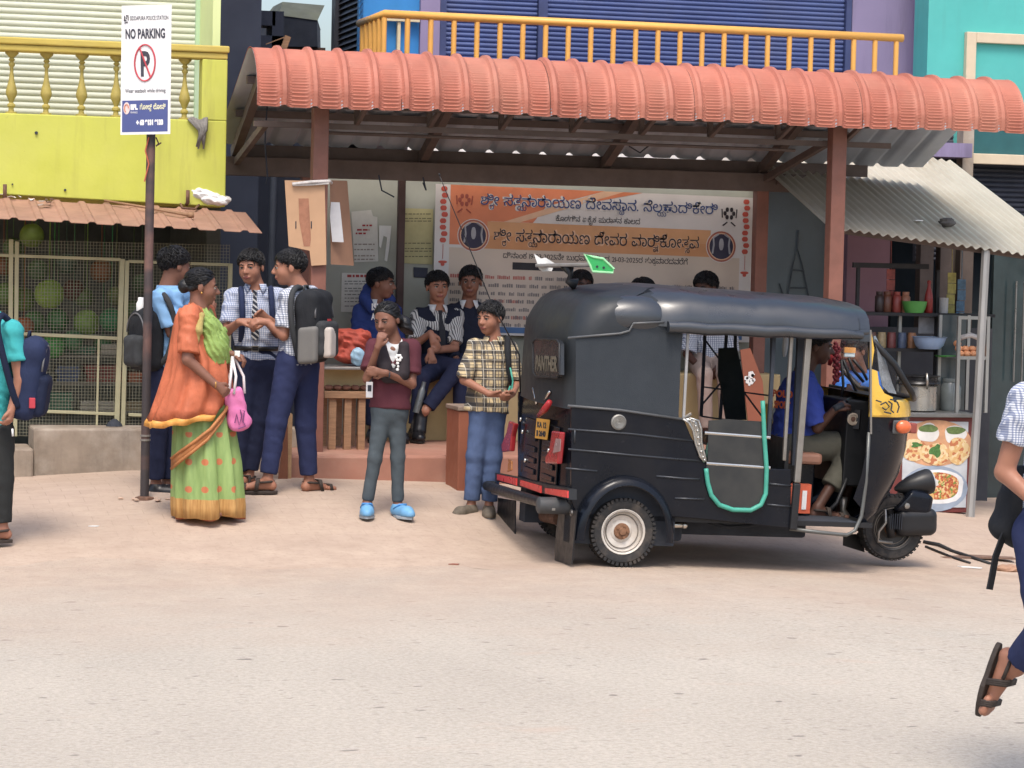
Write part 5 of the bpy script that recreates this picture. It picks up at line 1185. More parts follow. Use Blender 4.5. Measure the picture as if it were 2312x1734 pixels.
# wheels
def wheel(cx, cy, r, wd, name, knob=1.0, rimc=None):
    n = 44; prof = [(r * .67, -wd * .42), (r * .75, -wd * .5), (r * .9, -wd * .5), (r * .97, -wd * .40), (r, -wd * .2), (r, wd * .2), (r * .97, wd * .40), (r * .9, wd * .5), (r * .75, wd * .5), (r * .67, wd * .42)]
    tyre = MB(); tyre.lathe(prof, (cx, cy, r), n, 'Y', cap=False)
    for k in range(n):
        t = 2 * math.pi * k / n
        for s in (-1, 1):
            d = Vector((math.cos(t), 0, math.sin(t))); tn = Vector((-math.sin(t), 0, math.cos(t))); c = Vector((cx, cy, r)) + d * (r * .965) + Vector((0, s * wd * .42, 0))
            tyre.add([c + d * a * .010 * knob + tn * b * .0085 + Vector((0, s * e * .011, 0)) for a in (-1, 1) for b in (-1, 1) for e in (-1, 1)], [(0, 1, 3, 2), (4, 6, 7, 5), (0, 4, 5, 1), (2, 3, 7, 6), (0, 2, 6, 4), (1, 5, 7, 3)])
    ty = MB(); wobj = tyre.build(name, mTYR, rk, smooth=True, auto=35, **L)
    rim = MB(); rim.lathe([(r * .685, wd * .44), (r * .67, wd * .47), (r * .61, wd * .40), (r * .58, wd * .2), (r * .34, wd * .1), (r * .30, wd * .16), (r * .1, wd * .18), (.001, wd * .18)], (cx, cy, r), 32, 'Y', cap=False); ro = rim.build('rim', rimc or M('white_rim', (206, 200, 190), .45, var=.08, scale=10, dirt=.45, dirtc=(150, 126, 100)), wobj, smooth=True, auto=40, local=True)
    gr = MB()
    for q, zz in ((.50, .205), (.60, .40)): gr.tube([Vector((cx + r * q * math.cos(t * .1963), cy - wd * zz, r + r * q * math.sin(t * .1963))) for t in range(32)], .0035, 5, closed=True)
    gr.build('rim_shade_ring', M('rim_shadow_line', (120, 112, 102), .6), wobj, smooth=True, local=True)  # grey rings paint in the shade of the dished rim
    hub = MB(); hub.lathe([(r * .25, wd * .17), (r * .24, wd * .24), (r * .12, wd * .28), (r * .1, wd * .36), (.001, wd * .38)], (cx, cy, r), 16, 'Y')
    for k in range(5): a = 2 * math.pi * k / 5; hub.lathe([(.010, wd * .2), (.010, wd * .32), (.001, wd * .33)], (cx + r * .18 * math.cos(a), cy, r + r * .18 * math.sin(a)), 8, 'Y')
    hub.build('hub', M('rusty_hub', (132, 92, 62), .7, var=.35, scale=30, dirt=.3, dirtc=(80, 64, 54)), wobj, smooth=True, auto=40, local=True)
    return wobj
wheel(WC.x, -.575, .203, .125, 'rear_wheel'); wheel(WC.x, .575, .203, .125, 'rear_wheel')
FWc = P(2016, 1213, -.05); FX = FWc.x
wheel(FX, 0, .215, .11, 'front_wheel', .5, M('dark_rim', (58, 56, 54), .5))
# front cowl
def cring(z, xe, xn, wd, n=20, p=2.6):
    q = []
    for k in range(n + 1):
        y = -wd * math.cos(math.pi * k / n); q.append(Vector((xe + (xn - xe) * max(0, 1 - abs(y / wd) ** p) ** .5, y, z)))
    return q
XEg = P(1964, 900, -.6).x; zy0 = P(2000, 938, -.4).z; zy1 = P(2030, 897, -.2).z
cl = [(.29, 1.54, 1.66, .56), (.36, 1.57, 1.76, .575), (.45, XEg - .06, 1.86, .59), (.6, XEg - .02, 1.93, .6), (.75, XEg, 1.965, .6), (zy0, XEg, 1.98, .6)]
w = MB(); w.rings([cring(*q) for q in cl], cap=False, closed=False); w.build('front_cowl', mPNT, rk, smooth=True, auto=60, **L)
w = MB(); w.rings([cring(*q) for q in ((zy0 + .001, XEg, 1.985, .603), (zy0 + .05, XEg, 1.98, .603), (zy1 - .01, XEg, 1.965, .60), (zy1, XEg, 1.94, .58))], cap=False, closed=False)
w.prism([P(x, y, -.605) for x, y in ((1965, 938), (1965, 832), (1981, 838), (1985, 868), (1997, 888), (2016, 897), (2016, 938))], (0, .02, 0))
w.prism([P(x, y, -.605) for x, y in ((1961, 752), (1968, 752), (1974, 790), (1968, 831.5), (1964, 831.5))], (0, .02, 0)); w.build('cowl_band', mCOW, rk, smooth=True, auto=30, **L)
w = MB(); w.rings([cring(zy1, XEg, 1.94, .58), [Vector((XEg + .1, v.y * .9, zy1 + .012)) for v in cring(zy1, XEg, 1.94, .58)]], cap=False, closed=False); w.build('dash_top', mPLA, rk, smooth=True, **L)
w = MB(); sg_ = [[(1988, 914), (2000, 908), (2008, 918), (2000, 926), (1992, 920)], [(2006, 906), (2014, 912), (2012, 926), (2018, 932)], [(1978, 904), (1990, 908)], [(2018, 906), (2026, 908), (2030, 918), (2026, 932)], [(1996, 930), (2012, 934)], [(2010, 902), (2024, 904)]]
for pts in sg_: w.tube([P(x, y, -.627) for x, y in pts], .005, 5)
w.build('cowl_emblem', mDARK, rk, **L)
w = MB(); w.bar(P(1965, 745, -.61), P(1966, 980, -.61), .012, .014); w.build('door_pillar', mSTE, rk, **L)
# windscreen
wt0, wt1 = Vector((XE - .01, -.54, 1.50)), Vector((XE - .01, .54, 1.50)); wb0, wb1 = Vector((1.88, -.52, zy1 + .01)), Vector((1.88, .52, zy1 + .01))
w = MB(); w.tube([wt0, (wt0 + wb0) / 2 + Vector((.03, -.02, 0)), wb0 + Vector((-.03, 0, .04)), wb0 + Vector((.02, .08, 0)), (wb0 + wb1) / 2 + Vector((.05, 0, 0)), wb1 + Vector((.02, -.08, 0)), (wt1 + wb1) / 2 + Vector((.03, .02, 0)), wt1], .020, 8); w.build('windscreen_frame', mPLA, rk, smooth=True, **L)
tg = NT('clear_plastic'); tg.color(sl((200, 206, 208))); tg.set(Roughness=.12, Transmission_Weight=.0, Alpha=.22, Specular_IOR_Level=.7); 
w = MB(); w.grid(lambda u, v: wb0.lerp(wb1, u).lerp(wt0.lerp(wt1, u), v) + Vector((.04 * (1 - (2 * u - 1) ** 2), 0, 0)), 10, 6); w.build('windscreen', tg.m, rk, smooth=True, **L)
pl_ = M('crumpled_plastic', (120, 124, 128), .25, var=.3, scale=14, bump=.8, bscale=25, spec=.7)
w = MB()
pa = [(1972, 760), (1980, 790), (1985, 840), (1992, 872), (2006, 886)]; pb = [(1976, 758), (1992, 790), (2004, 830), (2014, 865), (2024, 890)]
for (a, b), (c, d) in zip(zip(pa, pb), zip(pa[1:], pb[1:])): w.add([P(*a, -.56), P(*b, -.52), P(*d, -.52), P(*c, -.56)], [(0, 1, 2, 3)])
w.build('weather_flap', pl_, rk, solid=.004, **L)
# indicator, headlamp, mudguard, fork
m = MB(); a, b = P(2010, 962, -.52), P(2040, 964, -.52); m.box((a.x, -.56, a.z - .045), (b.x + .02, -.46, a.z + .04)); m.build('lamp_mount', M('grey_mount', (88, 90, 92), .5), rk, bevel=.01, **L)
m = MB(); c = P(2040, 964, -.58); m.ball(c, (.052, .03, .042), 14, 10); m.build('indicator_lamp', M('amber_orange', (226, 96, 14), .2, coat=.5), rk, smooth=True, **L)
m = MB(); c = P(2052, 965, -.5); m.box(c + Vector((-.0, -.03, -.035)), c + Vector((.045, .03, .03))); m.build('indicator_side', M('dull_red_lens', (150, 70, 60), .35), rk, bevel=.008, **L)
hc0, hc1 = P(2020, 1104, 0), P(2100, 1086, 0)
m = MB(); d = (hc1 - hc0).normalized(); L0 = (hc1 - hc0).length
prf = [(0, .012), (.15, .035), (.4, .06), (.7, .078), (.92, .084), (1.0, .08)]; u = Vector((0, 1, 0)); v = d.cross(u).normalized()
m.rings([[hc0 + d * (L0 * t) + (u * math.cos(k * math.pi / 9) + v * math.sin(k * math.pi / 9)) * r for k in range(18)] for t, r in prf], True); m.build('headlamp', mPLA, rk, smooth=True, auto=50, **L)
m = MB(); m.rings([[hc0 + d * (L0 * t) + (u * math.cos(k * math.pi / 9) + v * math.sin(k * math.pi / 9)) * r for k in range(18)] for t, r in ((1.001, .074), (1.06, .06), (1.1, .02))], True); m.build('headlamp_lens', M('lamp_glass', (170, 176, 178), .1, spec=.8), rk, smooth=True, **L)
def pbox(nm, px0, py0, px1, py1, half, rad, mat, ang=0.0):
    c = P((px0 + px1) / 2, (py0 + py1) / 2, 0); hx = abs(P(px1, py0, 0).x - P(px0, py0, 0).x) / 2; hz = abs(P(px0, py0, 0).z - P(px0, py1, 0).z) / 2
    ca, sa = math.cos(ang), math.sin(ang); S = Soft(.008, .03); S.rbox(c, (hx, half, hz), rad, (Vector((ca, 0, sa)), Vector((0, 1, 0)), Vector((-sa, 0, ca)))); return S, c
S, c = pbox('x', 2010, 1103, 2096, 1160, .10, .045, None, -.12); S.cut(c + Vector((-.06, 0, .03)), (-.75, 0, .66)); S.cut(c + Vector((.10, 0, .055)), (.55, 0, .83)); V_, F_ = S.mesh(); V_ = smooth_mesh(V_, F_, 2); m = MB(); m.add([tuple(v) for v in V_], F_.tolist()); m.build('mudguard', mPNT, rk, smooth=True, **L)
S, c = pbox('x', 2014, 1146, 2106, 1208, .105, .05, None, .06); V_, F_ = S.mesh(); V_ = smooth_mesh(V_, F_, 2); m = MB(); m.add([tuple(v) for v in V_], F_.tolist()); m.build('mudguard_skirt', mPLA, rk, smooth=True, **L)
m = MB()
for k in range(6): a = P(2012 + 5 * k, 1160, -.11); m.bar(a, a - Vector((0, 0, .1)), .005, .006)
m.build('mudguard_fins', mDARK, rk, **L)
m = MB(); m.lathe([(.02, 0), (.018, .012), (.006, .014)], P(2047, 1142, -.10), 12, 'Y'); m.build('guard_bolt', mSTE, rk, **L)
m = MB(); m.tube([P(x, y, -.09) for x, y in ((1998, 1150), (2000, 1180), (1984, 1200), (1982, 1222), (2014, 1226))], .011, 8); m.build('fork_arm', mSTE, rk, smooth=True, **L)
m = MB(); m.tube([P(1985, 1040, 0), P(2016, 1200, -.02)], .03, 10); m.tube([P(2006, 1165, -.07), P(2012, 1212, -.07)], .028, 10); m.build('fork', mPLA, rk, smooth=True, **L)
m = MB(); m.prism([P(x, y, .12) for x, y in ((1905, 1206), (1950, 1206), (1952, 1247), (1904, 1232))], (0, .01, 0)); m.build('inner_flap', mPLA, rk, **L)
# cabin: pillars, rails, flap, seats, bars, handlebar
m = MB(); m.bar(P(1827, 742, -.63), P(1799, 1090, -.63), .042, .03, (0, 1, 0)); m.build('door_post', mSTE, rk, bevel=.008, **L)
m = MB(); m.bar(P(1799, 1091, -.63), P(1790, 1196, -.63), .046, .034, (0, 1, 0)); m.build('post_foot', mPLA, rk, bevel=.008, **L)
m = MB(); m.bar(P(1788, 742, -.60), P(1770, 1040, -.60), .024, .024, (0, 1, 0)); m.build('inner_post', mSTE, rk, bevel=.006, **L)
m = MB(); m.bar(P(1748, 742, -.58), P(1735, 985, -.58), .022, .022, (0, 1, 0)); m.build('partition_bar', mDARK, rk, **L)
m = MB(); m.bar(P(1809, 742, -.40), P(1794, 1050, -.40), .045, .03, (0, 1, 0)); m.build('partition_post', mDARK, rk, **L)
m = MB(); m.bar(P(1554, 742, -.61), P(1543, 946, -.61), .016, .012, (0, 1, 0)); m.build('edge_strip', M('silver_strip', (150, 150, 150), .4), rk, **L)
for a, b in (((1590, 977), (1738, 988)), ((1594, 1046), (1738, 1056))): m = MB(); m.tube([P(*a, -.615), P(*b, -.615)], .0125, 10); m.build('chrome_rail', mCHR, rk, smooth=True, auto=50, **L)
# ornate silver bracket, green cushion
m = MB(); cpts = [(1549, 945), (1566, 952), (1574, 970), (1577, 1000), (1586, 1030), (1592, 1042)]; w0 = [14, 22, 18, 13, 10, 4]
A_ = [P(x - q / 2, y + q * .1, -.632) for (x, y), q in zip(cpts, w0)]; B_ = [P(x + q / 2, y - q * .1, -.632) for (x, y), q in zip(cpts, w0)]
m.add(A_ + B_, [(i, i + 1, 7 + i, 6 + i) for i in range(5)]); m.tube(A_, .006, 5); m.tube(B_, .006, 5)
for k in range(9): t = k / 8 * 4.2 + .5; i = int(t); f = t - i; m.ball(A_[i].lerp(A_[i + 1], f).lerp(B_[i].lerp(B_[i + 1], f), .5) + Vector((0, -.004, 0)), .008, 6, 5)
m.build('silver_bracket', M('pressed_silver', (176, 174, 168), .3, metal=.8, var=.2, scale=60), rk, smooth=True, solid=.004, **L)
m = MB(); m.tube([P(1560, 934, -.60), P(1545, 944, -.61)], .01, 6); m.build('bracket_tail', mSTE, rk, **L)
m = MB(); m.ball(P(1601, 1018, -.58), (.022, .03, .06), 12, 10); m.build('teal_pad', M('faded_teal_pad', (96, 140, 128), .5, var=.2), rk, smooth=True, **L)
tp = [(1594, 1058), (1598, 1090), (1606, 1118), (1624, 1140), (1655, 1151), (1695, 1152), (1718, 1140), (1729, 1115), (1731, 1060), (1726, 990), (1722, 905)]
cp_ = []
for i in range(len(tp) - 1):
    for k in range(4): cp_.append(P(tp[i][0] + (tp[i + 1][0] - tp[i][0]) * k / 4, tp[i][1] + (tp[i + 1][1] - tp[i][1]) * k / 4, -.632))
m = MB(); m.tube(cp_ + [P(*tp[-1], -.632)], .0145, 8); m.build('teal_trim', mTEALT, rk, smooth=True, **L)
fl = NT('dusty_flap'); fl.color(fl.mix(fl.ramp(fl.noise(9, 5), .3, .7), sl((38, 41, 43)), sl((54, 55, 54)))); fl.set(Roughness=.35)
m = MB(); m.prism([P(x, y, -.624) for x, y in [(1600, 950), (1640, 946), (1724, 952)] + [t for t in reversed(tp[:-1])] + [(1598, 1040)]], (0, .006, 0)); m.build('door_flap', fl.m, rk, **L)
mSEAT = M('black_seat', (32, 34, 36), .5, var=.15)
m = MB(); m.box((-.1, -.56, .31), (.32, .56, .58)); m.build('passenger_seat', mSEAT, rk, bevel=.03, **L)
m = MB(); m.box((-.22, -.56, .58), (-.08, .56, 1.0)); m.build('seat_back', mSEAT, rk, bevel=.03, **L)
sx0_, sx1_ = P(1748, 1040, -.3).x, P(1850, 1040, -.3).x; szt = P(1800, 1024, -.4).z
m = MB(); m.box((sx0_, -.36, szt - .07), (sx1_, .36, szt)); m.build('driver_seat', M('tan_rexine', (150, 104, 82), .5, var=.12, scale=8), rk, bevel=.02, **L)
m = MB(); m.box((sx0_, -.24, .306), (sx0_ + .3, .55, szt - .071)); m.build('seat_box', mPNT, rk, bevel=.01, **L)
m = MB(); m.box((sx0_ - .03, -.56, .31), (sx0_ - .005, .56, .80)); m.build('partition', mSEAT, rk, **L)
# far side grille
for pts in (((1592, 745), (1583, 940)), ((1641, 745), (1626, 945)), ((1660, 740), (1660, 790)), ((1743, 745), (1740, 985))): m = MB(); m.bar(P(*pts[0], .6), P(*pts[1], .6), .018, .018, (0, 1, 0)); m.build('grille_bar', mDARK, rk, **L)
for pts in (((1584, 873), (1735, 893)), ((1584, 940), (1740, 962)), ((1590, 765), (1724, 945)), ((1584, 915), (1672, 812))): m = MB(); m.bar(P(*pts[0], .6), P(*pts[1], .6), .010, .010, (0, 1, 0)); m.build('grille_bar', mDARK, rk, **L)
m = MB(); m.tube([P(1653, 830, .588), P(1656, 826, .588), P(1655, 836, .588), P(1650, 838, .588)], .005, 5); m.build('grille_emblem', mCHR, rk, **L)
m = MB(); m.prism([P(x, y, .57) for x, y in ((1624, 786), (1664, 785), (1678, 850), (1686, 948), (1640, 948), (1628, 870), (1622, 850))], (0, .02, 0)); m.build('hanging_cloth', M('dark_green_cloth', (28, 36, 36), .8, var=.2), rk, **L)
m = MB(); m.box(P(1726, 978, .2) , P(1742, 912, .22)); m.build('yellow_sticker', mCOW, rk, **L)
m = MB(); m.ball(P(1752, 935, .2), (.03, .02, .06), 12, 9); m.build('white_float', mWHITE, rk, smooth=True, **L)
m = MB(); m.ball(P(1773, 778, .3), (.02, .01, .085), 10, 9); m.build('side_mirror', M('mirror_white', (224, 226, 228), .2), rk, smooth=True, **L)
# first aid carton beside the driver's seat
m = MB(); m.box(P(1778, 1158, -.35), P(1826, 1092, -.30)); m.build('orange_box', M('orange_red_box', (206, 84, 40), .5), rk, **L)
m = MB(); a, b = P(1809, 1150, -.352), P(1822, 1108, -.352); m.box((a.x, -.356, a.z), (b.x, -.3505, b.z)); m.build('white_label', mWHITE, rk, **L)
# handlebar, dash, meter, garland
m = MB(); hb0 = P(1915, 880, -.02); m.tube([P(1898, 918, -.34), P(1912, 905, -.2), P(1922, 900, 0), P(1930, 896, .25)], .016, 8); m.tube([P(1922, 900, 0), P(1950, 1010, 0), P(1978, 1090, 0)], .03, 8); m.build('handlebar', mPLA, rk, smooth=True, **L)
m = MB(); m.tube([P(1884, 922, -.36), P(1902, 914, -.34)], .021, 8); m.build('grip', mDARK, rk, smooth=True, **L)
dz = P(1925, 880, .0).z; m = MB(); m.box((P(1885, 900, .55).x - .05, .20, .45), (XEg + .2, .56, dz)); m.box((XEg - .02, -.3, .5), (XEg + .3, .2, zy1 - .03)); m.build('dashboard', M('dash_black', (18, 20, 24), .6, var=.2), rk, bevel=.02, **L)
m = MB(); m.lathe([(.038, 0), (.040, .012), (.030, .016), (.026, .010), (.001, .010)], P(1925, 946, -.3), 18, 'Y'); m.build('dial', M('dial_cream', (176, 160, 140), .4), rk, smooth=True, auto=40, **L)
m = MB(); m.lathe([(.016, .0105), (.010, .018), (.001, .019)], P(1925, 946, -.3), 12, 'Y'); m.build('dial_hub', M('dial_brown', (110, 80, 66), .4), rk, **L)
m = MB(); m.bar(P(1925, 946, -.295), P(1950, 946, -.1), .09, .12); m.build('dial_case', mPLA, rk, **L)
m = MB(); m.tube([P(1878, 790, .3), P(1880, 800, .3), P(1872, 825, .3)], [.004, .03, .012], 10); m.build('red_pouch', M('red_pouch', (180, 44, 52), .4), rk, smooth=True, **L)
m = MB()
for k in range(26): m.ball(P(1886 + 3 * math.sin(k * 1.7), 775 + 3.6 * k, .18 + .008 * math.sin(k * 3)), .014, 6, 5, .1)
for k in range(20): m.ball(P(1893 + 3 * math.sin(k * 1.3), 785 + 3.9 * k, .22), .013, 6, 5, .1)
m.build('garland', M('dark_red_petals', (120, 28, 40), .7, var=.4, scale=50), rk, **L)
m = MB(); a, b = P(1906, 806, .1), P(1932, 786, .1); m.box((a.x, .1, a.z), (b.x, .115, b.z)); m.build('rear_view_mirror', M('mirror_sky', (200, 216, 220), .1), rk, bevel=.006, **L)
m = MB(); a, b = P(1906, 796, .098), P(1932, 785, .098); m.box((a.x, .096, a.z), (b.x, .0995, b.z)); m.build('mirror_sticker', M('sticker_orange', (220, 150, 60), .5), rk, **L)
for pts in (((1916, 808), (1926, 835), (1950, 862)), ((1904, 812), (1918, 850), (1934, 886)), ((1926, 812), (1948, 838), (1958, 858)), ((1900, 812), (1904, 870), (1898, 915))): m = MB(); m.tube([P(x, y, .1) for x, y in pts], .010, 6); m.build('cable', mPLA, rk, smooth=True, **L)
# pedal lever by the feet
m = MB(); m.tube([P(1912, 1080, -.3), P(1890, 1135, -.3), P(1865, 1160, -.3)], .014, 6); m.build('brake_lever', mPLA, rk, smooth=True, **L)
m = MB(); m.tube([P(1905, 1122, -.2), P(1903, 1150, -.2), P(1912, 1168, -.2), P(1902, 1182, -.2)], [.03, .02, .032, .02], 8); m.build('pedal_bracket', mSTE, rk, smooth=True, **L)
# roof spoiler and aerial
m = MB(); a, b = P(1222, 600, .5), P(1345, 598, -.42); m.bar(a, b, .085, .022, (0, 0, 1)); sp = m.build('roof_spoiler', M('silver_paint', (170, 170, 168), .35, metal=.4), rk, bevel=.006, **L)
m = MB(); m.prism([P(x, y, .5) for x, y in ((1206, 573), (1222, 584), (1232, 582), (1252, 594), (1246, 612), (1226, 613), (1218, 608))], (0, .012, 0)); m.build('white_fin', M('white_fin_paint', (216, 216, 212), .35), sp, local=True)
gp_ = [(1319, 573), (1340, 580), (1362, 584), (1386, 607), (1384, 616), (1338, 613), (1333, 600)]
m = MB(); m.prism([P(x, y, -.44) for x, y in gp_], (0, .012, 0)); m.build('green_fin', M('bright_green_fin', (16, 168, 82), .35), sp, local=True)
m = MB(); m.tube([P(x, y, -.442) for x, y in gp_], .007, 6, closed=True); m.build('fin_edge', M('pale_green_edge', (150, 220, 160), .4), sp, local=True)
m = MB()
for px in (1348, 1363): m.lathe([(.008, 0), (.008, .004)], P(px, 602 + (px - 1348) * .15, -.44), 8, 'Y')
m.build('fin_bolt', mDARK, sp, local=True)
m = MB(); m.tube([P(1284, 602, .0), P(1288, 622, .0), P(1282, 634, .0), P(1300, 642, .0)], [.035, .016, .02, .04], 8); m.tube([P(1270, 604, .1), P(1284, 616, .0)], .014, 6); m.build('spoiler_stand', mPLA, sp, smooth=True, local=True)
m = MB(); m.tube([P(1176, 900, .62), P(1172, 800, .62), P(1140, 740, .62), P(1113, 692, .62), P(1060, 560, .62), P(1010, 440, .62), P(992, 396, .62)], [.007, .006, .005, .004, .0035, .003, .003], 5); m.ball(P(992, 394, .62), .008, 8, 6); m.build('aerial', mPLA, rk, smooth=True, **L)
# ================================================================ people
def dirv(yaw, pitch=0): y, p = R(yaw), R(pitch); return Vector((math.sin(y) * math.cos(p), -math.cos(y) * math.cos(p), math.sin(p)))
def skinmat(name, c): return M(name, c, .5, var=.08, scale=14, spec=.35)
SK = {'mid': skinmat('skin_mid', (160, 106, 80)), 'dark': skinmat('skin_dark', (128, 84, 64)), 'light': skinmat('skin_light', (172, 116, 86)), 'deep': skinmat('skin_deep', (84, 54, 42))}
LIP = {k: skinmat('lip_' + k, c) for k, c in (('mid', (140, 78, 68)), ('dark', (110, 64, 56)), ('light', (150, 82, 70)), ('deep', (74, 44, 38)))}
mEYE = M('eye_white', (170, 162, 154), .25, var=.02); mIRIS = M('iris_dark', (26, 20, 18), .2, var=.02); mHAIR = M('black_hair', (21, 20, 22), .42, var=.3, scale=60, spec=.4, bump=.5, bscale=220)
def stripe(t, v, period, lo, hi, off=0.0):
    "1 where the fraction of v / period lies between lo and hi"
    f = t.math('FRACT', t.math('ADD', t.math('DIVIDE', v, period), 50.0 + off)); return t.math('MULTIPLY', t.math('GREATER_THAN', f, lo), t.math('LESS_THAN', f, hi))
def weave(name, base, layers, rough=.8):
    "layers: (axis 'x','z','d', period, lo, hi, colour, strength)"
    t = NT(name); X, Y, Z = t.xyz(); xx = t.math('ADD', X, t.math('MULTIPLY', Y, .35)); dd = t.math('ADD', Z, t.math('MULTIPLY', X, .8))
    col = t.mix(t.ramp(t.noise(8, 4), .3, .7), tuple(v * .93 for v in sl(base)[:3]) + (1,), sl(base))
    for ax, per, lo, hi, c, f in layers: col = t.mix(t.math('MULTIPLY', stripe(t, {'x': xx, 'z': Z, 'd': dd}[ax], per, lo, hi), f), col, sl(c))
    t.color(col); t.set(Roughness=rough, Specular_IOR_Level=.2); t.bump(t.noise(35, 4, .6), .35, .01); return t.m
def cloth(name, c, var=.12, rough=.85, bump=.35): 
    if name in _mats: return _mats[name]
    t = NT(name); b = sl(c); col = t.mix(t.ramp(t.noise(7, 5, .6), .3, .7), tuple(v * (1 - var) for v in b[:3]) + (1,), tuple(min(1, v * (1 + var)) for v in b[:3]) + (1,))
    t.color(col); t.set(Roughness=rough, Specular_IOR_Level=.2); t.bump(t.noise(26, 5, .65, (1, 1, .6)), bump, .016); _mats[name] = t.m; return t.m
GING = weave('blue_gingham', (200, 206, 216), [('x', .0135, 0, .45, (92, 112, 160), .6), ('z', .0135, 0, .45, (84, 104, 152), .6)])
GING2 = weave('grey_gingham', (208, 212, 218), [('x', .0145, 0, .42, (70, 84, 118), .62), ('z', .0145, 0, .42, (70, 84, 118), .62)])
PLAID = weave('tan_plaid', (206, 184, 138), [('x', .058, .05, .48, (44, 48, 58), .78), ('z', .058, .05, .48, (44, 48, 58), .78), ('x', .062, .64, .74, (86, 84, 84), .75), ('z', .062, .64, .74, (86, 84, 84), .75), ('x', .062, .22, .28, (208, 200, 180), .7), ('z', .062, .22, .28, (208, 200, 180), .7)])
STRP = weave('black_white_stripes', (198, 196, 192), [('x', .017, 0, .42, (44, 46, 54), .85)])
TIE = weave('striped_tie', (42, 46, 58), [('d', .036, 0, .38, (180, 180, 180), .85)])
NAVY = cloth('navy_trousers', (42, 50, 86)); NAVY2 = cloth('dark_navy_trousers', (34, 40, 66)); SLATE = cloth('slate_trousers', (72, 82, 88)); DENIM = cloth('blue_denim', (76, 96, 134), .22); BLACKT = cloth('charcoal_trousers', (44, 46, 46)); OLIVE = cloth('olive_grey_trousers', (92, 90, 78))
SKYB = cloth('sky_blue_shirt', (122, 172, 218)); TEALS = cloth('turquoise_tshirt', (34, 164, 166)); HOOD = cloth('royal_blue_hoodie', (40, 58, 116)); VEST = cloth('dark_navy_vest', (30, 34, 50)); MAROON = cloth('maroon_sweater', (88, 42, 52)); CHARV = cloth('charcoal_vest', (52, 46, 50)); BLUES = cloth('cobalt_shirt', (52, 72, 158)); WHITEC = cloth('white_cotton', (204, 206, 208)); AZURE = cloth('azure_tshirt', (50, 110, 190)); PALET = cloth('pale_trousers', (170, 150, 138))
mSAND = M('sandal_brown', (58, 48, 42), .7, var=.2, scale=20); mSOLE = M('sole_dark', (46, 42, 40), .8); mBELT = M('black_belt', (30, 28, 28), .4); mCROC = M('croc_blue', (96, 160, 206), .5, var=.05); mSNEAK = M('sneaker_tan', (104, 94, 80), .7, var=.3, scale=30); mBLKSH = M('black_leather', (26, 26, 30), .35)

def hand(S, w, d, n, H, curl=.5, thumb=1, spread=1.0):
    "palm and five fingers; w wrist, d forward, n palm normal (fingers curl towards n), thumb side +-1"
    d = Vector(d).normalized(); n = Vector(n); n = (n - d * n.dot(d)).normalized(); sd = d.cross(n) * thumb
    u = H * .0063
    pl = 8.2 * u; S.cone(w, 2.4 * u, w + d * (pl * .85) + sd * 1.1 * u, 1.7 * u, k=.006); S.cone(w + d * pl * .25, 2.2 * u, w + d * (pl * .85) - sd * 1.5 * u, 1.6 * u, k=.006); S.cone(w, 2.3 * u, w + d * (pl * .9), 1.8 * u, k=.006)
    for i, (off, ln, r) in enumerate(((2.6, 6.2, 1.15), (.95, 7.0, 1.2), (-.75, 6.5, 1.15), (-2.3, 5.0, 1.0))):
        b = w + d * (pl * .92) + sd * off * u; f = d + sd * off * .035 * spread; a1 = curl * 1.0; a2 = curl * 2.1
        d1 = (f * math.cos(a1) + n * math.sin(a1)).normalized(); d2 = (f * math.cos(a2) + n * math.sin(a2)).normalized()
        m = b + d1 * ln * .52 * u; S.cone(b, r * u, m, r * .95 * u, k=.0025); S.cone(m, r * .95 * u, m + d2 * ln * .48 * u, r * .8 * u, k=.0025)
    t0 = w + d * (pl * .3) + sd * 2.2 * u; t1 = t0 + (d * .75 + sd * .6 + n * .25).normalized() * 3.6 * u; S.cone(t0, 1.4 * u, t1, 1.2 * u, k=.004); S.cone(t1, 1.2 * u, t1 + (d * .9 + sd * .1 + n * (.2 + curl * .4)).normalized() * 2.8 * u, .95 * u, k=.003)

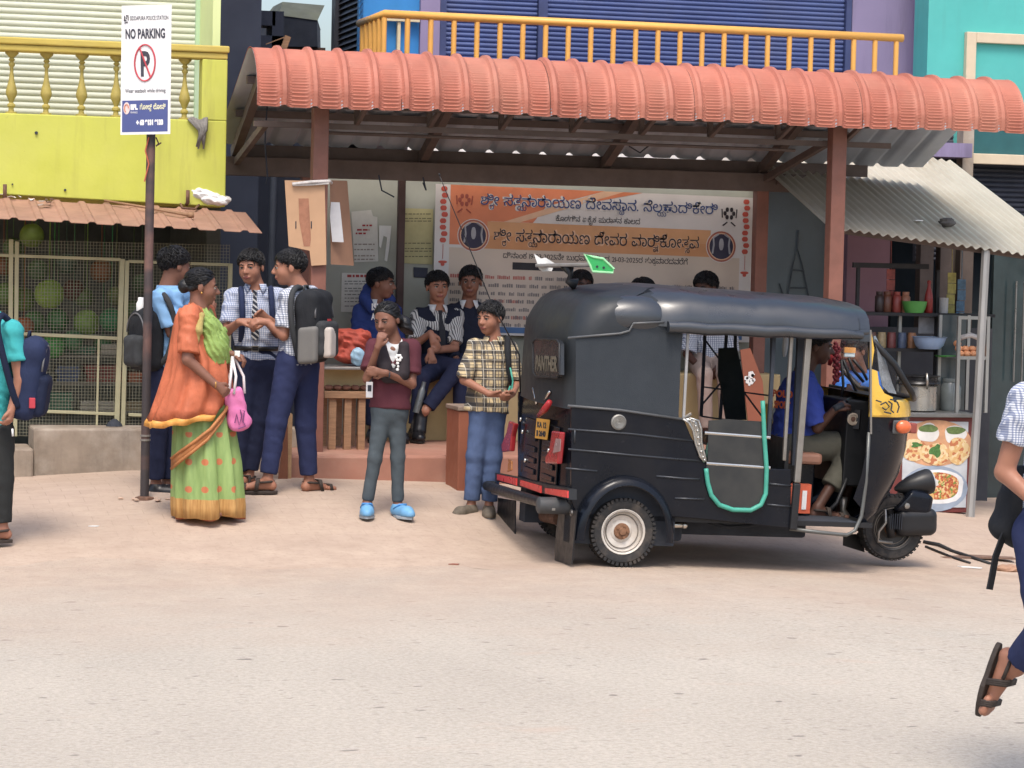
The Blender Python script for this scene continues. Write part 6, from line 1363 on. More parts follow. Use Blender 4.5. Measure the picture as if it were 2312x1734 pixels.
def human(label, root, H, skin, head, neck, sh, el, wr, hipc, hips, kn, an, tyaw=0, toes=(0, 0), hands=None, shirt=None, trousers=None, shoes='sandal', hair='short', sleeve=.8, hem=.03, vest=None, extras=None, cat='person', toe_vec=None, build=1.0, flare=1.0, belt=False, collar=None, tie=None, h=.0068, wide=1.0, trouser_hem=.022, group=None, legw=1.0):
    """head = (point, height, yaw, pitch, roll); paired joints are given as (A, B); all are world points"""
    t = thing('person', label, cat, root, group); hc, hh, hy, hp, hr = head
    f = dirv(hy, hp); l = Vector((0, 0, 1)).cross(f).normalized(); u = f.cross(l)
    rot = Matrix.Rotation(R(hr), 3, f); l, u = rot @ l, rot @ u
    def hd(x, y, z): return hc + (l * x + f * y + u * z) * hh
    A3 = (l, f, u); tf = dirv(tyaw); ts = Vector((0, 0, 1)).cross(tf)
    S = Soft(h, .015); rf = random.Random(label + 'f'); fwx, fz, nz_ = rf.uniform(.95, 1.10), rf.uniform(-.02, .02), rf.uniform(.85, 1.15)
    e = lambda c, r, k=.012: S.ell(hd(*c), [q * hh for q in r], A3, k)
    e((0, -.07, .13), (.335, .42, .36)); e((0, .10, -.10), (.29 * fwx, .29, .36)); e((0, .185 + fz, -.365), (.165 * fwx, .15, .125)); e((.15, .16, -.14), (.12, .16, .14)); e((-.15, .16, -.14), (.12, .16, .14))
    S.cone(hd(0, .375, .02), .034 * hh, hd(0, .455, -.125), .052 * nz_ * hh, k=.010); S.ell(hd(.045, .41, -.14), [.04 * hh] * 3, A3, .008); S.ell(hd(-.045, .41, -.14), [.04 * hh] * 3, A3, .008)
    S.cone(hd(-.17, .29, .085), .045 * hh, hd(.17, .29, .085), .045 * hh, k=.012)
    S.cone(hd(-.085, .365, -.265), .032 * hh, hd(.085, .365, -.265), .032 * hh, k=.006); S.cone(hd(-.07, .355, -.30), .032 * hh, hd(.07, .355, -.30), .032 * hh, k=.005)
    for s in (-1, 1): S.ell(hd(s * .345, -.06, -.03), [.035 * hh, .085 * hh, .135 * hh], A3, .006); S.ell(hd(s * .135, .375, .015), [.075 * hh, .05 * hh, .045 * hh], A3, .004, sub=True)
    S.cone(hd(0, -.10, -.22), .22 * hh, neck, .034 * H * build + .004, k=.02)
    ms = (sh[0] + sh[1]) / 2; ws = (ms * .35 + hipc * .65); ch = ms + (hipc - ms) * .28
    S.cone(neck, .034 * H, ms, .05 * H); S.cone(sh[0], .030 * H, sh[1], .030 * H); S.cone(ch, .078 * H * build, ws, .066 * H * build, sq=tf, ratio=.68, k=.03); S.cone(ws, .066 * H * build, hipc, .072 * H * build, sq=tf, ratio=.72, k=.03)
    for i in (0, 1):
        S.cone(sh[i], .027 * H * build, el[i], .0212 * H * build, k=.02); S.cone(el[i], .0212 * H * build, wr[i], .0145 * H * build, k=.012)
        lg = .8 if trousers is not None else 1; S.cone(hips[i], .045 * H * build * lg, kn[i], .032 * H * lg, k=.02); S.cone(kn[i], .032 * H * lg, an[i], .020 * H, k=.015)
        fw = wr[i] - el[i]; hs = (hands[i] if hands else None) or {}
        if hs is not None: hand(S, wr[i], hs.get('d', fw), hs.get('n', -Vector(tf) * -1 if False else tf * -.3 + Vector((0, 0, -1)) * .2 + ts * (-1 if i == 0 else 1)), H, hs.get('curl', .45), hs.get('th', 1 if i == 0 else -1))
        tv = (toe_vec[i] if toe_vec else None); fd, sn = tv if tv else (dirv(toes[i]), Vector((0, 0, -1)))
        fd = Vector(fd).normalized(); sn = Vector(sn).normalized(); hl = an[i] - fd * .018 * H + sn * .026 * H; bl = an[i] + fd * .085 * H + sn * .034 * H; te = an[i] + fd * .118 * H + sn * .037 * H; sdv = fd.cross(sn)
        S.cone(an[i], .021 * H, hl, .019 * H, k=.012); S.cone(an[i] + sn * .01 * H, .020 * H, bl, .013 * H, k=.012); S.cone(hl, .017 * H, bl, .013 * H, k=.01)
        for j in range(5 if shoes in ('sandal', None) else 0): b = bl + sdv * (j - 2) * .0105 * H; S.cone(b, .0095 * H, b + fd * (.034 - abs(j - 1.5) * .004) * H + sn * .003 * H, (.0095 if j else .011) * H, k=.004)
        if shoes:
            so = MB(); n = 22; top = []
            for k in range(n):
                a = 2 * math.pi * k / n; lx = math.cos(a); ly = math.sin(a); wd = (.029 if shoes == 'sandal' else .033) * H * (1.08 if lx > 0 else .82); top.append(an[i] + fd * (.046 * H + .088 * H * lx) + sdv * wd * ly * (1 - .25 * max(0, lx) ** 4) + sn * .046 * H)
            so.rings([top, [v + sn * .006 for v in top], [v + sn * .020 - fd * 0 for v in top]], True)
            if shoes == 'sandal':
                sob = so.build('sandal', [mSAND], t, bevel=.004); stp = MB()
                def arch(y0, y1, z): return [an[i] + fd * y0 + sdv * s * .032 * H + sn * .045 * H for s in (-1,)] + [an[i] + fd * (y0 + (y1 - y0) * .5) + sdv * s * .026 * H + sn * z for s in (-1, 1)] + [an[i] + fd * y0 + sdv * .032 * H + sn * .045 * H]
                for y0, y1, z in ((.095 * H, .09 * H, .021 * H), (.045 * H, .03 * H, .001 * H)):
                    a_, b_, c_, d_ = arch(y0, y1, z); 
                    for q in (-.007, 0, .007): stp.tube([a_ + fd * q, b_ + fd * q, c_ + fd * q, d_ + fd * q], .0065, 6)
                stp.tube([an[i] + fd * .03 * H + sdv * .026 * H + sn * .012 * H, an[i] - fd * .012 * H + sdv * .024 * H + sn * .008 * H, an[i] - fd * .026 * H + sn * .008 * H, an[i] - fd * .012 * H - sdv * .024 * H + sn * .008 * H, an[i] + fd * .03 * H - sdv * .026 * H + sn * .012 * H], .008, 6)
                stp.build('strap', mSAND, sob, smooth=True)
            else:
                mt = {'croc': mCROC, 'sneaker': mSNEAK, 'black': mBLKSH}[shoes]
                up = Soft(.006, .015); up.cone(an[i] + sn * .030 * H, .031 * H, an[i] + fd * .09 * H + sn * .032 * H, .031 * H); up.cone(an[i] + sn * .028 * H - fd * .012 * H, .026 * H, an[i] + sn * .01 * H, .026 * H); up.cone(an[i] + fd * .09 * H + sn * .032 * H, .030 * H, an[i] + fd * .118 * H + sn * .036 * H, .023 * H)
                up.cut(an[i] + sn * .0465 * H, sn); up.cut(an[i] - sn * (.002 if shoes == 'croc' else .012) * H, -sn)
                uo = soft_obj('shoe', up, mt, t); so.build('sole', M('sole_grey', (150, 160, 168), .7) if shoes != 'black' else mSOLE, uo, bevel=.004)
                if shoes == 'sneaker': lc = MB(); [lc.tube([an[i] + fd * q * H - sdv * .013 * H + sn * (.018 - .0) * H - sn * .006, an[i] + fd * q * H + sdv * .013 * H + sn * .012 * H], .003, 5) for q in (.04, .055, .07)]; lc.build('laces', M('lace_white', (190, 186, 178), .7), uo)
                if shoes == 'croc': lc = MB(); lc.tube([an[i] + fd * .015 * H + sdv * .028 * H + sn * .02 * H, an[i] + fd * .045 * H + sdv * .018 * H - sn * .002 * H, an[i] + fd * .045 * H - sdv * .018 * H - sn * .002 * H, an[i] + fd * .015 * H - sdv * .028 * H + sn * .02 * H], .007, 6); lc.build('heel_band', M('croc_band', (60, 140, 206), .5), uo, smooth=True)
    # face details that belong to the body mesh
    ex = MB(); ex.mat(2)
    for s in (-1, 1):
        ex.mat(2).ball(hd(s * .135, .328, .010), Vector((1, 1, 1)) * .050 * hh, 10, 8); ex.mat(3).ball(hd(s * .135 + .006, .352, .010), .034 * hh, 8, 6)
        ex.mat(4).tube([hd(s * .06, .39, .075), hd(s * .13, .385, .105), hd(s * .215, .325, .085)], [.014 * hh, .018 * hh, .010 * hh], 6)
        ex.mat(0).tube([hd(s * .07, .362, .034), hd(s * .135, .372, .050), hd(s * .2, .335, .030)], .018 * hh, 6); ex.mat(4).tube([hd(s * .075, .374, .024), hd(s * .135, .382, .038), hd(s * .195, .345, .022)], .008 * hh, 5)
    lipc = np.array(hd(0, .39, -.282))
    def mf(c):
        q = (c - lipc); lx = q @ np.array(l); lz = q @ np.array(u); fy = q @ np.array(f)
        return ((np.abs(lx) < .115 * hh) & (np.abs(lz) < .045 * hh * (1.1 - np.abs(lx) / (.13 * hh))) & (fy > -.09 * hh)).astype(int)
    soft_obj('body', S, [SK[skin], LIP[skin], mEYE, mIRIS, mHAIR], t, mf, 1, ex)
    # hair
    if hair:
        Hs = Soft(.0062, .012); c0 = hd(0, -.075, .15)
        Hs.ell(c0, [.352 * hh, .432 * hh, .362 * hh], A3); Hs.wrinkle(.0022, 170).wrinkle(.0018, 300)
        if hair in ('short', 'fluffy', 'flat'):
            Hs.cut(hd(0, .33, .235), f * .46 - u * .76)
            rs = random.Random(label); nTT = 0
            nT = 0
            for k in range(nT):
                a = rs.uniform(0, 2 * math.pi); b = rs.uniform(.1, 1.0); x, y = .36 * math.sin(a) * b, .43 * math.cos(a) * b - .07; z = .15 + .37 * math.sqrt(max(0, 1 - b * b))
                if (y - .33) * .46 - (z - .235) * .76 > 0.03: continue
                p = hd(x, y, z); nr = (l * x + f * (y + .07) + u * (z - .15)).normalized(); dr = l * (x * .9 + rs.uniform(-.3, .3)) + f * (.55 + rs.uniform(-.25, .25)) + u * (-.55 + rs.uniform(-.2, .2)); dr = (dr - nr * dr.dot(nr)); dr = (dr.normalized() + nr * (.16 if hair == 'fluffy' else .05)).normalized(); ln = rs.uniform(.12, .24) * hh
                Hs.cone(p - dr * ln * .3, .042 * hh, p + dr * ln, .010 * hh, k=.005)
        else:
            Hs.cut(hd(0, .30, .29), f * .60 - u * .60)
            if hair == 'bun': Hs.ell(hd(.0, -.50, -.02), [.2 * hh, .17 * hh, .2 * hh], A3); Hs.chain([hd(.30, .05, .08), hd(.2, -.3, -.05), hd(0, -.45, -.05)], [.05 * hh, .08 * hh, .1 * hh]); Hs.chain([hd(-.30, .05, .08), hd(-.2, -.3, -.05), hd(0, -.45, -.05)], [.05 * hh, .08 * hh, .1 * hh])
            if hair == 'ponytail':
                for s in (-1, 1): Hs.chain([hd(s * .31, .06, .1), hd(s * .29, -.25, -.06), hd(s * .1, -.48, -.1)], [.06 * hh, .10 * hh, .10 * hh])
                Hs.chain([hd(.05, -.46, -.02), hd(.26, -.52, -.22), hd(.36, -.46, -.55), hd(.36, -.40, -.95)], [.15 * hh, .20 * hh, .18 * hh, .05 * hh])
        # strands lying along the scalp
        rs = random.Random(label + 'h'); hx = MB(); tied = hair in ('bun', 'ponytail'); er = Vector((.362, .442, .374)); part = rs.choice((-1, 1)) * .08
        def scalp(d, q=1.0): return hd(d.x * er.x * q, d.y * er.y * q - .075, d.z * er.z * q + .15)
        nst = 480 if tied else {'short': 1000, 'fluffy': 1150, 'flat': 900}[hair]; wh = Vector((part, -.45, .88)).normalized()
        for _ in range(nst):
            while True:
                d = Vector((rs.gauss(0, 1), rs.gauss(0, 1), rs.gauss(.35, 1))).normalized(); lx, ly, lz = d.x * er.x, d.y * er.y - .075, d.z * er.z + .15
                v = (ly - .30) * .60 - (lz - .29) * .60 if tied else (ly - .33) * .46 - (lz - .215) * .76
                if v < (-.04 if tied else .02): break
            if tied: fl = Vector((-d.x * .25, -1, -.25)) - d * 0
            else: fl = (d - wh * d.dot(wh)); fl = fl.normalized() + Vector((part * 3 * max(0, d.y) + rs.uniform(-.35, .35), rs.uniform(-.1, .35), rs.uniform(-.3, .1)))
            ln = rs.uniform(.25, .5) if not tied else rs.uniform(.3, .6); lift = {'fluffy': .11, 'short': .07, 'flat': .045}.get(hair, .022) * rs.uniform(.3, 1.25); pp = []
            for q in (0, .35, .7, 1):
                d2 = (d + (fl - d * fl.dot(d)).normalized() * ln * q).normalized(); pp.append(scalp(d2, 1.0 + lift * math.sin(q * 2.2) + .012))
            hx.tube(pp, [.012 * hh, .015 * hh, .011 * hh, .002 * hh], 3)
        soft_obj('hair', Hs, mHAIR, t, None, 1, hx)
    # clothes
    bw = build * wide
    def torso(S_, g, hemz, sl_, mat_name, k=.03):
        S_.cone(sh[0], .036 * H * build + g, sh[1], .036 * H * build + g, k=k); hb = hipc + (hipc - ws).normalized() * hemz * H; cl_ = [(hb, hipc - ws)]; S_.cone(ch, .085 * H * bw + g, ws, .078 * H * bw + g, sq=tf, ratio=.70, k=k, clip=cl_)
        S_.cone(ws, .080 * H * bw + g, hb, (.084 * H * bw + g) * flare, sq=tf, ratio=.74, k=k, clip=cl_); S_.cone(neck - (neck - ms).normalized() * .0 - Vector((0, 0, .012 * H)), .040 * H + g, ms, .06 * H + g, k=k, sq=tf, ratio=.8)
        if sl_ > 0:
            for i in (0, 1):
                q = min(sl_, 1); e_ = sh[i].lerp(el[i], q); ax = (el[i] - sh[i]).normalized()
                if sl_ <= 1: S_.cone(sh[i], .034 * H * build + g, e_ + ax * .03, (.039 if sl_ > .5 else .036) * H * build + g, k=k * .8, clip=[(e_, ax)])
                else: 
                    S_.cone(sh[i], .037 * H * build + g, el[i], .034 * H * build + g, k=k * .8); w_ = el[i].lerp(wr[i], sl_ - 1); ax2 = (wr[i] - el[i]).normalized(); S_.cone(el[i], .034 * H * build + g, w_ + ax2 * .03, .027 * H * build + g, k=.012, clip=[(w_, ax2)])
        S_.cone(neck + Vector((0, 0, .01 * H)), .034 * H, neck + Vector((0, 0, .06 * H)) , .045 * H, k=.001, sub=True); return S_
    if shirt is not None:
        s1 = torso(Soft(.0085, .03), .004 if vest is None else .001, hem if vest is None else -.15, sleeve, 'shirt'); s1.wrinkle(.0052, 31).wrinkle(.0040, 67); so = soft_obj('shirt', s1, shirt, t, None, 1)
    if vest is not None:
        s2 = torso(Soft(.0085, .03), .011, hem * .9, vest[1], 'vest'); s2.wrinkle(.003, 40)
        vz = neck + Vector((0, 0, -.005)) + tf * .08; vb = ms + (hipc - ms) * .34 + tf * .12
        s2.cone(neck + tf * .03 + Vector((0, 0, .03)), .046 * H, vb, .004 * H, k=.001, sub=True)
        for i in (0, 1):
            if vest[1] == 0: s2.cut(sh[i] + (sh[i] - ms) * .12, sh[i] - ms)
        soft_obj('vest', s2, vest[0], t, None, 1)
    if trousers is not None:
        s3 = Soft(.0085, .03); upv = (ws - hipc).normalized(); s3.cone(hipc + upv * .05 * H, .080 * H * bw, hipc - upv * .012 * H, .083 * H * bw, sq=tf, ratio=.76, k=.03, clip=[(hipc + upv * (.045 if belt or hem <= .034 else -.015) * H, upv)])
        for i in (0, 1):
            ax = (an[i] - kn[i]).normalized(); e_ = an[i] - ax * trouser_hem * H; s3.cone(hips[i], .053 * H * bw * (legw * .5 + .5), kn[i], .039 * H * bw * legw, k=.03); s3.cone(kn[i], .039 * H * bw * legw, e_ + ax * .04, .032 * H * bw * legw, k=.02, clip=[(e_, ax)])
        s3.wrinkle(.0016, 27).wrinkle(.0016, 59); soft_obj('trousers', s3, trousers, t, None, 1)
    if belt:
        upv = (ws - hipc).normalized(); c = hipc + upv * .048 * H; m = MB(); rr = []
        for dz in (-.012, .012): rr.append([c + upv * dz * 1.2 + ts * (.0835 * H * bw + .006) * math.cos(2 * math.pi * k / 28) + tf * (.0835 * H * bw + .006) * .78 * math.sin(2 * math.pi * k / 28) for k in range(28)])
        m.rings(rr, False); bo = m.build('belt', mBELT, t, smooth=True, solid=.006); m = MB(); bc_ = c + tf * (.0835 * H * bw * .78 + .012); m.tube([bc_ + ts * a * .022 + upv * b * .016 for a, b in ((-1, -1), (1, -1), (1, 1), (-1, 1))], .004, 5, closed=True); m.build('buckle', mSTE, bo)
    if collar is not None:
        m = MB(); cz = neck + Vector((0, 0, .006 * H)); r = .043 * H
        for s in (-1, 1):
            ring = [cz - tf * r * math.cos(a) + ts * s * r * math.sin(a) for a in (0, .7, 1.4, 2.1, 2.75)]
            dn = [Vector((0, 0, -.028)) + (p - cz).normalized() * .014 + tf * .006 for p in ring]; dn[-1] = Vector((0, 0, -.055)) + ts * s * .026 + tf * .018
            V0 = [p + Vector((0, 0, .012)) for p in ring]; V1 = [p + d for p, d in zip(ring, dn)]; m.add(V0 + V1, [(j, j + 1, 6 + j, 5 + j) for j in range(4)])
        m.build('collar', collar, t, smooth=True, solid=.004)
    if tie is not None:
        m = MB(); p0 = neck + tf * .048 * H - Vector((0, 0, .012 * H)); p1 = ch + tf * (.066 * H * bw + .012); p2 = ws + tf * (.060 * H * bw + .016) + Vector((0, 0, .01)); m.prism([p0 - ts * .016, p0 + ts * .016, p0 + ts * .012 - Vector((0, 0, .03)), p0 - ts * .012 - Vector((0, 0, .03))], tf * .016)
        m.prism([p0 - ts * .010 - Vector((0, 0, .03)), p0 + ts * .010 - Vector((0, 0, .03)), p1 + ts * .022, p1 - ts * .022], tf * .006); m.prism([p1 - ts * .022, p1 + ts * .022, p2 + ts * .027, p2 - Vector((0, 0, .03)), p2 - ts * .027], tf * .006); m.build('tie', tie, t)
    if extras: extras(t, dict(tf=tf, ts=ts, ms=ms, ws=ws, ch=ch, hd=hd, H=H))
    return t
def js(Y): return lambda px, py, dy=0.0: at(px, py, Y + dy)
def floorpt(px, Y): p = at(px, 1100, Y); return Vector((p.x, Y, ground(p.x, Y)))

def backpack(label, c, back, hw, hd_, hz, mat, mat2, straps=None, cat='school bag', lean=0.0, extras=None):
    "c centre, back the outward direction"
    back = Vector(back).normalized(); up = (Vector((0, 0, 1)) - back * lean).normalized(); sd = up.cross(back).normalized(); A = (sd, back, up)
    t = thing('school_bag', label, cat, c - up * hz)
    S = Soft(.009, .03); S.rbox(c, (hw, hd_, hz), min(hd_ * .8, .07), A); S.ell(c + up * hz * .55, (hw * .98, hd_ * .95, hz * .5), A); S.wrinkle(.004, 30); soft_obj('main_compartment', S, mat, t)
    S = Soft(.009, .02); S.rbox(c + back * hd_ * .95 - up * hz * .35, (hw * .82, hd_ * .55, hz * .52), .04, A); S.wrinkle(.003, 40); soft_obj('front_pocket', S, mat2, t)
    m = MB(); zz = [c + back * (hd_ * .98) + sd * (hw * .86 * math.cos(q)) + up * (hz * (.25 + .62 * math.sin(q))) for q in [math.pi * k / 12 for k in range(13)]]; m.tube(zz, .006, 5); m.build('zip', M('zip_grey', (96, 96, 98), .5), t, smooth=True)
    m = MB(); h0 = c + up * hz * .98 - back * hd_ * .4; m.tube([h0 - sd * .04, h0 + up * .035 - sd * .02, h0 + up * .035 + sd * .02, h0 + sd * .04], .009, 6); m.build('grab_handle', mat2, t, smooth=True)
    for pts in straps or []:
        m = MB(); ps = [Vector(p) for p in pts]; fine = []
        for i in range(len(ps) - 1):
            p0, p1, p2, p3 = ps[max(i - 1, 0)], ps[i], ps[i + 1], ps[min(i + 2, len(ps) - 1)]
            for k in range(5): q = k / 5; fine.append(.5 * ((2 * p1) + (p2 - p0) * q + (2 * p0 - 5 * p1 + 4 * p2 - p3) * q * q + (3 * p1 - p0 - 3 * p2 + p3) * q ** 3))
        fine.append(ps[-1]); m.tube([p for p in fine], .020, 8); m.build('shoulder_strap', mat2, t, smooth=True)
    if extras: extras(t, A, c)
    return t
V3 = lambda *a: Vector(a)
# ---- boy with the striped tie, facing the group
Y = 17.7; j = js(Y)
human('boy in checked blue shirt and striped tie facing the street beside the woman', floorpt(560, Y), 1.62, 'mid',
      (j(566, 603, -.03), .232, -32, -4, 4), j(577, 648), (j(527, 672), j(628, 670)), (j(512, 748, -.06), j(628, 752, -.06)), (j(540, 727, -.24), j(600, 724, -.24)),
      j(578, 812), (j(560, 822), j(598, 822)), (j(548, 950, -.03), j(586, 950, -.02)), (j(538, 1074), j(562, 1072)), -12, (-40, -40),
      hands=({'d': V3(.9, -.3, .1), 'n': V3(0, .4, -1), 'curl': .6, 'th': -1}, {'d': V3(-.9, -.3, -.1), 'n': V3(0, .5, -1), 'curl': .8, 'th': 1}),
      shirt=GING, trousers=NAVY2, hair='short', sleeve=.78, hem=.0, belt=True, collar=GING, tie=TIE, wide=1.06)
backpack('dark navy rucksack mostly hidden behind the boy with the striped tie', j(580, 725, .16), (.1, 1, 0), .15, .07, .2, cloth('navy_bag', (38, 48, 78)), cloth('navy_bag', (38, 48, 78)),
         [[j(545, 660, .1), j(544, 652, -.03), j(546, 675, -.105), j(547, 720, -.12), j(544, 770, -.05)], [j(612, 660, .1), j(611, 651, -.03), j(613, 675, -.105), j(616, 720, -.12), j(618, 770, -.04)]])
# ---- boy with the black rucksack, seen from behind
Y = 17.25; j = js(Y)
human('boy in checked shirt and blue trousers seen from behind with his face turned left', floorpt(650, Y), 1.64, 'mid',
      (j(652, 604), .236, -98, -3, 0), j(676, 652, .0), (j(652, 672, -.10), j(704, 668, .10)), (j(640, 757, -.12), j(650, 750, .16)), (j(606, 728, -.08), j(608, 722, .10)),
      j(668, 806), (j(654, 820, -.05), j(690, 820, .05)), (j(624, 955, -.06), j(690, 960, .03)), (j(604, 1082, -.08), j(698, 1084, .05)), -118, (-100, 118),
      hands=({'d': V3(-.9, -.1, .1), 'n': V3(0, .6, -1), 'curl': .7, 'th': -1}, None), shirt=GING2, trousers=NAVY, hair='flat', sleeve=.8, hem=.03, collar=GING2, wide=1.08)
mBAGB = cloth('black_bag', (38, 40, 44), .15); mBAGG = cloth('grey_bag_panel', (58, 60, 62), .15)
def panels(t, A, c):
    sd, bk, up = A; S = Soft(.008, .012); q = c + bk * .135 - up * .10 - sd * .055; S.rbox(q, (.05, .03, .10), .02, (sd, bk, up)); S.cut(q + up * .06 + sd * .03, sd * .75 + up * .6); soft_obj('white_panel', S, M('pale_panel', (186, 176, 166), .6, var=.1), t)
    m = MB(); q = c + bk * .118 + up * .045; m.box((-.022, -.004, -.006), (.022, .004, .008), Matrix.Translation(q) @ Matrix((sd, bk, up)).transposed().to_4x4()); m.build('red_badge', M('badge_red', (170, 40, 44), .5), t)
    S = Soft(.008, .012); q = c - sd * .14 - up * .12 + bk * .02; S.rbox(q, (.03, .07, .12), .025, (sd, bk, up)); soft_obj('side_pocket', S, M('mesh_grey', (110, 108, 104), .8, var=.1), t)
backpack('black and grey school rucksack with white panel on the back of the standing boy', j(708, 737, -.12), (.80, -.60, .0), .155, .085, .235, mBAGB, mBAGG,
         [[j(690, 655, .02), j(668, 650, -.14), j(657, 680, -.19), j(660, 740, -.20), j(672, 800, -.16)]], lean=.10, extras=panels)
# ---- boy in the plain light blue shirt behind the pole
Y = 17.35; j = js(Y)
human('boy in plain light blue shirt and navy trousers behind the sign pole, looking right', floorpt(362, Y), 1.64, 'dark',
      (j(396, 600), .236, 112, -6, 0), j(378, 652), (j(360, 674, -.15), j(408, 668, .14)), (j(388, 752, -.16), j(432, 745, .14)), (j(430, 728, -.14), j(455, 720, .1)),
      j(368, 832), (j(358, 842, -.06), j(384, 842, .06)), (j(356, 965, -.06), j(378, 965, .05)), (j(352, 1094, -.05), j(376, 1094, .05)), 108, (70, 90), shirt=SKYB, trousers=NAVY2, shoes='black', hair='fluffy', sleeve=.82, hem=.035, collar=SKYB)
backpack('black school bag with a white bottle pocket behind the sign pole', j(330, 768, -.06), (-.94, -.34, 0), .14, .08, .2, mBAGB, mBAGG, [[j(350, 690, -.05), j(366, 664, -.18), j(384, 690, -.22), j(392, 730, -.2), j(380, 800, -.18), j(350, 830, -.12)]],
         extras=lambda t, A, c: [m_ for m_ in [MB()] if m_.lathe([(.03, 0), (.032, .1), (.02, .12), (.02, .14)], j(318, 720, -.04), 12) and m_.build('bottle', mWHITE, t, smooth=True)])
# ---- woman in the sari
Y = 16.5; j = js(Y)
mORN = cloth('orange_silk', (190, 98, 58), .2, .5, .5); mGRN = cloth('leaf_green_silk', (132, 160, 74), .10, .55, .5)
def sari_mat():
    t = NT('sari_green_gold'); X, Y_, Z = t.xyz(); g = t.mix(t.ramp(t.noise(9, 4, .6, (3, 3, .5)), .3, .7), sl((118, 148, 76)), sl((144, 172, 94)))
    gold = t.mix(t.ramp(t.noise(14, 4, .6, (5, 5, .3)), .3, .7), sl((160, 108, 40)), sl((204, 158, 84)))
    fx = t.math('SUBTRACT', t.math('FRACT', t.math('ADD', t.math('DIVIDE', X, .095), 50.2)), .5); fz = t.math('SUBTRACT', t.math('FRACT', t.math('ADD', t.math('DIVIDE', Z, .17), 50.28)), .5)
    d = t.math('ADD', t.math('POWER', t.math('MULTIPLY', fx, .095), 2), t.math('POWER', t.math('MULTIPLY', fz, .17), 2)); dot = t.math('LESS_THAN', d, .00042); dot = t.math('MULTIPLY', dot, t.math('LESS_THAN', Z, .56))
    c = t.mix(t.math('MULTIPLY', dot, .85), g, sl((196, 92, 52))); c = t.mix(t.math('LESS_THAN', Z, .145), c, gold); c = t.mix(stripe(t, Z, 10, 0, .0022), c, sl((150, 70, 40))); t.color(c); t.set(Roughness=.5, Specular_IOR_Level=.3); t.bump(t.noise(30, 4, .6, (1, 1, .3)), .3, .01); return t.m
def sari(t, q):
    g0 = t.location.z; m = MB(); rr = []; N = 72
    lv = [(872, 394, 520, .15), (900, 390, 524, .155), (960, 387, 530, .17), (1040, 385, 541, .20), (1100, 384, 547, .215), (1140, 383, 551, .225), (1158, 385, 551, .225)]
    for i, (py, a, b, dp) in enumerate(lv):
        A_, B_ = j(a, py), j(b, py); c = (A_ + B_) / 2; hw = (B_.x - A_.x) / 2 * .91; am = .026 * min(1, i / 3.0); ring = []
        for k in range(N):
            th = 2 * math.pi * k / N; pl = math.sin(th * 11 + 1.4 * math.sin(th * 2) + i * .06) + .45 * math.sin(th * 23 + 2 - i * .04); front = max(0, math.cos(th)) ** 2
            s = 1 + am / hw * pl * (.5 + .9 * front) - (.2 * min(1, max(0, i - 1) / 3) * math.exp(-(((th if th < math.pi else th - 2 * math.pi) + 1.15) / .13) ** 2))
            z = c.z if i < len(lv) - 1 else g0 + .012 + .012 * (1 - front) * 0
            ring.append(V3(c.x + hw * s * math.cos(th), c.y + dp * s * math.sin(th), max(z, g0 + .012) + (.022 * math.exp(-(((th if th < math.pi else th - 2 * math.pi) + 1.15) / .3) ** 2) + .008 * math.sin(th * 5) + .008 if i == len(lv) - 1 else 0)))
        rr.append(ring)
    m.rings(rr, True); m.build('sari_skirt', sari_mat(), t, smooth=True)
    # orange upper wrap falling behind her
    m = MB(); rr = []; lv = [(696, 406, 452, .10, 0), (718, 396, 464, .13, 0), (760, 390, 470, .165, 0), (812, 384, 512, .19, 0), (850, 376, 518, .20, 0), (890, 362, 520, .21, -2), (925, 347, 514, .22, -8), (950, 337, 506, .225, -16), (957, 335, 503, .226, -17), (966, 334, 500, .226, -18)]
    for i, (py, a, b, dp, tilt) in enumerate(lv):
        A_, B_ = j(a, py), j(b, py); c = (A_ + B_) / 2; hw = (B_.x - A_.x) / 2; ring = []
        for k in range(N):
            th = 2 * math.pi * k / N; am = .017 * min(1, i / 4); s = 1 + am / hw * (math.sin(th * 8 + i * .45) + .6 * math.sin(th * 15 - i * .5 + 1)); fr = (1 + math.cos(th)) / 2
            ring.append(V3(c.x + hw * s * math.cos(th), c.y + dp * s * math.sin(th), c.z - tilt / 361 * fr * 1.6 + .006 * math.sin(th * 9 + 1) * (i > 4)))
        rr.append(ring)
    m.rings(rr[:8], False); m.mat(1).rings(rr[7:], False); m.build('sari_drape', [mORN, M('yellow_hem', (220, 150, 40), .5, var=.15, scale=30)], t, smooth=True, solid=.006)
    S = Soft(.008, .03); S.chain([j(460, 706, -.05), j(472, 738, -.11), j(484, 785, -.10), j(484, 818, -.07)], [.030, .058, .085, .092]); S.chain([j(466, 706, .04), j(484, 760, .05), j(492, 812, .05)], [.035, .078, .095]); S.cut(j(470, 820), (0, 0, -1)); S.cut(j(440, 740), (-1, 0, -.25)); S.wrinkle(.003, 80); S.ridge(.0065, 210, (.8, .2, .42))
    soft_obj('chest_drape', S, mGRN, t)
    S = Soft(.008, .03); S.chain([j(455, 712, -.165), j(448, 745, -.20), j(440, 790, -.19)], [.020, .022, .012]); S.wrinkle(.003, 80); soft_obj('drape_edge', S, cloth('olive_edge', (170, 150, 80)), t)
    m = MB(); pts = [j(522, 902, -.09), j(503, 940, -.165), j(472, 980, -.21), j(437, 1008, -.215), j(407, 1030, -.175), j(387, 1046, -.08)]
    m.mat(0).add([p + V3(.015 * (1 - i / 5), 0, .030) for i, p in enumerate(pts)] + [p - V3(.015 * (1 - i / 5), 0, .030) for i, p in enumerate(pts)], [(i, i + 1, 7 + i, 6 + i) for i in range(5)])
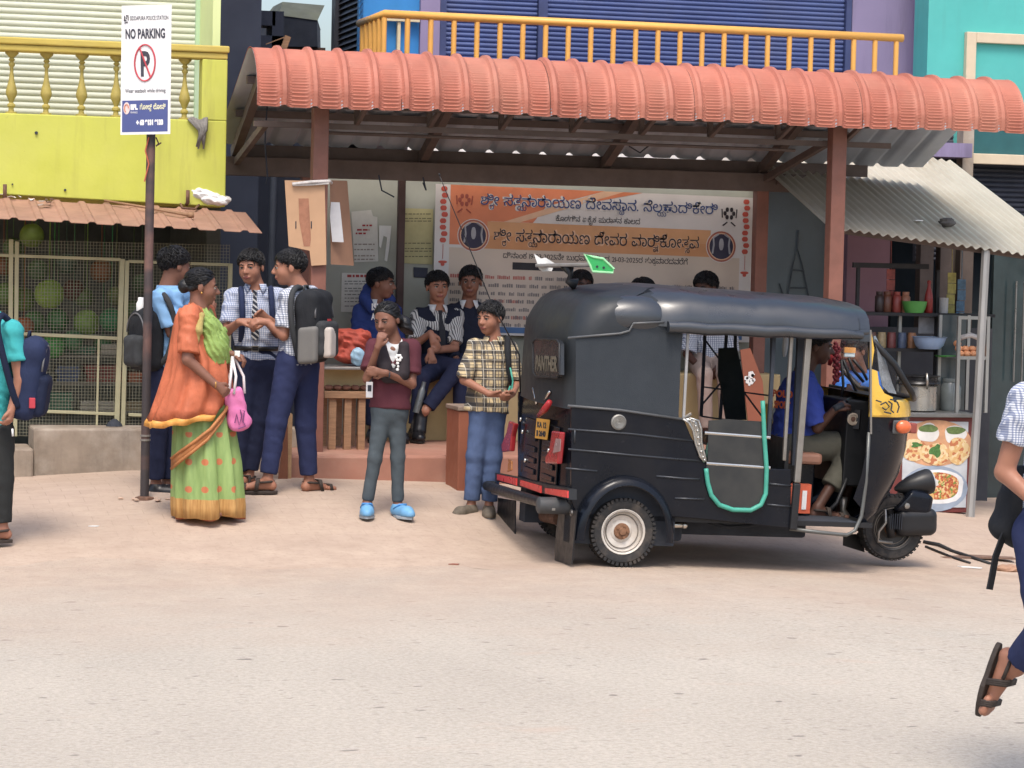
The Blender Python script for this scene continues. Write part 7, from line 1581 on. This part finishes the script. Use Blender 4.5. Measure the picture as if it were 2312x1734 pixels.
    for s_ in (-1, 1): m.tube([p + V3(.015 * (1 - i / 5) * s_, -.006, s_ * .032) for i, p in enumerate(pts)], .007, 6)
    m.build('sari_sash', cloth('copper_gold_silk', (176, 112, 56), .25, .5), t, smooth=True, solid=.008)
    m = MB()
    for w_ in (q['wr'],): m.tube([w_ + V3(.0, .024 * math.cos(a), .022 * math.sin(a)) for a in [k * .5236 for k in range(12)]], .005, 5, closed=True)
    m.build('bangle', M('gold_bangle', (190, 140, 60), .3, metal=.8), t, smooth=True)
    m = MB(); m.ball(q['hd'](-.36, -.02, -.16), .008, 8, 6); m.build('earring', M('gold_bangle', (190, 140, 60)), t, smooth=True)
wrA = j(486, 868, -.24)
human('woman in an orange and green silk sari with gold border carrying a pink bag', V3(j(440, 1160).x, Y, ground(j(440, 1160).x, Y)), 1.52, 'dark',
      (j(457, 648), .226, 84, -4, 0), j(448, 702), (j(428, 712, -.14), j(462, 708, .14)), (j(424, 812, -.20), j(496, 806, .12)), (wrA, j(522, 800, .0)),
      j(446, 880), (j(438, 890, -.07), j(452, 890, .07)), (j(440, 1020, -.07), j(470, 1020, .07)), (j(438, 1138, -.06), j(474, 1138, .06)), 84, (70, 70),
      hands=({'d': V3(.8, 0, -.6), 'n': V3(.1, .9, -.2), 'curl': .75, 'th': 1}, {'d': V3(.8, -.3, -.2), 'n': V3(0, 0, -1), 'curl': .8}), shirt=mORN, trousers=None, shoes=None, hair='bun', sleeve=.86, hem=-.04, build=1.12, extras=lambda t, q: sari(t, dict(q, wr=wrA)))
pb = thing('tote_bag', 'pink cloth bag with white handles and a purple printed mark held by the woman', 'bag', j(535, 970, -.12))
S = Soft(.008, .02); ca, sa_ = math.cos(.22), math.sin(.22); S.rbox(j(533, 922, -.12), (.062, .05, .135), .03, (V3(ca, 0, sa_), V3(0, 1, 0), V3(-sa_, 0, ca))); S.ell(j(540, 950, -.12), (.08, .055, .06)); S.cut(j(528, 876, -.12), V3(-.35, 0, 1)); S.wrinkle(.004, 45); soft_obj('bag_body', S, cloth('pink_cloth', (216, 112, 168), .1), pb)
for x0, x1 in ((518, 514), (530, 546)): m = MB(); m.tube([j(x0 - 2, 890, -.17), j(x0 + 3, 850, -.15), j(524, 806, -.08), j(528, 806, -.04), j(x1 + 4, 850, -.09), j(x1 + 6, 888, -.12)], .009, 7); m.build('handle', M('handle_white', (214, 206, 206), .7), pb, smooth=True)
m = MB(); pz = [(530, 955), (534, 935), (540, 960), (546, 938), (542, 925), (552, 928), (548, 950), (554, 962), (538, 968)]; m.tube([j(x, y, -.185) for x, y in pz], .004, 5); m.build('printed_mark', M('print_purple', (110, 56, 110), .7), pb)
m = MB(); m.box(j(530, 806, -.05), j(541, 792, -.03)); tag(m.build('phone', mWHITE, bevel=.003), 'small white phone in the far hand of the woman in the sari', 'phone')
# ---- girl in the maroon sweater
Y = 16.6; j = js(Y)
def girl_x(t, q):
    m = MB(); c = j(834, 880, -.10); m.box(c + V3(-.022, -.003, -.05), c + V3(.022, .003, .05)); o = m.build('id_card', M('card_white', (206, 206, 208), .4), t, bevel=.003); m = MB(); m.box(c + V3(-.012, -.0045, -.01), c + V3(.012, -.0032, .03)); m.build('card_print', mDARK, o); m = MB(); m.tube([c + V3(0, 0, .05), j(842, 852, -.09)], .004, 5); m.build('card_cord', mDARK, t)
    m = MB(); c = j(900, 808, -.140)
    for k in range(6): a = k * math.pi / 3; m.ball(c + V3(.016 * math.cos(a), 0, .016 * math.sin(a)), (.011, .006, .011), 8, 6)
    for k in range(3): m.ball(c + V3(-.006 + .004 * (k % 2), 0, -.035 - .02 * k), (.011 - .003 * (k == 1), .006, .010), 8, 6)
    m.build('white_emblem', mWHITE, t, smooth=True)
    S = Soft(.008, .02); S.chain([j(862, 782, -.085), j(868, 830, -.10)], [.03, .05]); S.chain([j(912, 782, -.085), j(908, 840, -.10)], [.035, .05]); S.cone(j(905, 850, -.10), .045, j(875, 850, -.10), .045); S.cone(j(884, 765, -.10), .045, j(880, 830, -.15), .004, sub=True, k=.001); S.wrinkle(.002, 60); soft_obj('vest_front', S, CHARV, t)
    m = MB(); m.tube([j(878, 846, -.175) + V3(0, .02 * math.cos(a), .02 * math.sin(a)) for a in [k * .5236 for k in range(12)]], .005, 5, closed=True); m.build('wristband', mDARK, t)
human('girl in maroon sweater and slate trousers with blue clogs, hand at her chin', floorpt(872, Y), 1.42, 'dark',
      (j(873, 722, -.03), .218, -42, -12, 4), j(888, 770), (j(846, 786), j(930, 786)), (j(829, 856, -.07), j(930, 868, -.07)), (j(853, 784, -.19), j(872, 842, -.18)),
      j(880, 918), (j(864, 926), j(897, 926)), (j(847, 1032, -.02), j(898, 1034, -.01)), (j(829, 1136), j(898, 1138)), -8, (-12, 16),
      hands=({'d': V3(.25, -.1, .9), 'n': V3(.3, .9, 0), 'curl': .75, 'th': -1}, {'d': V3(-.95, -.1, .12), 'n': V3(0, .9, .1), 'curl': .3, 'th': 1}), shirt=WHITEC, vest=(MAROON, .72), trousers=SLATE, shoes='croc', hair='ponytail', sleeve=.3, hem=.01, extras=girl_x, wide=1.04, flare=1.05, trouser_hem=.012, legw=.84, build=.94)
# ---- boy in the plaid shirt
Y = 16.9; j = js(Y)
human('boy in tan plaid shirt and blue jeans at the rear of the rickshaw, looking left', floorpt(1085, Y), 1.42, 'mid',
      (j(1106, 718, -.02), .216, -52, -4, 0), j(1114, 766), (j(1072, 784), j(1150, 788)), (j(1048, 858, -.05), j(1168, 862, -.05)), (j(1104, 889, -.20), j(1158, 888, -.19)),
      j(1100, 905), (j(1090, 918), j(1116, 918)), (j(1074, 1030, -.02), j(1112, 1032, -.02)), (j(1064, 1140), j(1104, 1142)), -14, (-48, -14),
      hands=({'d': V3(.9, -.2, -.1), 'n': V3(0, .3, 1), 'curl': .35, 'th': 1}, {'d': V3(-.5, -.5, -.3), 'n': V3(-.3, .5, .6), 'curl': .5, 'th': -1}), shirt=PLAID, trousers=DENIM, shoes='sneaker', hair='short', sleeve=.98, hem=.05, collar=PLAID, wide=1.12, flare=1.08)
sb = thing('sling_bag', 'black bag strap with a teal cord hanging from the shoulder of the plaid shirt boy', 'bag strap', j(1150, 900, -.12))
m = MB(); m.tube([j(1146, 768, .03), j(1146, 764, -.05), j(1146, 790, -.115), j(1150, 840, -.13), j(1160, 890, -.11)], [.02, .021, .022, .018, .012], 8); m.build('strap', mBAGB, sb, smooth=True)
m = MB(); m.tube([j(1152, 830, -.15), j(1158, 860, -.16), j(1154, 890, -.18), j(1142, 898, -.24), j(1152, 872, -.2)], .006, 6); m.build('teal_cord', mTEALT, sb, smooth=True)
# ---- seated row inside the shelter
Y = 19.72; j = js(Y); fl_ = pz if False else .45
def seated(label, px, head, neck, sh, el, wr, kn, an, hipx, hands=None, H=1.6, skin='dark', hipy=815, **kw):
    return human(label, V3(j(px, 830).x, Y, 1.0), H, skin, head, neck, sh, el, wr, j(hipx, hipy), (j(hipx - 24, hipy + 8, -.04), j(hipx + 24, hipy + 8, -.04)), kn, an, hands=hands, h=.0072, **kw)
def hood_x(t, q):
    S = Soft(.009, .03); S.chain([j(828, 668, .03), j(842, 655, .09), j(868, 664, .08)], [.055, .07, .055]); S.chain([j(824, 676, -.05), j(838, 700, -.12)], [.05, .03]); S.chain([j(880, 676, -.03), j(872, 700, -.11)], [.045, .03]); S.wrinkle(.004, 50); soft_obj('hood', S, HOOD, t)
    for s, yy in (('ISH', 700), ('APA', 722)):
        letter('hoodie_text', s, j(838, yy, -.20), q['ts'] * 1.0, (0, 0, 1), .07, mWHITE, t, width=.09, bold=.002)
seated('boy in royal blue hoodie with white letters sitting at the left of the ledge', 850, (j(862, 640, -.04), .232, 62, -2, 0), j(848, 682), (j(814, 706), j(888, 704)), (j(806, 778, -.1), j(900, 778, -.08)), (j(850, 800, -.28), j(884, 800, -.28)), (j(845, 850, -.46), j(890, 850, -.46)), (j(842, 970, -.42), j(892, 970, -.42)), 850, tyaw=22, toes=(0, 10), shirt=HOOD, trousers=NAVY2, shoes='black', hair='flat', sleeve=1.8, hem=.02, collar=WHITEC, extras=hood_x, wide=1.1)
seated('boy in striped shirt and dark vest sitting cross legged on the ledge', 985, (j(988, 648, -.05), .232, 2, 0, 0), j(987, 694), (j(945, 714), j(1031, 714)), (j(938, 778, -.12), j(1026, 786, -.12)), (j(972, 752, -.26), j(972, 792, -.30)), (j(1034, 830, -.48), j(952, 852, -.46)), (j(960, 928, -.54), j(936, 968, -.42)), 988, tyaw=4, toes=(-20, 0),
       hands=({'d': V3(.3, -.3, -.9), 'n': V3(.2, .8, 0), 'curl': .3, 'th': 1}, {'d': V3(.2, -.2, -1), 'n': V3(0, .8, 0), 'curl': .35, 'th': -1}), toe_vec=((V3(-.15, -.25, -.95), V3(-.3, .8, -.2)), None), shirt=STRP, vest=(VEST, 0), trousers=NAVY2, shoes='black', hair='fluffy', sleeve=.85, hem=.03, collar=WHITEC, tie=M('dark_tie', (34, 36, 44), .7), skin='mid')
seated('boy in dark sleeveless vest and white collar sitting third from the left on the ledge', 1060, (j(1062, 636, .02), .236, -18, -3, 0), j(1058, 684, .05), (j(1020, 704, .05), j(1098, 704, .05)), (j(1014, 784, -.02), j(1104, 784, 0)), (j(1036, 820, -.2), j(1082, 820, -.2)), (j(1040, 848, -.44), j(1084, 848, -.44)), (j(1040, 970, -.42), j(1086, 970, -.42)), 1062, tyaw=-8, toes=(0, 0), shirt=VEST, vest=(VEST, 0), trousers=NAVY2, shoes='black', hair='short', sleeve=1.7, hem=.02, collar=WHITEC, skin='dark')
seated('boy sitting on the ledge with his eyes just below the roof spoiler of the rickshaw', 1312, (j(1314, 645, 0), .232, 0, 0, 0), j(1312, 690), (j(1270, 710), j(1354, 710)), (j(1262, 790, -.1), j(1360, 790, -.1)), (j(1290, 810, -.3), j(1334, 810, -.3)), (j(1290, 850, -.46), j(1336, 850, -.46)), (j(1290, 970, -.42), j(1336, 970, -.42)), 1312, tyaw=0, toes=(0, 0), shirt=GING, trousers=NAVY2, shoes=None, hair='short', skin='deep')
seated('boy on the ledge whose black hair alone shows above the middle of the rickshaw roof', 1455, (j(1455, 662, 0), .232, 40, -8, 0), j(1452, 706), (j(1410, 724), j(1494, 724)), (j(1402, 800, -.1), j(1500, 800, -.1)), (j(1430, 815, -.3), j(1474, 815, -.3)), (j(1430, 850, -.46), j(1476, 850, -.46)), (j(1430, 970, -.42), j(1476, 970, -.42)), 1453, tyaw=10, toes=(0, 0), shirt=GING2, trousers=NAVY2, shoes=None, hair='flat', skin='deep')
seated('boy in checked shirt and pale trousers sitting behind the passenger opening of the rickshaw', 1596, (j(1592, 650, 0), .236, -50, -8, 0), j(1600, 700), (j(1562, 726), j(1644, 722)), (j(1552, 800, -.12), j(1652, 800, -.1)), (j(1580, 830, -.3), j(1620, 830, -.3)), (j(1590, 845, -.48), j(1636, 846, -.48)), (j(1594, 975, -.42), j(1640, 975, -.42)), 1602, tyaw=-14, toes=(0, 0), shirt=GING2, trousers=PALET, shoes='black', hair='fluffy', sleeve=.95, skin='deep')
m = MB(); a, b = at(940, 932, 19.2), at(958, 862, 19.2); d = (b - a); m.tube([a, a + d * .7, a + d * .78, a + d * .84, b], [.028, .028, .02, .016, .016], 12)
tag(m.build('steel_flask', M('grey_flask', (112, 116, 116), .35, metal=.5), smooth=True, auto=40), 'slim grey flask slanting against the knees of the striped shirt boy', 'flask')
# ---- driver
Y = 15.82; j = js(Y)
def driver_x(t, q):
    bk = -q['tf']; ex = -q['ts']; c = q['ch'] + bk * (.0835 * q['H'] * 1.24 * .70 + .030)
    for s, dz, w_ in (('POLO', .02, .19), ('SPORT', -.05, .15)): letter('back_text', s, c - ex * w_ / 2 + V3(0, 0, dz), ex, V3(0, 0, 1), .06, M('orange_print', (214, 92, 44), .7), t, width=w_, bold=.003)
human('rickshaw driver in cobalt blue shirt with orange lettering gripping the handlebar', V3(j(1795, 1020).x, Y, .72), 1.62, 'deep',
      (j(1846, 782, -.02), .226, 70, -6, 0), j(1815, 838, 0), (j(1818, 866, -.18), j(1806, 858, .18)), (j(1846, 965, -.22), j(1860, 940, .2)), (j(1884, 926, -.30), j(1896, 905, .2)),
      j(1790, 1008), (j(1800, 1014, -.09), j(1800, 1010, .09)), (j(1936, 1000, -.13), j(1950, 1000, .12)), (j(1846, 1146, -.22), j(1900, 1150, .12)), 112, (86, 90),
      hands=({'d': V3(.7, .2, .45), 'n': V3(.3, .4, -.7), 'curl': .75, 'th': -1}, None), shirt=BLUES, trousers=OLIVE, hair='short', sleeve=.92, hem=.02, wide=1.15, build=1.08, extras=driver_x, trouser_hem=.10)
# ---- man beyond the rickshaw, leaning towards the driver
Y = 17.25; j = js(Y)
human('person in azure blue tee standing beyond the front of the rickshaw facing its driver', floorpt(1945, Y), 1.62, 'dark',
      (j(1926, 792, -.12), .226, -60, -10, 0), j(1938, 838, -.05), (j(1904, 858, -.1), j(1972, 856, .02)), (j(1896, 925, -.18), j(1982, 930, -.05)), (j(1920, 950, -.32), j(1960, 960, -.25)),
      j(1962, 985, .1), (j(1946, 995, .1), j(1978, 995, .1)), (j(1944, 1080, .0), j(1980, 1080, .02)), (j(1946, 1160, .06), j(1982, 1160, .08)), -40, (-30, -20), shirt=AZURE, trousers=NAVY2, hair='short', sleeve=.7)
# ---- boy in the turquoise tee at the left edge
Y = 16.0; j = js(Y)
human('boy in turquoise tee and charcoal trousers at the left edge carrying a navy rucksack', floorpt(5, Y), 1.5, 'mid',
      (j(-48, 658), .225, -100, -8, 0), j(-28, 706), (j(28, 745, -.16), j(-30, 735, .15)), (j(44, 858, -.18), j(-50, 850, .14)), (j(26, 922, -.20), j(-90, 900, .1)),
      j(-12, 960), (j(0, 975, -.07), j(-25, 975, .07)), (j(6, 1085, -.07), j(-30, 1085, .07)), (j(6, 1192, -.07), j(-34, 1188, .07)), -92, (-80, -95), hands=({'d': V3(-.15, -.1, -1), 'n': V3(-.7, .5, 0), 'curl': .8, 'th': -1}, None),
      shirt=TEALS, trousers=BLACKT, hair='short', sleeve=.62, hem=.035, wide=1.1)
NB = cloth('navy_bag', (38, 48, 78))
backpack('navy school rucksack with red tag on the back of the boy at the left edge', j(66, 855, -.06), (.97, -.2, -.15), .16, .085, .245, NB, cloth('navy_bag_dark', (30, 38, 62)), [[j(30, 735, -.14), j(4, 712, -.2), j(-6, 740, -.26), j(6, 800, -.27), j(24, 870, -.24), j(40, 920, -.2)]], lean=-.12,
         extras=lambda t, A, c: [x_ for x_ in [MB()] if x_.box(j(66, 922, -.245), j(79, 898, -.215)) and x_.build('red_tag', M('tag_red', (180, 40, 56), .6), t, bevel=.004)])
m = MB(); m.tube([j(28, 968, -.24), j(29, 985, -.24)], .006, 8); tag(m.build('chalk_stick', mWHITE, smooth=True), 'short white stick held low by the boy in the turquoise tee', 'stick')
# ---- running boy at the right edge, close to the camera
Y = 8.6; j = js(Y)
GING3 = weave('fine_blue_check', (212, 216, 222), [('x', .0085, 0, .45, (80, 96, 140), .6), ('z', .0085, 0, .45, (80, 96, 140), .62)])
human('running boy in fine blue check shirt and navy trousers cut by the right edge', V3(j(2330, 1600).x, Y, ground(4.3, Y)), 1.62, 'mid',
      (j(2425, 740), .232, 60, -4, 0), j(2400, 850), (j(2316, 905, -.10), j(2470, 905, .16)), (j(2268, 1066, -.06), j(2500, 1060, .2)), (j(2345, 1140, -.18), j(2520, 1000, -.02)),
      j(2375, 1190), (j(2342, 1205, -.06), j(2408, 1205, .08)), (j(2362, 1420, -.10), j(2470, 1420, -.15)), (j(2294, 1506, .08), j(2480, 1700, -.25)), 40, (60, 60),
      toe_vec=((V3(-.20, .16, -1), V3(-.66, .72, .2)), None), shirt=GING3, trousers=NAVY, hair='short', sleeve=.60, hem=.02, wide=1.05, h=.006, trouser_hem=.028)
rb = thing('sling_bag', 'black bag with a long dangling strap carried low by the running boy', 'bag', j(2275, 1200, .1))
S = Soft(.007, .03); S.rbox(j(2298, 1140, .05), (.075, .06, .14), .05, (V3(.95, 0, -.3), V3(0, 1, 0), V3(.3, 0, .95))); S.ell(j(2308, 1186, .05), (.07, .06, .09)); S.wrinkle(.004, 40); soft_obj('bag_body', S, mBAGB, rb)
m = MB(); pts = [(2276, 1186), (2262, 1215), (2247, 1255), (2240, 1295), (2233, 1330)]; A_ = [j(x - 5, y, .0) for x, y in pts]; B_ = [j(x + 7, y + 2, .03) for x, y in pts]; m.add(A_ + B_, [(i, i + 1, 6 + i, 5 + i) for i in range(4)]); m.build('loose_strap', mBAGB, rb, solid=.006)
# ================================================================ small things on the ground
g = lambda px, py, l=.0: gpt(px, py) + Vector((0, 0, l))
m = MB(); m.tube([g(2085, 1228, .015), g(2120, 1236, .02), g(2150, 1248, .012), g(2200, 1265, .014), g(2235, 1276, .01)], .012, 7); m.tube([g(2090, 1238, .012), g(2150, 1262, .012), g(2190, 1275, .012)], .009, 6)
tag(m.build('black_hose', M('black_hose', (40, 40, 42), .6), smooth=True), 'black hose lying on the ground in front of the rickshaw wheel', 'hose')
m = MB(); c = g(2190, 1262, .006); m.prism([c + Vector((a, b, 0)) for a, b in ((-.25, .06), (.0, .16), (.3, -.02), (.28, -.12), (.02, -.02), (-.2, -.04))], (0, 0, .01))
tag(m.build('wet_mud', M('dark_mud', (120, 92, 76), .8, var=.2, scale=20)), 'flat dark patch of mud around the hose on the ground', 'mud')
m = MB(); c = g(2188, 1284, .008); m.prism([c + Vector((a, b, 0)) for a, b in ((-.06, .05), (.0, .02), (.07, -.05), (.05, -.07), (-.05, .0))], (0, 0, .006)); tag(m.build('paper_litter', mWHITE), 'white torn wrapper beside the hose at the right', 'litter')
m = MB(); m.ball(g(2276, 1291, .02), (.08, .06, .03), 12, 7, .1); tag(m.build('ground_stone', M('tan_stone', (168, 128, 100), .9, var=.2, scale=20)), 'flat tan stone on the ground near the running boy', 'stone')
for px, py, lab in ((212, 1190, 'small white paper scrap on the pavement left of the woman'), (1025, 1276, 'brown leaf on the road left of the rickshaw')):
    m = MB(); c = g(px, py, .004); m.prism([c + Vector((a, b, 0)) for a, b in ((-.035, .0), (.0, .03), (.035, .01), (.02, -.02))], (0, 0, .004)); tag(m.build('scrap', mWHITE if px < 500 else M('dry_leaf', (150, 90, 70), .8)), lab, 'scrap')
m = MB(); c = g(330, 1130, .005); rs = random.Random(3)
for k in range(9): a = c + Vector((rs.uniform(-.16, .2), rs.uniform(-.08, .08), .004)); m.ball(a, (.02, .018, .008), 7, 5, .2)
tag(m.build('rubble', M('tan_rubble', (190, 160, 138), .9, var=.2)), 'crumbs of broken mortar round the foot of the sign pole', 'rubble')
